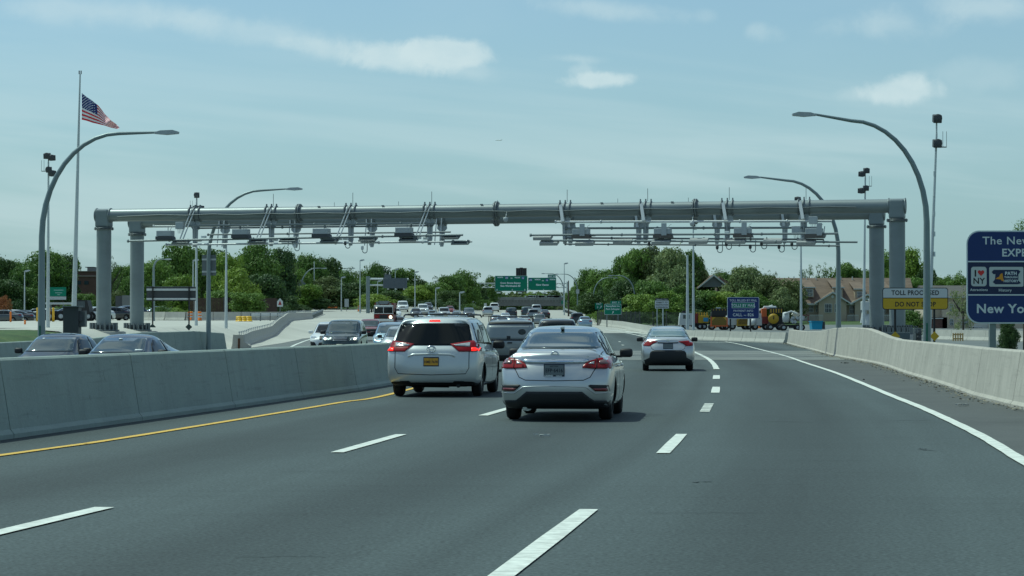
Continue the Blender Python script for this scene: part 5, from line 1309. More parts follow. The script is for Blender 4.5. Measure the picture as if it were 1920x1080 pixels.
lg = MB(); lg.prism(rrect(29 * k, 36.5 * k, 5 * k, 5, bx(1835), bz_(518.5)), -.04, -.048); lg.build('heart_logo', M_SWHT, bs_)
text_mesh([('I', bx(1828.5), bz_(518), 16 * k, 'CENTER', .012), ('NY', bx(1835), bz_(532), 15.5 * k, 'CENTER', .006)], .05).build('logo_lettering', M_SBLK, bs_)
hp = [(16 * math.sin(t) ** 3, 13 * math.cos(t) - 5 * math.cos(2 * t) - 2 * math.cos(3 * t) - math.cos(4 * t)) for t in [2 * PI * i / 30 for i in range(30)]]
panel_part(bs_, 'heart', [(bx(1839) + a * .38 * k, bz_(511.5) + b * .40 * k) for a, b in hp], -.05, .004, M_RED)
lg = MB(); lg.prism(rrect(64 * k, 37 * k, 2.5 * k, 3, bx(1886.5), bz_(519)), -.04, -.048); lg.build('history_logo', M_SWHT, bs_)
sc_o = [(1859, 510), (1863, 506), (1909, 506), (1913, 509), (1909, 515), (1909, 526), (1914, 531), (1908, 533), (1866, 533), (1861, 529), (1865, 524), (1866, 514), (1862, 514)]
panel_part(bs_, 'scroll', [(bx(a), bz_(b)) for a, b in sc_o], -.05, .004, M_SNAV)
ny = [(1866, 523), (1870, 520), (1873, 519), (1875, 514), (1879, 512), (1880, 519), (1881, 525), (1883, 527), (1878, 527), (1876, 524)]
panel_part(bs_, 'state_outline', [(bx(a), bz_(b)) for a, b in ny], -.055, .004, M_SORG)
text_mesh([('PATH', bx(1895), bz_(515.5), 8.5 * k, 'CENTER', .006), ('THROUGH', bx(1895), bz_(521.5), 4.8 * k, 'CENTER', .003), ('HISTORY', bx(1895), bz_(529), 6.4 * k, 'CENTER', .004), ('Attractions', bx(1835), bz_(545.5), 6.6 * k, 'CENTER', .002), ('History', bx(1884), bz_(546.5), 7.4 * k, 'CENTER', .002)], .056).build('logo_caption', M_LET, bs_)
mb = MB()
for px in (1862, 2070): mb.box((bx(px), .14, 1.3), (.2, .2, 3.4)); 
mb.box((cx, .09, bz_(470)), (w * .9, .08, .1)); mb.box((cx, .09, bz_(570)), (w * .9, .08, .1)); mb.build('post', M_STEEL, bs_)

# toll processed sign
Y = 106.0; k = Y / F
ts = tag(empty('toll_sign', (X_(1716, Y), Y, 0)), 'white over yellow sign reading toll processed, do not stop', 'road sign')
def tx(px): return (px - 1716) * k
w = 123 * k; hgt = 41 * k; cz = bz_t = H + (612 - 560) * k
panel_part(ts, 'border', rrect(w, hgt, 5 * k, 5, 0, cz), 0, .03, M_SBLK)
panel_part(ts, 'upper_panel', [(p[0], max(p[1], H + (612 - 558.2) * k)) for p in rrect(w - 2.6 * k, hgt - 2.6 * k, 4 * k, 5, 0, cz)], -.03, .006, M_SWHT)
panel_part(ts, 'lower_panel', [(p[0], min(p[1], H + (612 - 559.6) * k)) for p in rrect(w - 2.6 * k, hgt - 2.6 * k, 4 * k, 5, 0, cz)], -.03, .006, M_SYEL)
text_mesh([('TOLL PROCESSED', 0, H + (612 - 553) * k, 12.2 * k, 'CENTER', .007, .86), ('DO NOT STOP', 0, H + (612 - 574.5) * k, 12.2 * k, 'CENTER', .007, .88)], .04).build('lettering', M_SBLK, ts)
for px in (1678.5, 1752):
    mb = MB(); mb.box((tx(px), .06, H - .35), (.09, .07, 3.0)); mb.build('post', M_SBLK, ts)
    mb = MB(); s_ = 9 * k; c0 = H + (612 - 630.5) * k; mb.prism([(tx(px), c0 - s_), (tx(px) + s_, c0), (tx(px), c0 + s_), (tx(px) - s_, c0)], 0, -.02); mb.build('diamond_marker', M_SYEL, ts)

# blue toll-by-mail sign
Y = 205.0; k = Y / F
bm_ = tag(empty('mail_sign', (X_(1393.5, Y), Y, 0)), 'blue rounded sign about tolls billed by mail, in front of the maintenance trucks', 'road sign')
cz = H + (612 - 577.5) * k
panel_part(bm_, 'border', rrect(60 * k, 40.5 * k, 3 * k, 5, 0, cz), 0, .03, M_LET); panel_part(bm_, 'panel', rrect(58.4 * k, 39 * k, 2.6 * k, 5, 0, cz), -.03, .006, M_SBLU)
panel_part(bm_, 'green_border', rrect(43 * k, 10.4 * k, .6 * k, 3, 0, H + (612 - 572.5) * k), -.036, .005, M_LET); panel_part(bm_, 'green_panel', rrect(41.6 * k, 9 * k, .5 * k, 3, 0, H + (612 - 572.5) * k), -.042, .005, M_SGRN)
text_mesh([('TOLL BILLED BY MAIL', 0, H + (612 - 565.2) * k, 5.6 * k, 'CENTER', .004, .88), ('TOLLS BY MAIL', 0, H + (612 - 575.2) * k, 7.2 * k, 'CENTER', .008, .86), ('PAYMENT INFO', 0, H + (612 - 584.5) * k, 5.2 * k, 'CENTER', .003, .95), ('CALL -- 826', 0, H + (612 - 592.8) * k, 7.6 * k, 'CENTER', .006, .95)], .052).build('lettering', M_LET, bm_)
mb = MB(); mb.box((-24 * k, .07, 1.3), (.12, .1, 2.8)); mb.box((14 * k, .07, 1.3), (.1, .1, 2.8)); mb.build('post', M_SBLK, bm_)

# unpaid toll sign
Y = 250.0; k = Y / F
us_ = tag(empty('unpaid_toll_sign', (X_(1241, Y), Y, T(X_(1241, Y), Y))), 'small white sign with black header on the pale barrier row, beside the trees', 'road sign'); z0 = us_.location.z
cz = H + (612 - 571) * k - z0
panel_part(us_, 'panel', rrect(26 * k, 15 * k, 1 * k, 3, 0, cz), 0, .03, M_SWHT); panel_part(us_, 'header', rrect(25 * k, 4.2 * k, .5 * k, 2, 0, H + (612 - 561.3) * k - z0), 0, .03, M_SBLK)
text_mesh([('SUBJECT TO', 0, H + (612 - 568.2) * k - z0, 3.6 * k, 'CENTER', .006), ('REGISTRATION', 0, H + (612 - 572.8) * k - z0, 3.6 * k, 'CENTER', .006, .9), ('SUSPENSION', 0, H + (612 - 577.4) * k - z0, 3.6 * k, 'CENTER', .006)], .035).build('lettering', M_SBLK, us_)
text_mesh([('UNPAID TOLL', 0, H + (612 - 562.7) * k - z0, 3.2 * k, 'CENTER', .004)], .035).build('header_lettering', M_SWHT, us_)
mb = MB(); mb.box((2 * k, .07, 1.4), (.12, .08, 3.4)); mb.box((-9 * k, .07, 1.4), (.08, .08, 3.4)); mb.build('post', M_POLEL, us_)

# green exit signs on the right
Y = 320.0; k = Y / F
ge = tag(empty('exit_sign', (X_(1149, Y), Y, T(X_(1149, Y), Y))), 'green exit sign with small number tab behind the pale barrier row', 'road sign'); z0 = ge.location.z
def Z(py): return H + (612 - py) * k - z0
panel_part(ge, 'border', rrect(32 * k, 20 * k, 2 * k, 4, 0, Z(580)), 0, .03, M_LET); panel_part(ge, 'panel', rrect(31 * k, 19 * k, 1.7 * k, 4, 0, Z(580)), -.03, .006, M_SGRN); panel_part(ge, 'exit_tab', rrect(20 * k, 6 * k, .6 * k, 3, 5.5 * k, Z(567)), 0, .03, M_SGRN)
text_mesh([('Pennyfield Av', 0, Z(575.5), 4.6 * k, 'CENTER', .01, .95), ('Fort Schuyler', 0, Z(581), 4.6 * k, 'CENTER', .01, .95), ('EXIT  9', 5.5 * k, Z(568.5), 4 * k, 'CENTER', .008)], .04).build('lettering', M_LET, ge)
ar = MB(); ar.prism([(-1.6 * k, Z(588)), (-1.0 * k, Z(588.4)), (1.0 * k, Z(586)), (1.5 * k, Z(586.8)), (1.7 * k, Z(583.6)), (-1 * k, Z(584)), (0, Z(584.8))], -.036, -.042); ar.build('arrow', M_LET, ge)
mb = MB(); mb.box((-11 * k, .08, 1.2), (.14, .1, 3.6)); mb.box((10 * k, .08, 1.2), (.14, .1, 3.6)); mb.build('post', M_STEELD, ge)
Y = 380.0; k = Y / F
g2 = tag(empty('gore_exit_sign', (X_(1123, Y), Y, T(X_(1123, Y), Y))), 'small square green exit sign left of the larger green exit sign', 'road sign'); z0 = g2.location.z
panel_part(g2, 'panel', rrect(15 * k, 12 * k, 1 * k, 3, 0, Z(574)), 0, .03, M_SGRN)
text_mesh([('EXIT', 0, Z(571.5), 4.5 * k, 'CENTER', .01), ('9', -2.5 * k, Z(578), 5 * k, 'CENTER', .012)], .035).build('lettering', M_LET, g2)
ar = MB(); ar.prism([(1 * k, Z(578)), (2 * k, Z(578.6)), (4.4 * k, Z(575.6)), (5.2 * k, Z(576.4)), (5.6 * k, Z(573)), (2.4 * k, Z(573.6)), (3.4 * k, Z(574.6))], -.03, -.036); ar.build('arrow', M_LET, g2)
mb = MB(); mb.box((0, .06, 1.0), (.14, .1, 3.0)); mb.build('post', M_STEELD, g2)
Y = 560.0; k = Y / F
g3 = tag(empty('guide_sign', (X_(1059, Y), Y, T(X_(1059, Y), Y))), 'small far green sign under the bridge, right end', 'road sign'); z0 = g3.location.z
panel_part(g3, 'panel', rrect(13 * k, 7 * k, .6 * k, 2, 0, Z(567)), 0, .05, M_SGRN); mb = MB(); mb.box((0, .1, 1), (.15, .1, 3.6)); mb.build('post', M_STEELD, g3)

# overhead green signs on a distant gantry
Y = 505.0; k = Y / F; x0 = X_(986, Y); z0 = T(x0, Y)
og = tag(empty('overhead_sign_gantry', (x0, Y, z0)), 'distant overhead gantry carrying two big green highway signs', 'sign gantry')
def ox(px): return (px - 986) * k
mb = MB()
for zt in (531, 539):
    for dy in (.2, 1.2): mb.tube([(ox(888), dy, Z(zt)), (ox(1064), dy, Z(zt))], .09, 6)
for q in range(12):
    a = ox(890) + q * (ox(1062) - ox(890)) / 12; b = a + (ox(1062) - ox(890)) / 12
    mb.tube([(a, .2, Z(531)), (b, .2, Z(539))], .06, 5); mb.tube([(a, 1.2, Z(539)), (b, 1.2, Z(531))], .06, 5)
mb.build('truss', M_POLEL, og)
for px in (889, 1064): mb = MB(); mb.tube([(ox(px), .7, -.5), (ox(px), .7, Z(528))], .22, 8); mb.build('post', M_POLEL, og)
def big(cxp, cyp, wp, hp_, texts, shields, arrows):
    s_ = empty('sign_panel', (ox(cxp), 0, Z(cyp))); s_.parent = og
    mb = MB(); mb.prism(rrect(wp * k, hp_ * k, .8 * k, 3), 0, .05); mb.build('sign_border', M_LET, s_)
    mb = MB(); mb.prism(rrect((wp - .9) * k, (hp_ - .9) * k, .7 * k, 3), 0, -.02); mb.build('sign_face', M_SGRN, s_)
    text_mesh([(t, (a - cxp) * k, (cyp - b) * k, sz * k, 'CENTER', .03) for t, a, b, sz in texts], .03).build('lettering', M_LET, s_)
    mb = MB()
    for a in arrows:
        c = (a - cxp) * k; z = (cyp - 543.3) * k
        mb.prism([(c - .35 * k, z + 1.6 * k), (c + .35 * k, z + 1.6 * k), (c + .35 * k, z), (c + 1.6 * k, z + .2 * k), (c, z - 1.7 * k), (c - 1.6 * k, z + .2 * k), (c - .35 * k, z)], -.025, -.04)
    if arrows: mb.build('down_arrows', M_LET, s_)
    if shields:
        mb = MB()
        for a, b in shields: c = (a - cxp) * k; z = (cyp - b) * k; mb.prism([(c - 3 * k, z + 2.4 * k), (c, z + 2.9 * k), (c + 3 * k, z + 2.4 * k), (c + 2.8 * k, z - .8 * k), (c, z - 3 * k), (c - 2.8 * k, z - .8 * k)], -.025, -.04)
        mb.build('shields', mat('shield_blue', (.05, .09, .30), .5), s_)
        text_mesh([(t, (a - cxp) * k, (cyp - b - 1.2) * k, 3 * k, 'CENTER', .02) for (a, b), t in zip(shields, sh_txt)], .045).build('shield_numbers', M_LET, s_)
sh_txt = ['278', '95']
big(958.5, 531.5, 61, 29, [('NORTH', 938, 521, 2.8), ('TO', 959, 522.5, 2.4), ('SOUTH', 970, 521.5, 2.8), ('Cross Bronx Expwy', 957, 532, 4.3), ('Geo Washington Br', 957, 537.5, 4.3)], [(950, 521), (980.5, 521.5)], (932, 960.5, 984))
sh_txt = ['695', '95']
big(1016.5, 532.5, 53, 24, [('NORTH', 1008, 525, 2.8), ('TO', 1018, 527, 2.4), ('NORTH', 1036, 525, 2.8), ('New Haven', 1017, 535.5, 4.6)], [(995, 525), (1025.5, 525.5)], (993.5, 1019))
big(1034.5, 517.5, 15, 6, [('EXIT 10', 1034.5, 519, 3.2)], None, ())
mb = MB()
for px in (935, 975, 1020): mb.box((ox(px), -1.2, Z(549)), (.8, .4, .25))
mb.build('sign_lights', M_BOXW, og)

# back of the overhead sign left, cantilever
Y = 380.0; k = Y / F; x0 = X_(690, Y); z0 = T(x0, Y)
cb = tag(empty('cantilever_sign', (x0, Y, z0)), 'grey back of an overhead sign on a cantilever post above the fire engine', 'sign gantry')
def cxp(px): return (px - 690) * k
mb = MB(); mb.tube([(0, 0, -.3), (0, 0, Z(518))], .32, 10); mb.build('post', M_POLE, cb)
mb = MB(); mb.tube([(0, 0, Z(523)), (cxp(766), 0, Z(523.5))], .16, 8); mb.tube([(0, 0, Z(534.5)), (cxp(725), 0, Z(535))], .13, 8); mb.build('arm', M_POLEL, cb)
mb = MB(); mb.box((cxp(741), -.3, Z(531)), (45 * k, .15, 19 * k)); mb.box((cxp(727), -.3, Z(518)), (13 * k, .15, 6.5 * k)); 
for q in range(8): mb.box((cxp(722) + q * 5.4 * k, -.4, Z(531)), (.12, .08, 17 * k))
mb.build('sign_back', mat('sign_back_grey', (.10, .12, .14), .6), cb)
mb = MB()
for px in (727, 742, 757): mb.box((cxp(px), .9, Z(542)), (3.4 * k, .5, 1.6 * k)); mb.tube([(cxp(px), 0, Z(539)), (cxp(px), .9, Z(541))], .05, 5)
mb.build('sign_lights', M_BOXW, cb)

# back of the wide toll sign on the left
Y = 152.0; k = Y / F; x0 = X_(321, Y); z0 = T(x0, Y)
ws_ = tag(empty('road_sign', (x0, Y, z0)), 'dark back of a wide sign on two black posts, right of the left gantry columns', 'road sign')
mb = MB(); mb.box((0, 0, Z(551)), (92 * k, .08, 26 * k)); mb.build('sign_back', mat('back_dark', (.05, .055, .06), .6), ws_)
mb = MB(); mb.box((0, -.07, Z(543)), (92 * k, .06, 4 * k)); mb.box((0, -.07, Z(560.5)), (92 * k, .06, 3.4 * k)); mb.build('sign_stiffener', M_STEELL, ws_)
mb = MB(); mb.box((0, -.05, Z(538)), (92 * k, .1, 1.2 * k)); mb.build('sign_rim', M_STEELD, ws_)
for px in (287, 403 - 48): 
    mb = MB(); mb.box(((px - 321) * k, -.14, Z(578)), (2.4 * k, .1, 82 * k)); mb.build('post', M_SBLK, ws_)
    mb = MB(); c0 = Z(613); c1 = (px - 321) * k; s_ = 6.4 * k; mb.prism([(c1, c0 - s_), (c1 + s_, c0), (c1, c0 + s_), (c1 - s_, c0)], -.22, -.24); mb.build('diamond_marker', mat('back_green', (.03, .05, .045), .6), ws_)
# far green guide sign on the left
Y = 330.0; k = Y / F; x0 = X_(107, Y); z0 = T(x0, Y)
gl = tag(empty('guide_sign', (x0, Y, z0)), 'green guide sign with pale strip at the left car park, beside the flagpole', 'road sign')
panel_part(gl, 'panel', rrect(34 * k, 17 * k, 1 * k, 3, 0, Z(547)), 0, .05, M_SGRN); panel_part(gl, 'plaque', rrect(34 * k, 6 * k, .5 * k, 2, 0, Z(559)), 0, .05, M_BOXG)
mb = MB()
for q, (wq, zq) in enumerate(((18, 544), (13, 549), (5, 552.5))): mb.box((3 * k, -.06, Z(zq)), (wq * k, .02, 1.4 * k))
mb.build('lettering_rows', mat('faded_lettering', (.25, .42, .38), .6), gl)
mb = MB(); mb.box((-12 * k, .08, 1), (.15, .1, 3)); mb.box((12 * k, .08, 1), (.15, .1, 3)); mb.build('post', M_STEELD, gl)
# white/red warning sign by the guardrail, small info boards
def small_sign(px, Y, py, wp, hp_, name, label, mt, shape='rect', mark=None, base=None):
    k = Y / F; x0 = X_(px, Y); z0 = T(x0, Y) if base is None else base; r_ = tag(empty(name, (x0, Y, z0)), label, 'road sign')
    zc = H + (612 - py) * k - z0; w, h = wp * k, hp_ * k
    o = {'rect': [(-w / 2, zc - h / 2), (w / 2, zc - h / 2), (w / 2, zc + h / 2), (-w / 2, zc + h / 2)], 'house': [(-w / 2, zc - h / 2), (w / 2, zc - h / 2), (w / 2, zc + h * .1), (0, zc + h / 2), (-w / 2, zc + h * .1)], 'diamond': [(0, zc - h / 2), (w / 2, zc), (0, zc + h / 2), (-w / 2, zc)]}[shape]
    panel_part(r_, 'panel', o, 0, .04, mt)
    if mark:
        mb = MB(); mb.prism([(-w * .3, zc - h * .3), (w * .3, zc - h * .3), (0, zc + h * .25)], -.04, -.05); mb.build('sign_mark', mark, r_)
    mb = MB()
    for a in ((-w * .3, w * .3) if w > .8 else (0,)): mb.box((a, .06, zc / 2), (.08, .06, zc))
    mb.build('post', M_STEELD, r_)
small_sign(525, 262, 567, 11, 16, 'warning_sign', 'pale sign with a dark red figure standing by the guardrail, left', M_SWHT, 'house', mat('dark_red', (.25, .03, .03), .6))
small_sign(629, 430, 557, 14, 10, 'small_sign', 'grey small sign back right above the orange barrels', M_STEELD)
small_sign(650, 400, 568, 8, 15, 'control_cabinet_sign', 'pale grey upright board right of the orange barrels', M_BOXG)
small_sign(910, 520, 573, 5, 9, 'speed_sign', 'small white sign at the left end of the far bridge', M_SWHT)
# ------------------------------------------------------------------ trees and plants
def leaf_mat(name, col, col2):
    mt = bpy.data.materials.new(name); mt.use_nodes = True; nt = mt.node_tree; N = nt.nodes; Lk = nt.links; b = N['Principled BSDF']; out = N['Material Output']
    b.inputs['Roughness'].default_value = .55; b.inputs['Specular IOR Level'].default_value = .25
    tc = N.new('ShaderNodeTexCoord'); nz = N.new('ShaderNodeTexNoise'); nz.inputs['Scale'].default_value = 4.5; nz.inputs['Detail'].default_value = 6; Lk.new(tc.outputs['Object'], nz.inputs['Vector'])
    oi = N.new('ShaderNodeObjectInfo'); ad = N.new('ShaderNodeMath'); ad.operation = 'MULTIPLY_ADD'; Lk.new(oi.outputs['Random'], ad.inputs[0]); ad.inputs[1].default_value = .30; Lk.new(nz.outputs['Fac'], ad.inputs[2])
    mr = N.new('ShaderNodeMapRange'); Lk.new(ad.outputs[0], mr.inputs[0]); mr.inputs[1].default_value = .45; mr.inputs[2].default_value = .85
    mx = N.new('ShaderNodeMix'); mx.data_type = 'RGBA'; Lk.new(mr.outputs[0], mx.inputs[0]); mx.inputs[6].default_value = (*col, 1); mx.inputs[7].default_value = (*col2, 1)
    Lk.new(mx.outputs[2], b.inputs['Base Color'])
    tr = N.new('ShaderNodeBsdfTranslucent'); Lk.new(mx.outputs[2], tr.inputs[0]); ms = N.new('ShaderNodeMixShader'); ms.inputs[0].default_value = .28
    Lk.new(b.outputs[0], ms.inputs[1]); Lk.new(tr.outputs[0], ms.inputs[2]); Lk.new(ms.outputs[0], out.inputs[0]); return mt
LEAF = {'mid': leaf_mat('leaf_mid_green', (0.079, 0.144, 0.031), (0.148, 0.236, 0.043)), 'bright': leaf_mat('leaf_bright_green', (0.119, 0.205, 0.031), (0.238, 0.321, 0.050)),
        'dark': leaf_mat('leaf_dark_green', (0.040, 0.080, 0.026), (0.084, 0.134, 0.035)), 'olive': leaf_mat('leaf_olive_green', (0.087, 0.119, 0.041), (0.160, 0.197, 0.070)),
        'pale': leaf_mat('leaf_pale_green', (0.138, 0.195, 0.069), (0.279, 0.318, 0.138)), 'rust': leaf_mat('leaf_rust', (0.242, 0.091, 0.035), (0.333, 0.146, 0.059))}
M_BARK = mat('bark', (.07, .06, .048), .9, var=.3, scale=6)

def crown_mesh(name, seed, nb=44, leaves=9500, shape='round', ls=.043):
    r = np.random.default_rng(seed); C = []
    for i in range(nb):
        while True:
            p = r.uniform(-1, 1, 3)
            if shape == 'round' and np.linalg.norm(p) < 1: break
            if shape == 'tall' and (p[0] ** 2 + p[1] ** 2) < 1 * (1 - .35 * p[2]): break
            if shape == 'cone' and math.hypot(p[0], p[1]) < (1 - p[2]) / 2 * .95 + .05: break
            if shape == 'wispy' and np.linalg.norm(p) < 1 and abs(p[2]) < .95: break
        rad = (r.uniform(.26, .40) if i < nb * .4 else r.uniform(.12, .26)) if shape not in ('cone', 'wispy') else (r.uniform(.10, .22))
        C.append((p * (1 - rad) * (1.0 if i < nb * .6 else r.uniform(1.0, 1.16)), rad))
    C = [(np.array([c[0], c[1], .5 + c[2] * .5]), rad) for c, rad in C]
    w = np.array([c[1] ** 2 for c in C]); w /= w.sum(); idx = r.choice(len(C), leaves, p=w)
    cen = np.array([C[i][0] for i in idx]); rad = np.array([C[i][1] for i in idx])
    d = r.normal(size=(leaves, 3)); d /= np.linalg.norm(d, axis=1)[:, None]; d[:, 2] = np.abs(d[:, 2]) * np.where(r.random(leaves) < .72, 1, -1)
    rr = rad * (1 + r.normal(0, .13, leaves)) * np.where(r.random(leaves) < .1, 1.25, 1)
    pos = cen + d * rr[:, None] * np.array([1, 1, .5])
    nrm = d + r.normal(0, .42, (leaves, 3)); nrm /= np.linalg.norm(nrm, axis=1)[:, None]
    t = np.cross(nrm, r.normal(size=(leaves, 3))); t /= np.linalg.norm(t, axis=1)[:, None]; b = np.cross(nrm, t)
    s = ls * r.uniform(.55, 1.5, leaves)[:, None]
    V = np.empty((leaves, 4, 3)); sc = np.array([1, 1, .55])
    V[:, 0] = pos - t * s * sc; V[:, 1] = pos + b * s * .6 * sc; V[:, 2] = pos + t * s * sc; V[:, 3] = pos - b * s * .6 * sc
    me = bpy.data.meshes.new(name); me.vertices.add(leaves * 4); me.vertices.foreach_set('co', V.reshape(-1)); me.loops.add(leaves * 4); me.loops.foreach_set('vertex_index', np.arange(leaves * 4))
    me.polygons.add(leaves); me.polygons.foreach_set('loop_start', np.arange(leaves) * 4); me.polygons.foreach_set('loop_total', np.full(leaves, 4)); me.update(calc_edges=True); me.validate()
    me.materials.append(LEAF['mid']); return me
CROWNS = {'a': crown_mesh('crown', 1), 'b': crown_mesh('crown', 2, 52), 'c': crown_mesh('crown', 3, 40, shape='tall'), 'd': crown_mesh('crown', 4, 64, 11000, ls=.038), 'e': crown_mesh('crown', 5, 48, shape='tall'),
          'cone': crown_mesh('crown', 6, 90, 6000, 'cone', .05), 'wispy': crown_mesh('crown', 7, 46, 2600, 'wispy', .03), 'near': crown_mesh('crown', 8, 60, 9000, 'round', .026), 'bush': crown_mesh('crown', 9, 30, 3500, 'round', .045)}
def trunk_mesh(seed):
    r = random.Random(seed); mb = MB(); mb.tube([(0, 0, -.05), (.02, 0, .25), (-.01, .02, .5), (.03, 0, .8)], [.075, .055, .04, .012], 7)
    for k in range(7):
        a = r.uniform(0, 2 * PI); z = r.uniform(.2, .55); l = r.uniform(.35, .75)
        mb.tube([(0, 0, z), (math.cos(a) * l * .5, math.sin(a) * l * .5, z + .12), (math.cos(a) * l, math.sin(a) * l, z + r.uniform(.2, .38))], [.03, .02, .006], 5)
    me = bpy.data.meshes.new('trunk'); me.from_pydata(mb.v, [], mb.f); me.update(); me.materials.append(M_BARK); return me
TRUNKS = [trunk_mesh(i) for i in range(3)]

MARKS = [(2, 'left photo edge'), (46, 'slim pole in the car park'), (78, 'left street lamp'), (140, 'flagpole'), (195, 'front left gantry column'), (263, 'rear left gantry column'), (321, 'wide sign back'), (368, 'left floodlight mast'), (424, 'pale mast pole'), (525, 'figure warning sign'), (565, 'diamond sign lamp'),
         (622, 'orange barrels'), (675, 'lone light pole'), (719, 'fire engine'), (755, 'cantilever sign back'), (817, 'short light pole'), (862, 'pole with the small plate'), (889, 'two bare poles'), (958, 'first overhead green sign'), (1016, 'second overhead green sign'), (1066, 'wooden utility pole'),
         (1113, 'small exit sign'), (1149, 'green exit sign'), (1200, 'lamp behind the exit sign'), (1241, 'unpaid toll sign'), (1295, 'two pale poles'), (1338, 'house gable'), (1393, 'blue mail sign'), (1450, 'yellow drum truck'), (1502, 'mast behind the rails'), (1572, 'right rear street lamp'), (1623, 'mast by the right columns'), (1680, 'right gantry column'),
         (1738, 'tallest right street lamp'), (1790, 'plain tan building'), (1862, 'big blue sign post'), (1915, 'right photo edge')]
USED = set()
def place_label(px, top, colour, kind, size=''):
    nm, mk = min(((abs(px - m[0]), m) for m in MARKS))[1]
    ms = sorted(MARKS, key=lambda m: abs(px - m[0])); tier = 'high' if top < 500 else ('middle' if top < 530 else 'low')
    for m in ms[:3]:
        side = 'behind' if abs(px - m[0]) < 9 else ('left of' if px < m[0] else 'right of')
        for lab in ('%s %s %s %s the %s' % (size, colour, kind, side, m[1]), '%s %s %s just %s the %s, %s crown top' % (size, colour, kind, side, m[1], tier), '%s %s %s further %s the %s, %s crown top' % (size, colour, kind, side, m[1], tier)):
            lab = ' '.join(lab.replace('just behind', 'close behind').replace('further behind', 'farther behind').split())
            if lab not in USED and len(lab.split()) <= 16: USED.add(lab); return lab
    lab = '%s %s %s at photo column %d' % (size, colour, kind, px); USED.add(lab); return lab
CN = {'mid': 'green', 'bright': 'bright green', 'dark': 'dark green', 'olive': 'olive green', 'pale': 'pale yellowish', 'rust': 'rust coloured'}
_tr = random.Random(3)
def tree(px, top, Y, hw, proto='a', col='mid', z0=None, label=None, low=.06):
    if 1268 < px < 1500 and Y < 372: Y = 366 + (Y - 300) * .2
    x = X_(px, Y); z = T(x, Y) if z0 is None else z0; h = H + (HY - top) / F * Y - z; rw = hw / F * Y
    size = 'tall' if h > 10 else ('mid-sized' if h > 6.5 else 'small')
    lab = label or place_label(px, top, CN[col], {'cone': 'conifer tree', 'wispy': 'sparse tree'}.get(proto, 'leafy tree'), size)
    r_ = tag(empty('tree', (x, Y, z), _tr.uniform(0, 6.28)), lab, 'tree', 'rear row of skyline trees' if label and 'rear row' in label else 'trees around the highway')
    t = bpy.data.objects.new('trunk', _tr.choice(TRUNKS)); COL.objects.link(t); t.parent = r_; t.scale = (h * .32 if proto != 'cone' else h * .1, h * .32 if proto != 'cone' else h * .1, h)
    c = bpy.data.objects.new('crown', CROWNS[proto]); COL.objects.link(c); c.parent = r_; c.location = (0, 0, h * low); c.scale = (rw * 1.22, rw * 1.22, h * (1 - low) * 1.03)
    c.material_slots[0].link = 'OBJECT'; c.material_slots[0].material = LEAF[col]
    return r_
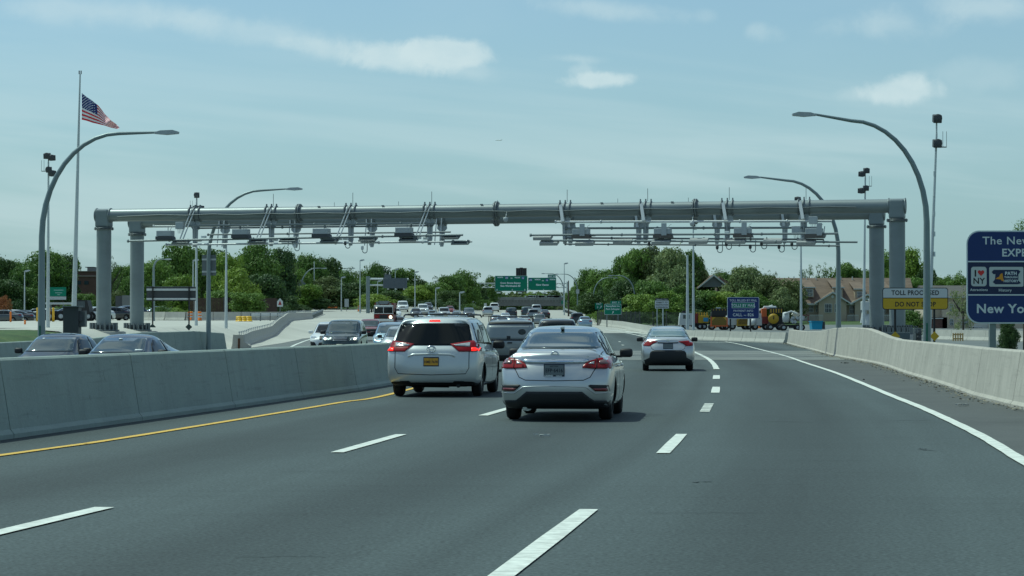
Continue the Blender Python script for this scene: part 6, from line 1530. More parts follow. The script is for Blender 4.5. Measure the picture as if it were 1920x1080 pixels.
TREES = [
 (6, 476, 430, 26, 'a', 'dark'), (40, 502, 400, 26, 'b', 'mid'), (86, 472, 430, 44, 'd', 'mid'), (122, 480, 445, 28, 'c', 'dark'), (18, 525, 380, 34, 'b', 'dark'), (62, 535, 385, 32, 'a', 'mid'), (8, 552, 330, 14, 'bush', 'rust'), (160, 548, 420, 24, 'a', 'mid'), (150, 560, 380, 20, 'bush', 'olive'), (172, 562, 360, 18, 'bush', 'mid'),
 (208, 478, 380, 16, 'wispy', 'olive'), (238, 492, 430, 28, 'a', 'mid'), (222, 545, 360, 18, 'c', 'olive'), (270, 494, 410, 26, 'b', 'dark'), (240, 520, 400, 26, 'c', 'mid'), (292, 490, 360, 32, 'c', 'mid'), (325, 458, 370, 40, 'e', 'mid'), (362, 468, 375, 36, 'd', 'mid'), (340, 510, 335, 34, 'a', 'bright'), (395, 470, 380, 38, 'b', 'dark'),
 (428, 476, 330, 36, 'c', 'bright'), (450, 505, 300, 34, 'e', 'bright'), (486, 458, 340, 44, 'd', 'mid'), (525, 462, 380, 38, 'wispy', 'olive'), (520, 470, 370, 34, 'e', 'dark'), (500, 515, 310, 40, 'b', 'dark'), (466, 545, 285, 34, 'a', 'mid'), (415, 545, 290, 30, 'b', 'mid'), (540, 555, 330, 24, 'b', 'dark'),
 (582, 479, 430, 34, 'd', 'mid'), (612, 484, 440, 30, 'b', 'dark'), (556, 505, 420, 28, 'c', 'mid'), (575, 530, 400, 32, 'a', 'bright'), (612, 520, 420, 34, 'e', 'olive'), (640, 508, 460, 26, 'c', 'mid'), (600, 560, 400, 26, 'b', 'dark'), (652, 530, 420, 36, 'b', 'dark'), (660, 498, 480, 22, 'wispy', 'olive'),
 (692, 522, 450, 32, 'a', 'mid'), (702, 494, 480, 20, 'c', 'mid'), (718, 500, 485, 26, 'e', 'dark'), (752, 504, 490, 30, 'b', 'mid'), (700, 552, 400, 34, 'd', 'bright'), (775, 520, 490, 28, 'a', 'dark'), (735, 545, 430, 26, 'c', 'dark'), (790, 536, 470, 34, 'd', 'bright'), (820, 530, 470, 28, 'b', 'mid'), (826, 513, 700, 22, 'wispy', 'dark'),
 (846, 512, 490, 28, 'a', 'mid'), (872, 508, 500, 30, 'c', 'mid'), (842, 545, 460, 26, 'b', 'dark'), (895, 530, 560, 22, 'b', 'dark'), (912, 528, 640, 22, 'a', 'mid'), (925, 520, 720, 16, 'e', 'mid'), (905, 560, 540, 16, 'bush', 'mid'),
 (940, 552, 720, 22, 'bush', 'mid'), (968, 549, 730, 22, 'bush', 'olive'), (990, 546, 720, 18, 'bush', 'bright'), (1018, 548, 730, 24, 'bush', 'mid'), (1042, 540, 740, 18, 'bush', 'dark'),
 (1078, 545, 500, 18, 'c', 'mid'), (1092, 540, 460, 20, 'a', 'mid'), (1108, 506, 450, 30, 'd', 'mid'), (1130, 506, 440, 30, 'b', 'mid'), (1150, 520, 420, 28, 'c', 'dark'), (1112, 550, 400, 26, 'e', 'dark'), (1165, 484, 410, 32, 'e', 'mid'), (1196, 468, 400, 38, 'b', 'mid'), (1222, 464, 400, 38, 'd', 'olive'),
 (1258, 466, 385, 38, 'b', 'pale'), (1288, 474, 400, 30, 'e', 'mid'), (1180, 525, 380, 38, 'd', 'dark'), (1225, 520, 360, 38, 'a', 'mid'), (1200, 552, 345, 36, 'b', 'bright'), (1246, 548, 335, 34, 'e', 'bright'), (1160, 560, 365, 26, 'a', 'dark'), (1276, 535, 335, 34, 'd', 'mid'), (1270, 500, 375, 30, 'c', 'pale'),
 (1308, 505, 400, 26, 'c', 'olive'), (1340, 500, 470, 40, 'wispy', 'olive'), (1330, 540, 330, 36, 'a', 'mid'), (1300, 560, 320, 26, 'b', 'dark'), (1362, 548, 325, 34, 'b', 'bright'), (1385, 504, 350, 32, 'e', 'pale'), (1412, 502, 345, 36, 'd', 'pale'), (1402, 545, 320, 36, 'b', 'mid'), (1440, 518, 335, 30, 'c', 'olive'), (1436, 560, 312, 24, 'a', 'mid'), (1468, 540, 320, 24, 'e', 'pale'),
 (1480, 524, 345, 30, 'c', 'olive'), (1424, 530, 340, 32, 'b', 'pale'), (1445, 505, 480, 18, 'wispy', 'olive'), (1518, 494, 520, 20, 'wispy', 'mid'), (1545, 490, 520, 20, 'wispy', 'mid'), (1585, 494, 520, 30, 'b', 'mid'), (1618, 500, 520, 30, 'a', 'mid'), (1650, 492, 510, 30, 'd', 'dark'), (1668, 474, 500, 24, 'c', 'bright'), (1702, 468, 480, 32, 'd', 'bright'), (1724, 478, 480, 16, 'cone', 'dark'), (1712, 515, 450, 34, 'a', 'mid'), (1738, 505, 470, 20, 'b', 'dark'),
 (1708, 582, 220, 22, 'c', 'mid'), (1768, 520, 480, 26, 'b', 'mid'), (1798, 505, 450, 26, 'wispy', 'mid'), (1806, 518, 430, 28, 'c', 'mid'), (1835, 510, 430, 34, 'a', 'mid'),
]
for t in TREES: tree(*t)
SKY = [(-10, 482), (30, 492), (60, 480), (90, 472), (130, 474), (150, 505), (205, 500), (230, 493), (260, 492), (300, 472), (340, 462), (440, 474), (520, 464), (550, 478), (600, 484), (640, 502), (690, 502), (720, 506), (780, 526), (820, 527), (850, 513), (880, 513), (900, 532), (1075, 545), (1085, 535), (1100, 512), (1150, 506), (1170, 484), (1210, 472), (1300, 478), (1330, 503), (1440, 512), (1490, 530)]
_p = 2
while _p < 1480:
    if not (896 < _p < 1084):
        tree(_p, float(np.interp(_p, [a[0] for a in SKY], [a[1] for a in SKY])) + _tr.uniform(2, 20), 540 + _tr.uniform(-30, 30), _tr.uniform(20, 32), _tr.choice('abcde'), _tr.choice(['mid', 'dark', 'olive', 'mid', 'bright']) if False else 'mid', label='leafy green tree in the rear row that fills the skyline')
    _p += _tr.uniform(15, 24)
tree(1806, 532, 210, 26, 'wispy', 'pale', label='pale drooping tree in front of the tan building, left of the big blue sign')
tree(1924, 406, 118, 36, 'near', 'bright', z0=0, label='near bright green tree rising above the big blue sign at the right edge', low=.35)
tree(1893, 600, 118, 19, 'e', 'dark', z0=0, label='dark narrow evergreen under the big blue sign', low=.02)
def bush(px, top, base, Y, hw, col, label=None):
    if 1268 < px < 1500: Y = 362
    x = X_(px, Y); z = T(x, Y); h = max(.8, H + (HY - top) / F * Y - z); rw = hw / F * Y
    r_ = tag(empty('bush', (x, Y, z), _tr.uniform(0, 6.28)), label or place_label(px, top, CN[col], 'bush', 'low'), 'bush', 'bushes along the road edges')
    c = bpy.data.objects.new('foliage', CROWNS['bush']); COL.objects.link(c); c.parent = r_; c.location = (0, 0, -.1 * h); c.scale = (rw * 1.1, rw * 1.1, h * 1.12); c.material_slots[0].link = 'OBJECT'; c.material_slots[0].material = LEAF[col]
for b_ in [(305, 572, 0, 290, 26, 'mid'), (335, 575, 0, 285, 24, 'bright'), (352, 580, 0, 270, 14, 'bright'), (270, 580, 0, 320, 18, 'dark'), (1128, 580, 0, 350, 20, 'bright'), (1102, 588, 0, 370, 14, 'mid'), (1160, 585, 0, 345, 22, 'dark'), (1200, 585, 0, 330, 28, 'dark'), (1250, 585, 0, 315, 30, 'dark'), (1300, 580, 0, 330, 28, 'dark'),
           (1345, 575, 0, 330, 30, 'dark'), (1400, 575, 0, 330, 30, 'mid'), (560, 572, 0, 380, 30, 'dark'), (640, 560, 0, 420, 34, 'dark'), (675, 560, 0, 430, 26, 'mid'), (740, 562, 0, 440, 24, 'dark'), (770, 558, 0, 450, 26, 'dark'), (810, 560, 0, 450, 30, 'dark'), (850, 562, 0, 455, 26, 'dark'), (880, 568, 0, 470, 18, 'mid'), (895, 573, 0, 480, 14, 'olive'),
           (440, 570, 0, 300, 36, 'dark'), (505, 568, 0, 320, 40, 'dark'), (390, 572, 0, 300, 22, 'dark'), (120, 568, 0, 350, 20, 'mid'), (28, 560, 0, 360, 22, 'dark'), (1070, 575, 0, 480, 18, 'mid'), (1052, 582, 0, 500, 12, 'olive'), (1090, 570, 0, 440, 18, 'dark')]: bush(*b_)
# far woodland that reads as one mass
r = np.random.default_rng(21); mb_v = []; cnt = 0
V = []
for px in range(-60, 1990, 12):
    Yw = 640 + 60 * math.sin(px * .02) if not (905 < px < 1062) else 820
    x = X_(px, Yw); z = T(x, Yw); top = {0: 545, 1: 548, 2: 540, 3: 552}[(px // 12) % 4]
    if 905 < px < 1062: top = 549
    h = H + (HY - top) / F * Yw - z; n = 420
    d = r.normal(size=(n, 3)); d /= np.linalg.norm(d, axis=1)[:, None]; d[:, 2] = abs(d[:, 2])
    pos = np.array([x, Yw, z]) + d * np.array([3.2, 3.2, h]) * r.uniform(.8, 1.05, (n, 1))
    nr = d + r.normal(0, .6, (n, 3)); t = np.cross(nr, r.normal(size=(n, 3))); t /= np.linalg.norm(t, axis=1)[:, None]; b = np.cross(nr, t); b /= np.linalg.norm(b, axis=1)[:, None]
    s = r.uniform(.35, .8, (n, 1)); q = np.stack([pos - t * s, pos + b * s * .7, pos + t * s, pos - b * s * .7], 1); V.append(q.reshape(-1, 3))
V = np.concatenate(V); n = len(V) // 4; me = bpy.data.meshes.new('woodland'); me.vertices.add(n * 4); me.vertices.foreach_set('co', V.reshape(-1)); me.loops.add(n * 4); me.loops.foreach_set('vertex_index', np.arange(n * 4)); me.polygons.add(n)
me.polygons.foreach_set('loop_start', np.arange(n) * 4); me.polygons.foreach_set('loop_total', np.full(n, 4)); me.update(calc_edges=True)
tag(link('far_woodland', me, leaf_mat('leaf_far', (0.069, 0.114, 0.043), (0.140, 0.183, 0.058))), 'far green woodland belt along the horizon', 'woodland', kind='stuff')
# grass along the left road edge and behind the guardrail, right verge
def verge(name, y0, y1, xl, xr, off=.03, mt=None): sheet(name, y0, y1, xl, xr, off, mt or M_GRASS, 2)
verge('grass_verge', 96, 122, lambda y: -45, lambda y: float(np.interp(y, *_E)) - 1.2)
verge('grass_verge', 425, 520, lambda y: -130, lambda y: -14 - (y - 335) * .02 - 6)
# ------------------------------------------------------------------ overpass and far buildings
M_GIRD = mat('overpass_concrete', (.16, .165, .16), .8, var=.15, scale=.3); M_BRICK = mat('brown_brick', (.11, .062, .048), .85, var=.2, scale=2); M_ROOF = mat('brown_shingles', (.155, .112, .082), .85, var=.22, scale=1.2, stretch=(.6, 1, 3))
M_TANW = mat('tan_siding', (.54, .46, .34), .7, var=.05, scale=3, stretch=(.3, .3, 6)); M_OLIVE = mat('olive_siding', (.40, .34, .25), .7, var=.06, scale=3, stretch=(.3, .3, 6)); M_TRIMW = mat('white_trim', (.55, .57, .55), .6); M_WIN = mat('window_glass', (.035, .05, .06), .08, spec=.8)
M_ROOFD = mat('dark_roof', (.085, .08, .075), .85, var=.2, scale=1.5); M_DARKB = mat('dark_tower', (.045, .032, .036), .8, var=.1, scale=.1); M_GREYS = mat('grey_siding', (.15, .16, .16), .7)
Y = 650.0; k = Y / F; x0 = X_(975, Y); z0 = T(x0, Y)
ov = tag(empty('overpass', (x0, Y, z0)), 'grey concrete overpass crossing the highway below the green signs', 'overpass')
def ovx(px): return (px - 975) * k
mb = MB(); mb.box((ovx(972), 5, Z(568)), (168 * k, 11, 11 * k)); mb.build('deck_girder', M_GIRD, ov)
mb = MB(); mb.box((ovx(972), -.4, Z(560)), (166 * k, .4, 6 * k)); 
for q in range(28): mb.box((ovx(892) + q * 6 * k, -.7, Z(562)), (.18, .2, 8 * k))
mb.build('parapet', mat('parapet', (.22, .23, .22), .8, var=.2, scale=.6), ov)
mb = MB()
for q in range(40): mb.box((ovx(985) + q * 1.8 * k, -.5, Z(556)), (random.uniform(.2, .9), .3, random.uniform(.2, .7)))
mb.build('railing', M_POLEL, ov)
mb = MB(); mb.box((ovx(1005), 5, Z(582)), (22 * k, 9, 18 * k)); mb.build('pier', mat('pier_concrete', (.24, .25, .24), .8), ov)
for px in (893, 1052): mb = MB(); mb.box((ovx(px), 5, Z(584)), (12 * k, 9, 22 * k)); mb.build('abutment', M_GIRD, ov)
Y = 3000.0; k = Y / F; x0 = X_(977.5, Y)
tw = tag(empty('tower_block', (x0, Y, 5)), 'distant dark apartment tower above the first green overhead sign', 'building'); z0 = 5
mb = MB(); mb.box((0, 8, Z(545)), (20 * k, 14, 85 * k)); mb.box((0, 8, Z(504)), (6 * k, 10, 5 * k)); mb.box((-8 * k, 6, Z(505)), (3 * k, 8, 3 * k))
mb.build('wall', M_DARKB, tw)
for a in (-6, -2, 3, 7): mb = MB(); mb.box((a * k, .9, Z(545)), (1.1 * k, .5, 83 * k)); mb.build('window_strip', mat('tower_glass', (.09, .09, .10), .4), tw)

def windows(parent, lst, k, cx, z0_, Y0, yo=0, name='window'):
    for px, py, w, h in lst:
        x = (px - cx) * k; z = H + (HY - py) * k - z0_; fw = empty(name, (x, yo, z)); fw.parent = parent
        mb = MB(); mb.box((0, -.03, 0), (w * k, .08, h * k)); mb.build('frame', M_TRIMW, fw)
        g = MB(); n = 2 if w > 8 else 1
        for q in range(n): ww = (w - 1.6) * k / n; g.box((-(w - 1.6) * k / 2 + ww * (q + .5), -.09, 0), (ww * .86, .04, (h - 1.8) * k))
        g.build('pane', M_WIN, fw)
        m_ = MB(); m_.box((0, -.12, 0), ((w - 1.5) * k, .03, .07)); 
        for q in range(n): ww = (w - 1.6) * k / n; m_.box((-(w - 1.6) * k / 2 + ww * (q + .5), -.12, 0), (.05, .03, (h - 1.8) * k))
        m_.build('muntin', M_TRIMW, fw)

# row of houses behind the trucks
Y = 388.0; k = Y / F; cxp_ = 1565; x0 = X_(cxp_, Y); z0 = -.8
hs = tag(empty('townhouse_row', (x0, Y, z0)), 'long tan row house with brown shingle roof, dormers and gables behind the right masts', 'house')
def hx(px): return (px - cxp_) * k
def hz(py): return H + (HY - py) * k - z0
xa, xb = hx(1405), hx(1712)
mb = MB(); mb.box(((xa + xb) / 2, 5, hz(604) / 1), (xb - xa, 9.8, 2 * (hz(568) - hz(604)))); mb.build('wall', M_OLIVE, hs)
mb = MB(); mb.prism([(-.8, hz(569)), (5, hz(520)), (11, hz(569)), (11, hz(572)), (-.8, hz(572))], xa - .5, xb + .4, axis='x'); mb.build('roof', M_ROOF, hs)
mb = MB(); mb.box(((xa + xb) / 2, -.85, hz(570.5)), (xb - xa + 1, .12, .28)); mb.box(((xa + xb) / 2, -.12, hz(606)), (xb - xa, .3, .3)); mb.build('fascia', M_TRIMW, hs)
for gx_, apex, hw_ in ((1475, 549, 30), (1559, 548, 31), (1624, 552, 28), (1686, 553, 26)):
    g = MB(); g.prism([(hx(gx_ - hw_), hz(566)), (hx(gx_ + hw_), hz(566)), (hx(gx_), hz(apex + 1))], -1.3, 1.2); g.box((hx(gx_), -.4, hz(602)), (2 * (hw_ - 5) * k, 1.9, 2 * (hz(566) - hz(602)))); gg = g.build('gable', M_OLIVE, hs)
    g = MB()
    for sx in (-1, 1):
        g.add([(hx(gx_), -1.7, hz(apex - 1)), (hx(gx_ + sx * (hw_ + 3)), -1.7, hz(568)), (hx(gx_ + sx * (hw_ + 3)), 3.0, hz(568)), (hx(gx_), 4.6, hz(apex - 1)), (hx(gx_), -1.7, hz(apex + 1.5)), (hx(gx_ + sx * (hw_ + 3)), -1.7, hz(570.5)), (hx(gx_ + sx * (hw_ + 3)), 3.0, hz(570.5)), (hx(gx_), 4.6, hz(apex + 1.5))], [(0, 1, 2, 3), (4, 5, 6, 7), (0, 1, 5, 4), (1, 2, 6, 5), (2, 3, 7, 6)])
    g.build('gable_roof', M_ROOF, hs)
    g = MB()
    for sx in (-1, 1): g.add([(hx(gx_), -1.76, hz(apex - 1)), (hx(gx_ + sx * (hw_ + 3)), -1.76, hz(568)), (hx(gx_ + sx * (hw_ + 3)), -1.76, hz(571)), (hx(gx_), -1.76, hz(apex + 2))], [(0, 1, 2, 3)])
    d_ = 3.4 * k; g.prism([(hx(gx_), hz(apex + 5)), (hx(gx_) + d_, hz(apex + 8.6)), (hx(gx_), hz(apex + 12)), (hx(gx_) - d_, hz(apex + 8.6))], -1.36, -1.4); g.build('gable_trim', M_TRIMW, hs)
for dx_, dy_ in ((1443, 545), (1487, 546), (1518, 547), (1572, 547), (1612, 550), (1660, 550)):
    g = MB(); g.box((hx(dx_), 1.9, hz(dy_ + 1)), (17 * k, 3.4, 19 * k)); g.build('dormer', M_OLIVE, hs)
    g = MB(); g.add([(hx(dx_ - 11), -.1, hz(dy_ - 7)), (hx(dx_ + 11), -.1, hz(dy_ - 7)), (hx(dx_ + 7), 5.0, hz(dy_ - 23)), (hx(dx_ - 15), 5.0, hz(dy_ - 23)), (hx(dx_ - 11), -.1, hz(dy_ - 9)), (hx(dx_ + 11), -.1, hz(dy_ - 9)), (hx(dx_ + 7), 5.0, hz(dy_ - 25)), (hx(dx_ - 15), 5.0, hz(dy_ - 25))], [(0, 1, 2, 3), (7, 6, 5, 4), (0, 4, 5, 1), (1, 5, 6, 2), (3, 2, 6, 7), (0, 3, 7, 4)]); g.build('dormer_roof', M_ROOF, hs)
    g = MB(); g.box((hx(dx_), -.15, hz(dy_ - 8)), (23 * k, .1, 1.8 * k)); g.build('dormer_trim', M_TRIMW, hs)
windows(hs, [(1443, 548, 13, 14), (1487, 549, 12, 14), (1518, 549, 13, 14), (1572, 550, 12, 13), (1612, 553, 10, 12), (1660, 553, 10, 12)], k, cxp_, z0, Y, .16)
windows(hs, [(1468, 577, 11, 16), (1484, 577, 11, 16), (1551, 578, 14, 17), (1568, 578, 11, 17), (1617, 579, 11, 16), (1632, 579, 11, 16), (1680, 579, 11, 16), (1693, 579, 11, 16), (1468, 612, 11, 18), (1484, 612, 11, 18), (1551, 614, 14, 20), (1568, 614, 11, 20), (1617, 614, 11, 20), (1632, 614, 10, 20), (1684, 614, 10, 20)], k, cxp_, z0, Y, -1.36)
windows(hs, [(1500, 579, 10, 15), (1521, 579, 9, 13), (1534, 578, 9, 15), (1597, 580, 9, 15), (1656, 580, 9, 15), (1512, 614, 10, 14), (1532, 614, 10, 14), (1597, 614, 9, 14), (1656, 614, 9, 14), (1428, 578, 10, 15)], k, cxp_, z0, Y, .05)
for a, b in ((1494, 1540), (1586, 1606), (1646, 1668)):
    g = MB(); g.box((hx((a + b) / 2), -1.0, hz(605)), ((b - a) * k, 2.0, .25)); g.box((hx((a + b) / 2), -1.95, hz(591)), ((b - a) * k, .07, .09))
    n_ = int((b - a) * k / .16)
    for q in range(n_ + 1): g.box((hx(a) + q * (b - a) * k / n_, -1.95, hz(598)), (.045, .04, 13 * k))
    g.build('balcony', M_TRIMW, hs)
for px in (1448, 1495, 1519, 1537, 1584, 1606, 1643): g = MB(); g.tube([(hx(px), 4.6, hz(524)), (hx(px), 4.6, hz(517))], .09, 6); g.build('vent_pipe', M_TRIMW, hs)
# gable of another house among the trees
Y = 395.0; k = Y / F; x0 = X_(1338, Y); z0 = 0.0
h2 = tag(empty('gabled_house', (x0, Y, z0)), 'grey gabled house showing its roof peak among the trees above the trucks', 'house')
mb = MB(); mb.box((0, 4, 3.2), (46 * k, 8, 6.6)); mb.build('wall', M_GREYS, h2)
mb = MB(); mb.prism([(-26 * k, Z(538)), (0, Z(517)), (26 * k, Z(538))], -.2, 8); mb.build('gable', M_GREYS, h2)
mb = MB()
for sx in (-1, 1): mb.add([(0, -.6, Z(515)), (sx * 30 * k, -.6, Z(539)), (sx * 30 * k, 9, Z(539)), (0, 9, Z(515)), (0, -.6, Z(517)), (sx * 30 * k, -.6, Z(541)), (sx * 30 * k, 9, Z(541)), (0, 9, Z(517))], [(0, 1, 2, 3), (4, 5, 6, 7), (0, 1, 5, 4), (1, 2, 6, 5)])
mb.build('roof', M_ROOF, h2)
mb = MB()
for sx in (-1, 1): mb.add([(0, -.66, Z(514.6)), (sx * 30 * k, -.66, Z(538.6)), (sx * 30 * k, -.66, Z(541.6)), (0, -.66, Z(517.8))], [(0, 1, 2, 3)])
mb.build('gable_trim', M_TRIMW, h2)
mb = MB(); mb.prism([(14 * k, Z(545)), (16 * k, Z(517)), (44 * k, Z(535)), (44 * k, Z(545))], 5, 12); mb.build('rear_roof', M_ROOF, h2)
# tan building at the right
Y = 300.0; k = Y / F; x0 = X_(1830, Y); z0 = -.4
h3 = tag(empty('apartment_house', (x0, Y, z0)), 'plain tan apartment building with brick base and dark roof behind the big blue sign', 'building')
def ax_(px): return (px - 1830) * k
mb = MB(); mb.box((ax_(1855), 5, Z(592)), (176 * k, 10, 70 * k)); mb.build('wall', M_TANW, h3)
mb = MB(); mb.box((ax_(1855), 4.9, Z(632)), (177 * k, 10, 18 * k)); mb.box((ax_(1757), 4, Z(618)), (38 * k, 8, 46 * k)); mb.box((ax_(1858), -.2, Z(614)), (10 * k, .4, 26 * k)); mb.build('brick_base', M_BRICK, h3)
mb = MB(); mb.box((ax_(1752), 5, Z(583)), (30 * k, 8, 32 * k)); mb.build('side_wing', M_TANW, h3)
mb = MB(); mb.prism([(-1, Z(557)), (5, Z(534)), (11, Z(557))], ax_(1735), ax_(1950), axis='x'); mb.build('roof', M_ROOFD, h3)
mb = MB(); mb.box((ax_(1842), -1.0, Z(557.5)), (214 * k, .15, 2 * k)); mb.box((ax_(1752), -.1, Z(597)), (32 * k, .2, 1.6 * k)); mb.build('fascia', M_TRIMW, h3)
windows(h3, [(1784, 577, 7, 13), (1809, 577, 12, 13), (1784, 604, 7, 12), (1809, 604, 13, 12), (1884, 604, 12, 12)], k, 1830, z0, Y, -.02)
g = MB(); g.box((ax_(1834), -.9, Z(622)), (25 * k, 1.8, 1.4 * k)); g.box((ax_(1834), -1.75, Z(608)), (25 * k, .08, 1 * k))
for q in range(19): g.box((ax_(1822) + q * 1.35 * k, -1.75, Z(615)), (.05, .05, 13 * k))
g.build('balcony', M_TRIMW, h3)
# brick buildings far left
Y = 470.0; k = Y / F; x0 = X_(132, Y); z0 = T(x0, Y)
h4 = tag(empty('brick_building', (x0, Y, z0)), 'long low brown brick building behind the green guide sign, far left', 'building')
mb = MB(); mb.box((0, 6, Z(552) / 1), (96 * k, 12, 2 * (Z(509) - Z(552)))); mb.build('wall', M_BRICK, h4)
mb = MB(); mb.box((0, -.1, Z(517.5)), (96 * k, .3, 2.2 * k)); mb.box((0, 6, Z(508.6)), (97 * k, 12.5, 1 * k)); mb.build('stone_band', mat('stone_band', (.25, .2, .17), .8), h4)
mb = MB(); mb.box((34 * k, 4, Z(505)), (12 * k, 4, 10 * k)); mb.box((32 * k, 4, Z(500.5)), (16 * k, 4, 1.4 * k)); mb.build('roof_unit', M_GREYS, h4)
for q in range(6): mb = MB(); mb.box(((-40 + q * 14) * k, -.05, Z(530)), (8 * k, .2, 7 * k)); mb.build('window', M_WIN, h4)
Y = 420.0; k = Y / F; x0 = X_(240, Y); z0 = T(x0, Y)
h5 = tag(empty('small_brick_house', (x0, Y, z0)), 'small red brick house with a pale side wing, between the two left gantry columns', 'house')
mb = MB(); mb.box((-1 * k, 3, Z(565)), (12 * k, 6, 48 * k)); mb.build('wall', mat('red_brick', (.20, .06, .04), .85, var=.2, scale=2), h5)
mb = MB(); mb.box((13 * k, 3, Z(563)), (16 * k, 6, 50 * k)); mb.box((0, -.5, Z(560)), (34 * k, .1, 4 * k)) if False else None; mb.build('side_wing', M_GREYS, h5)
mb = MB(); mb.prism([(-1, Z(541)), (3, Z(536)), (7, Z(541))], -9 * k, 23 * k, axis='x'); mb.build('roof', M_ROOFD, h5)
# pale box truck body in the lot, dark shed, fences
def fence(name, pts, h, mt, label, cat='fence', board=.14, gap=.16, post=True):
    P_ = [Vector(p) for p in pts]; r_ = tag(empty(name, (P_[0].x, P_[0].y, 0)), label, cat); mb = MB(); pb = MB()
    for i in range(len(P_) - 1):
        d = P_[i + 1] - P_[i]; L_ = d.length; n = max(1, int(L_ / gap)); ang = math.atan2(d.y, d.x); rt = Matrix.Rotation(ang, 3, 'Z')
        for q in range(n):
            p = P_[i].lerp(P_[i + 1], (q + .5) / n) - P_[0]; z = T(p.x + P_[0].x, p.y + P_[0].y); mb.box((p.x, p.y, z + h / 2), (board, .03, h * random.uniform(.97, 1.02)), rot=rt)
        for q in range(max(2, int(L_ / 2.6))):
            p = P_[i].lerp(P_[i + 1], q / max(1, int(L_ / 2.6))) - P_[0]; z = T(p.x + P_[0].x, p.y + P_[0].y); pb.box((p.x, p.y, z + h / 2 + .05), (.09, .09, h + .1), rot=rt)
    mb.build('panel', mt, r_); pb.build('post', M_BOXD, r_); return r_
M_WOODF = mat('dark_wood_fence', (.055, .035, .026), .85, var=.25, scale=2)
fence('wooden_fence', [(X_(355, 285), 285, 0), (X_(420, 285), 285, 0), (X_(520, 295), 295, 0)], 2.6, M_WOODF, 'dark brown board fence behind the plaza, under the big trees')
fence('mesh_fence', [(X_(1120, 345), 345, 0), (X_(1200, 318), 318, 0), (X_(1275, 310), 310, 0)], 2.0, mat('mesh_dark', (.05, .06, .05), .7), 'dark mesh fence behind the pale barrier row, below the trees', board=.03, gap=.22)
# low precast wall at the far edge of the plaza
P_ = [Vector((X_(225, 270), 270, 0)), Vector((X_(330, 262), 262, 0)), Vector((X_(470, 262), 262, 0)), Vector((X_(560, 290), 290, 0))]
mb = MB()
for vs_, fs_, c in wall_segments(P_, 3.0, lambda y: .95, prof_j, gap=.05): mb.add(vs_, fs_)
tag(mb.build('plaza_wall', M_JER), 'low pale wall along the far edge of the toll plaza', 'wall')
# guardrail
def guardrail(pts, label):
    P_ = resample([Vector(p) for p in pts], 2.0); r_ = tag(empty('guardrail', (P_[0].x, P_[0].y, 0)), label, 'guardrail'); mb = MB(); pb = MB()
    prf = [(-.04, .50), (.02, .56), (-.04, .64), (.02, .72), (-.04, .80), (.0, .80), (.06, .72), (0, .64), (.06, .56), (0, .50)]
    for i in range(len(P_) - 1):
        a, b = P_[i] - P_[0], P_[i + 1] - P_[0]; d = (b - a).normalized(); n_ = Vector((d.y, -d.x, 0)); vs_ = []
        for q, p0_ in ((a, P_[i]), (b, P_[i + 1])):
            z = T(p0_.x, p0_.y)
            for u, w_ in prf: vs_.append((q.x + n_.x * u, q.y + n_.y * u, z + w_))
        m_ = len(prf); mb.add(vs_, [(j, (j + 1) % m_, m_ + (j + 1) % m_, m_ + j) for j in range(m_)])
        pb.box((a.x, a.y, T(P_[i].x, P_[i].y) + .4), (.12, .16, .85))
    mb.build('rail', M_STEELL, r_); pb.build('post', M_STEELD, r_)
guardrail([(X_(470, 250), 250, 0), (X_(520, 255), 255, 0), (X_(570, 300), 300, 0), (X_(606, 370), 370, 0)], 'steel guardrail rising behind the precast row towards the orange barrels')
guardrail([(X_(1058, 470), 470, 0), (X_(1075, 430), 430, 0), (X_(1100, 390), 390, 0), (X_(1118, 362), 362, 0)], 'pale guardrail curving below the small far green sign, right of the jam')
# orange barrels / yellow crash cushions
def drum(px, Y, n, mt, name, label, cat, group):
    for q in range(n):
        x = X_(px + q * 4.2, Y); z = T(x, Y); r_ = tag(empty(name, (x, Y + (q % 2) * .9, z)), label, cat, group)
        if name == 'crash_barrel': r_.scale = (1.2, 1.2, .55)
        if n == 5 and name == 'traffic_barrel': r_.scale = (1.25, 1.25, 1.1)
        mb = MB(); mb.lathe([(0, 0), (.36, 0), (.34, .1), (.30, .12), (.28, .92), (.24, .98), (0, 1.0)], n=16); mb.build('drum_body', mt, r_)
        mb = MB(); mb.lathe([(.302, .35), (.31, .36), (.305, .50), (.297, .51)], n=16); mb.lathe([(.293, .65), (.30, .66), (.296, .78), (.288, .79)], n=16); mb.build('reflective_band', M_SWHT if mt.name.startswith('orange') else M_SYEL, r_)
M_ORB = mat('orange_plastic', (.75, .20, .02), .5); M_YEB = mat('yellow_plastic', (.70, .42, .03), .5)
drum(613, 432, 5, M_ORB, 'traffic_barrel', 'orange barrel in the bright cluster at the end of the left guardrail', 'traffic barrel', 'orange barrels at the guardrail end')
drum(449, 240, 5, M_YEB, 'crash_barrel', 'yellow barrel in the row at the far edge of the toll plaza', 'crash barrel', 'yellow barrels in the plaza')
drum(357, 262, 1, M_ORB, 'traffic_barrel', 'single orange barrel by the right post of the wide sign back', 'traffic barrel', None)
drum(373, 256, 1, M_ORB, 'traffic_barrel', 'single orange barrel at the foot of the left floodlight mast', 'traffic barrel', None)
drum(674, 400, 1, M_ORB, 'traffic_barrel', 'single orange barrel at the foot of the lone light pole', 'traffic barrel', None)
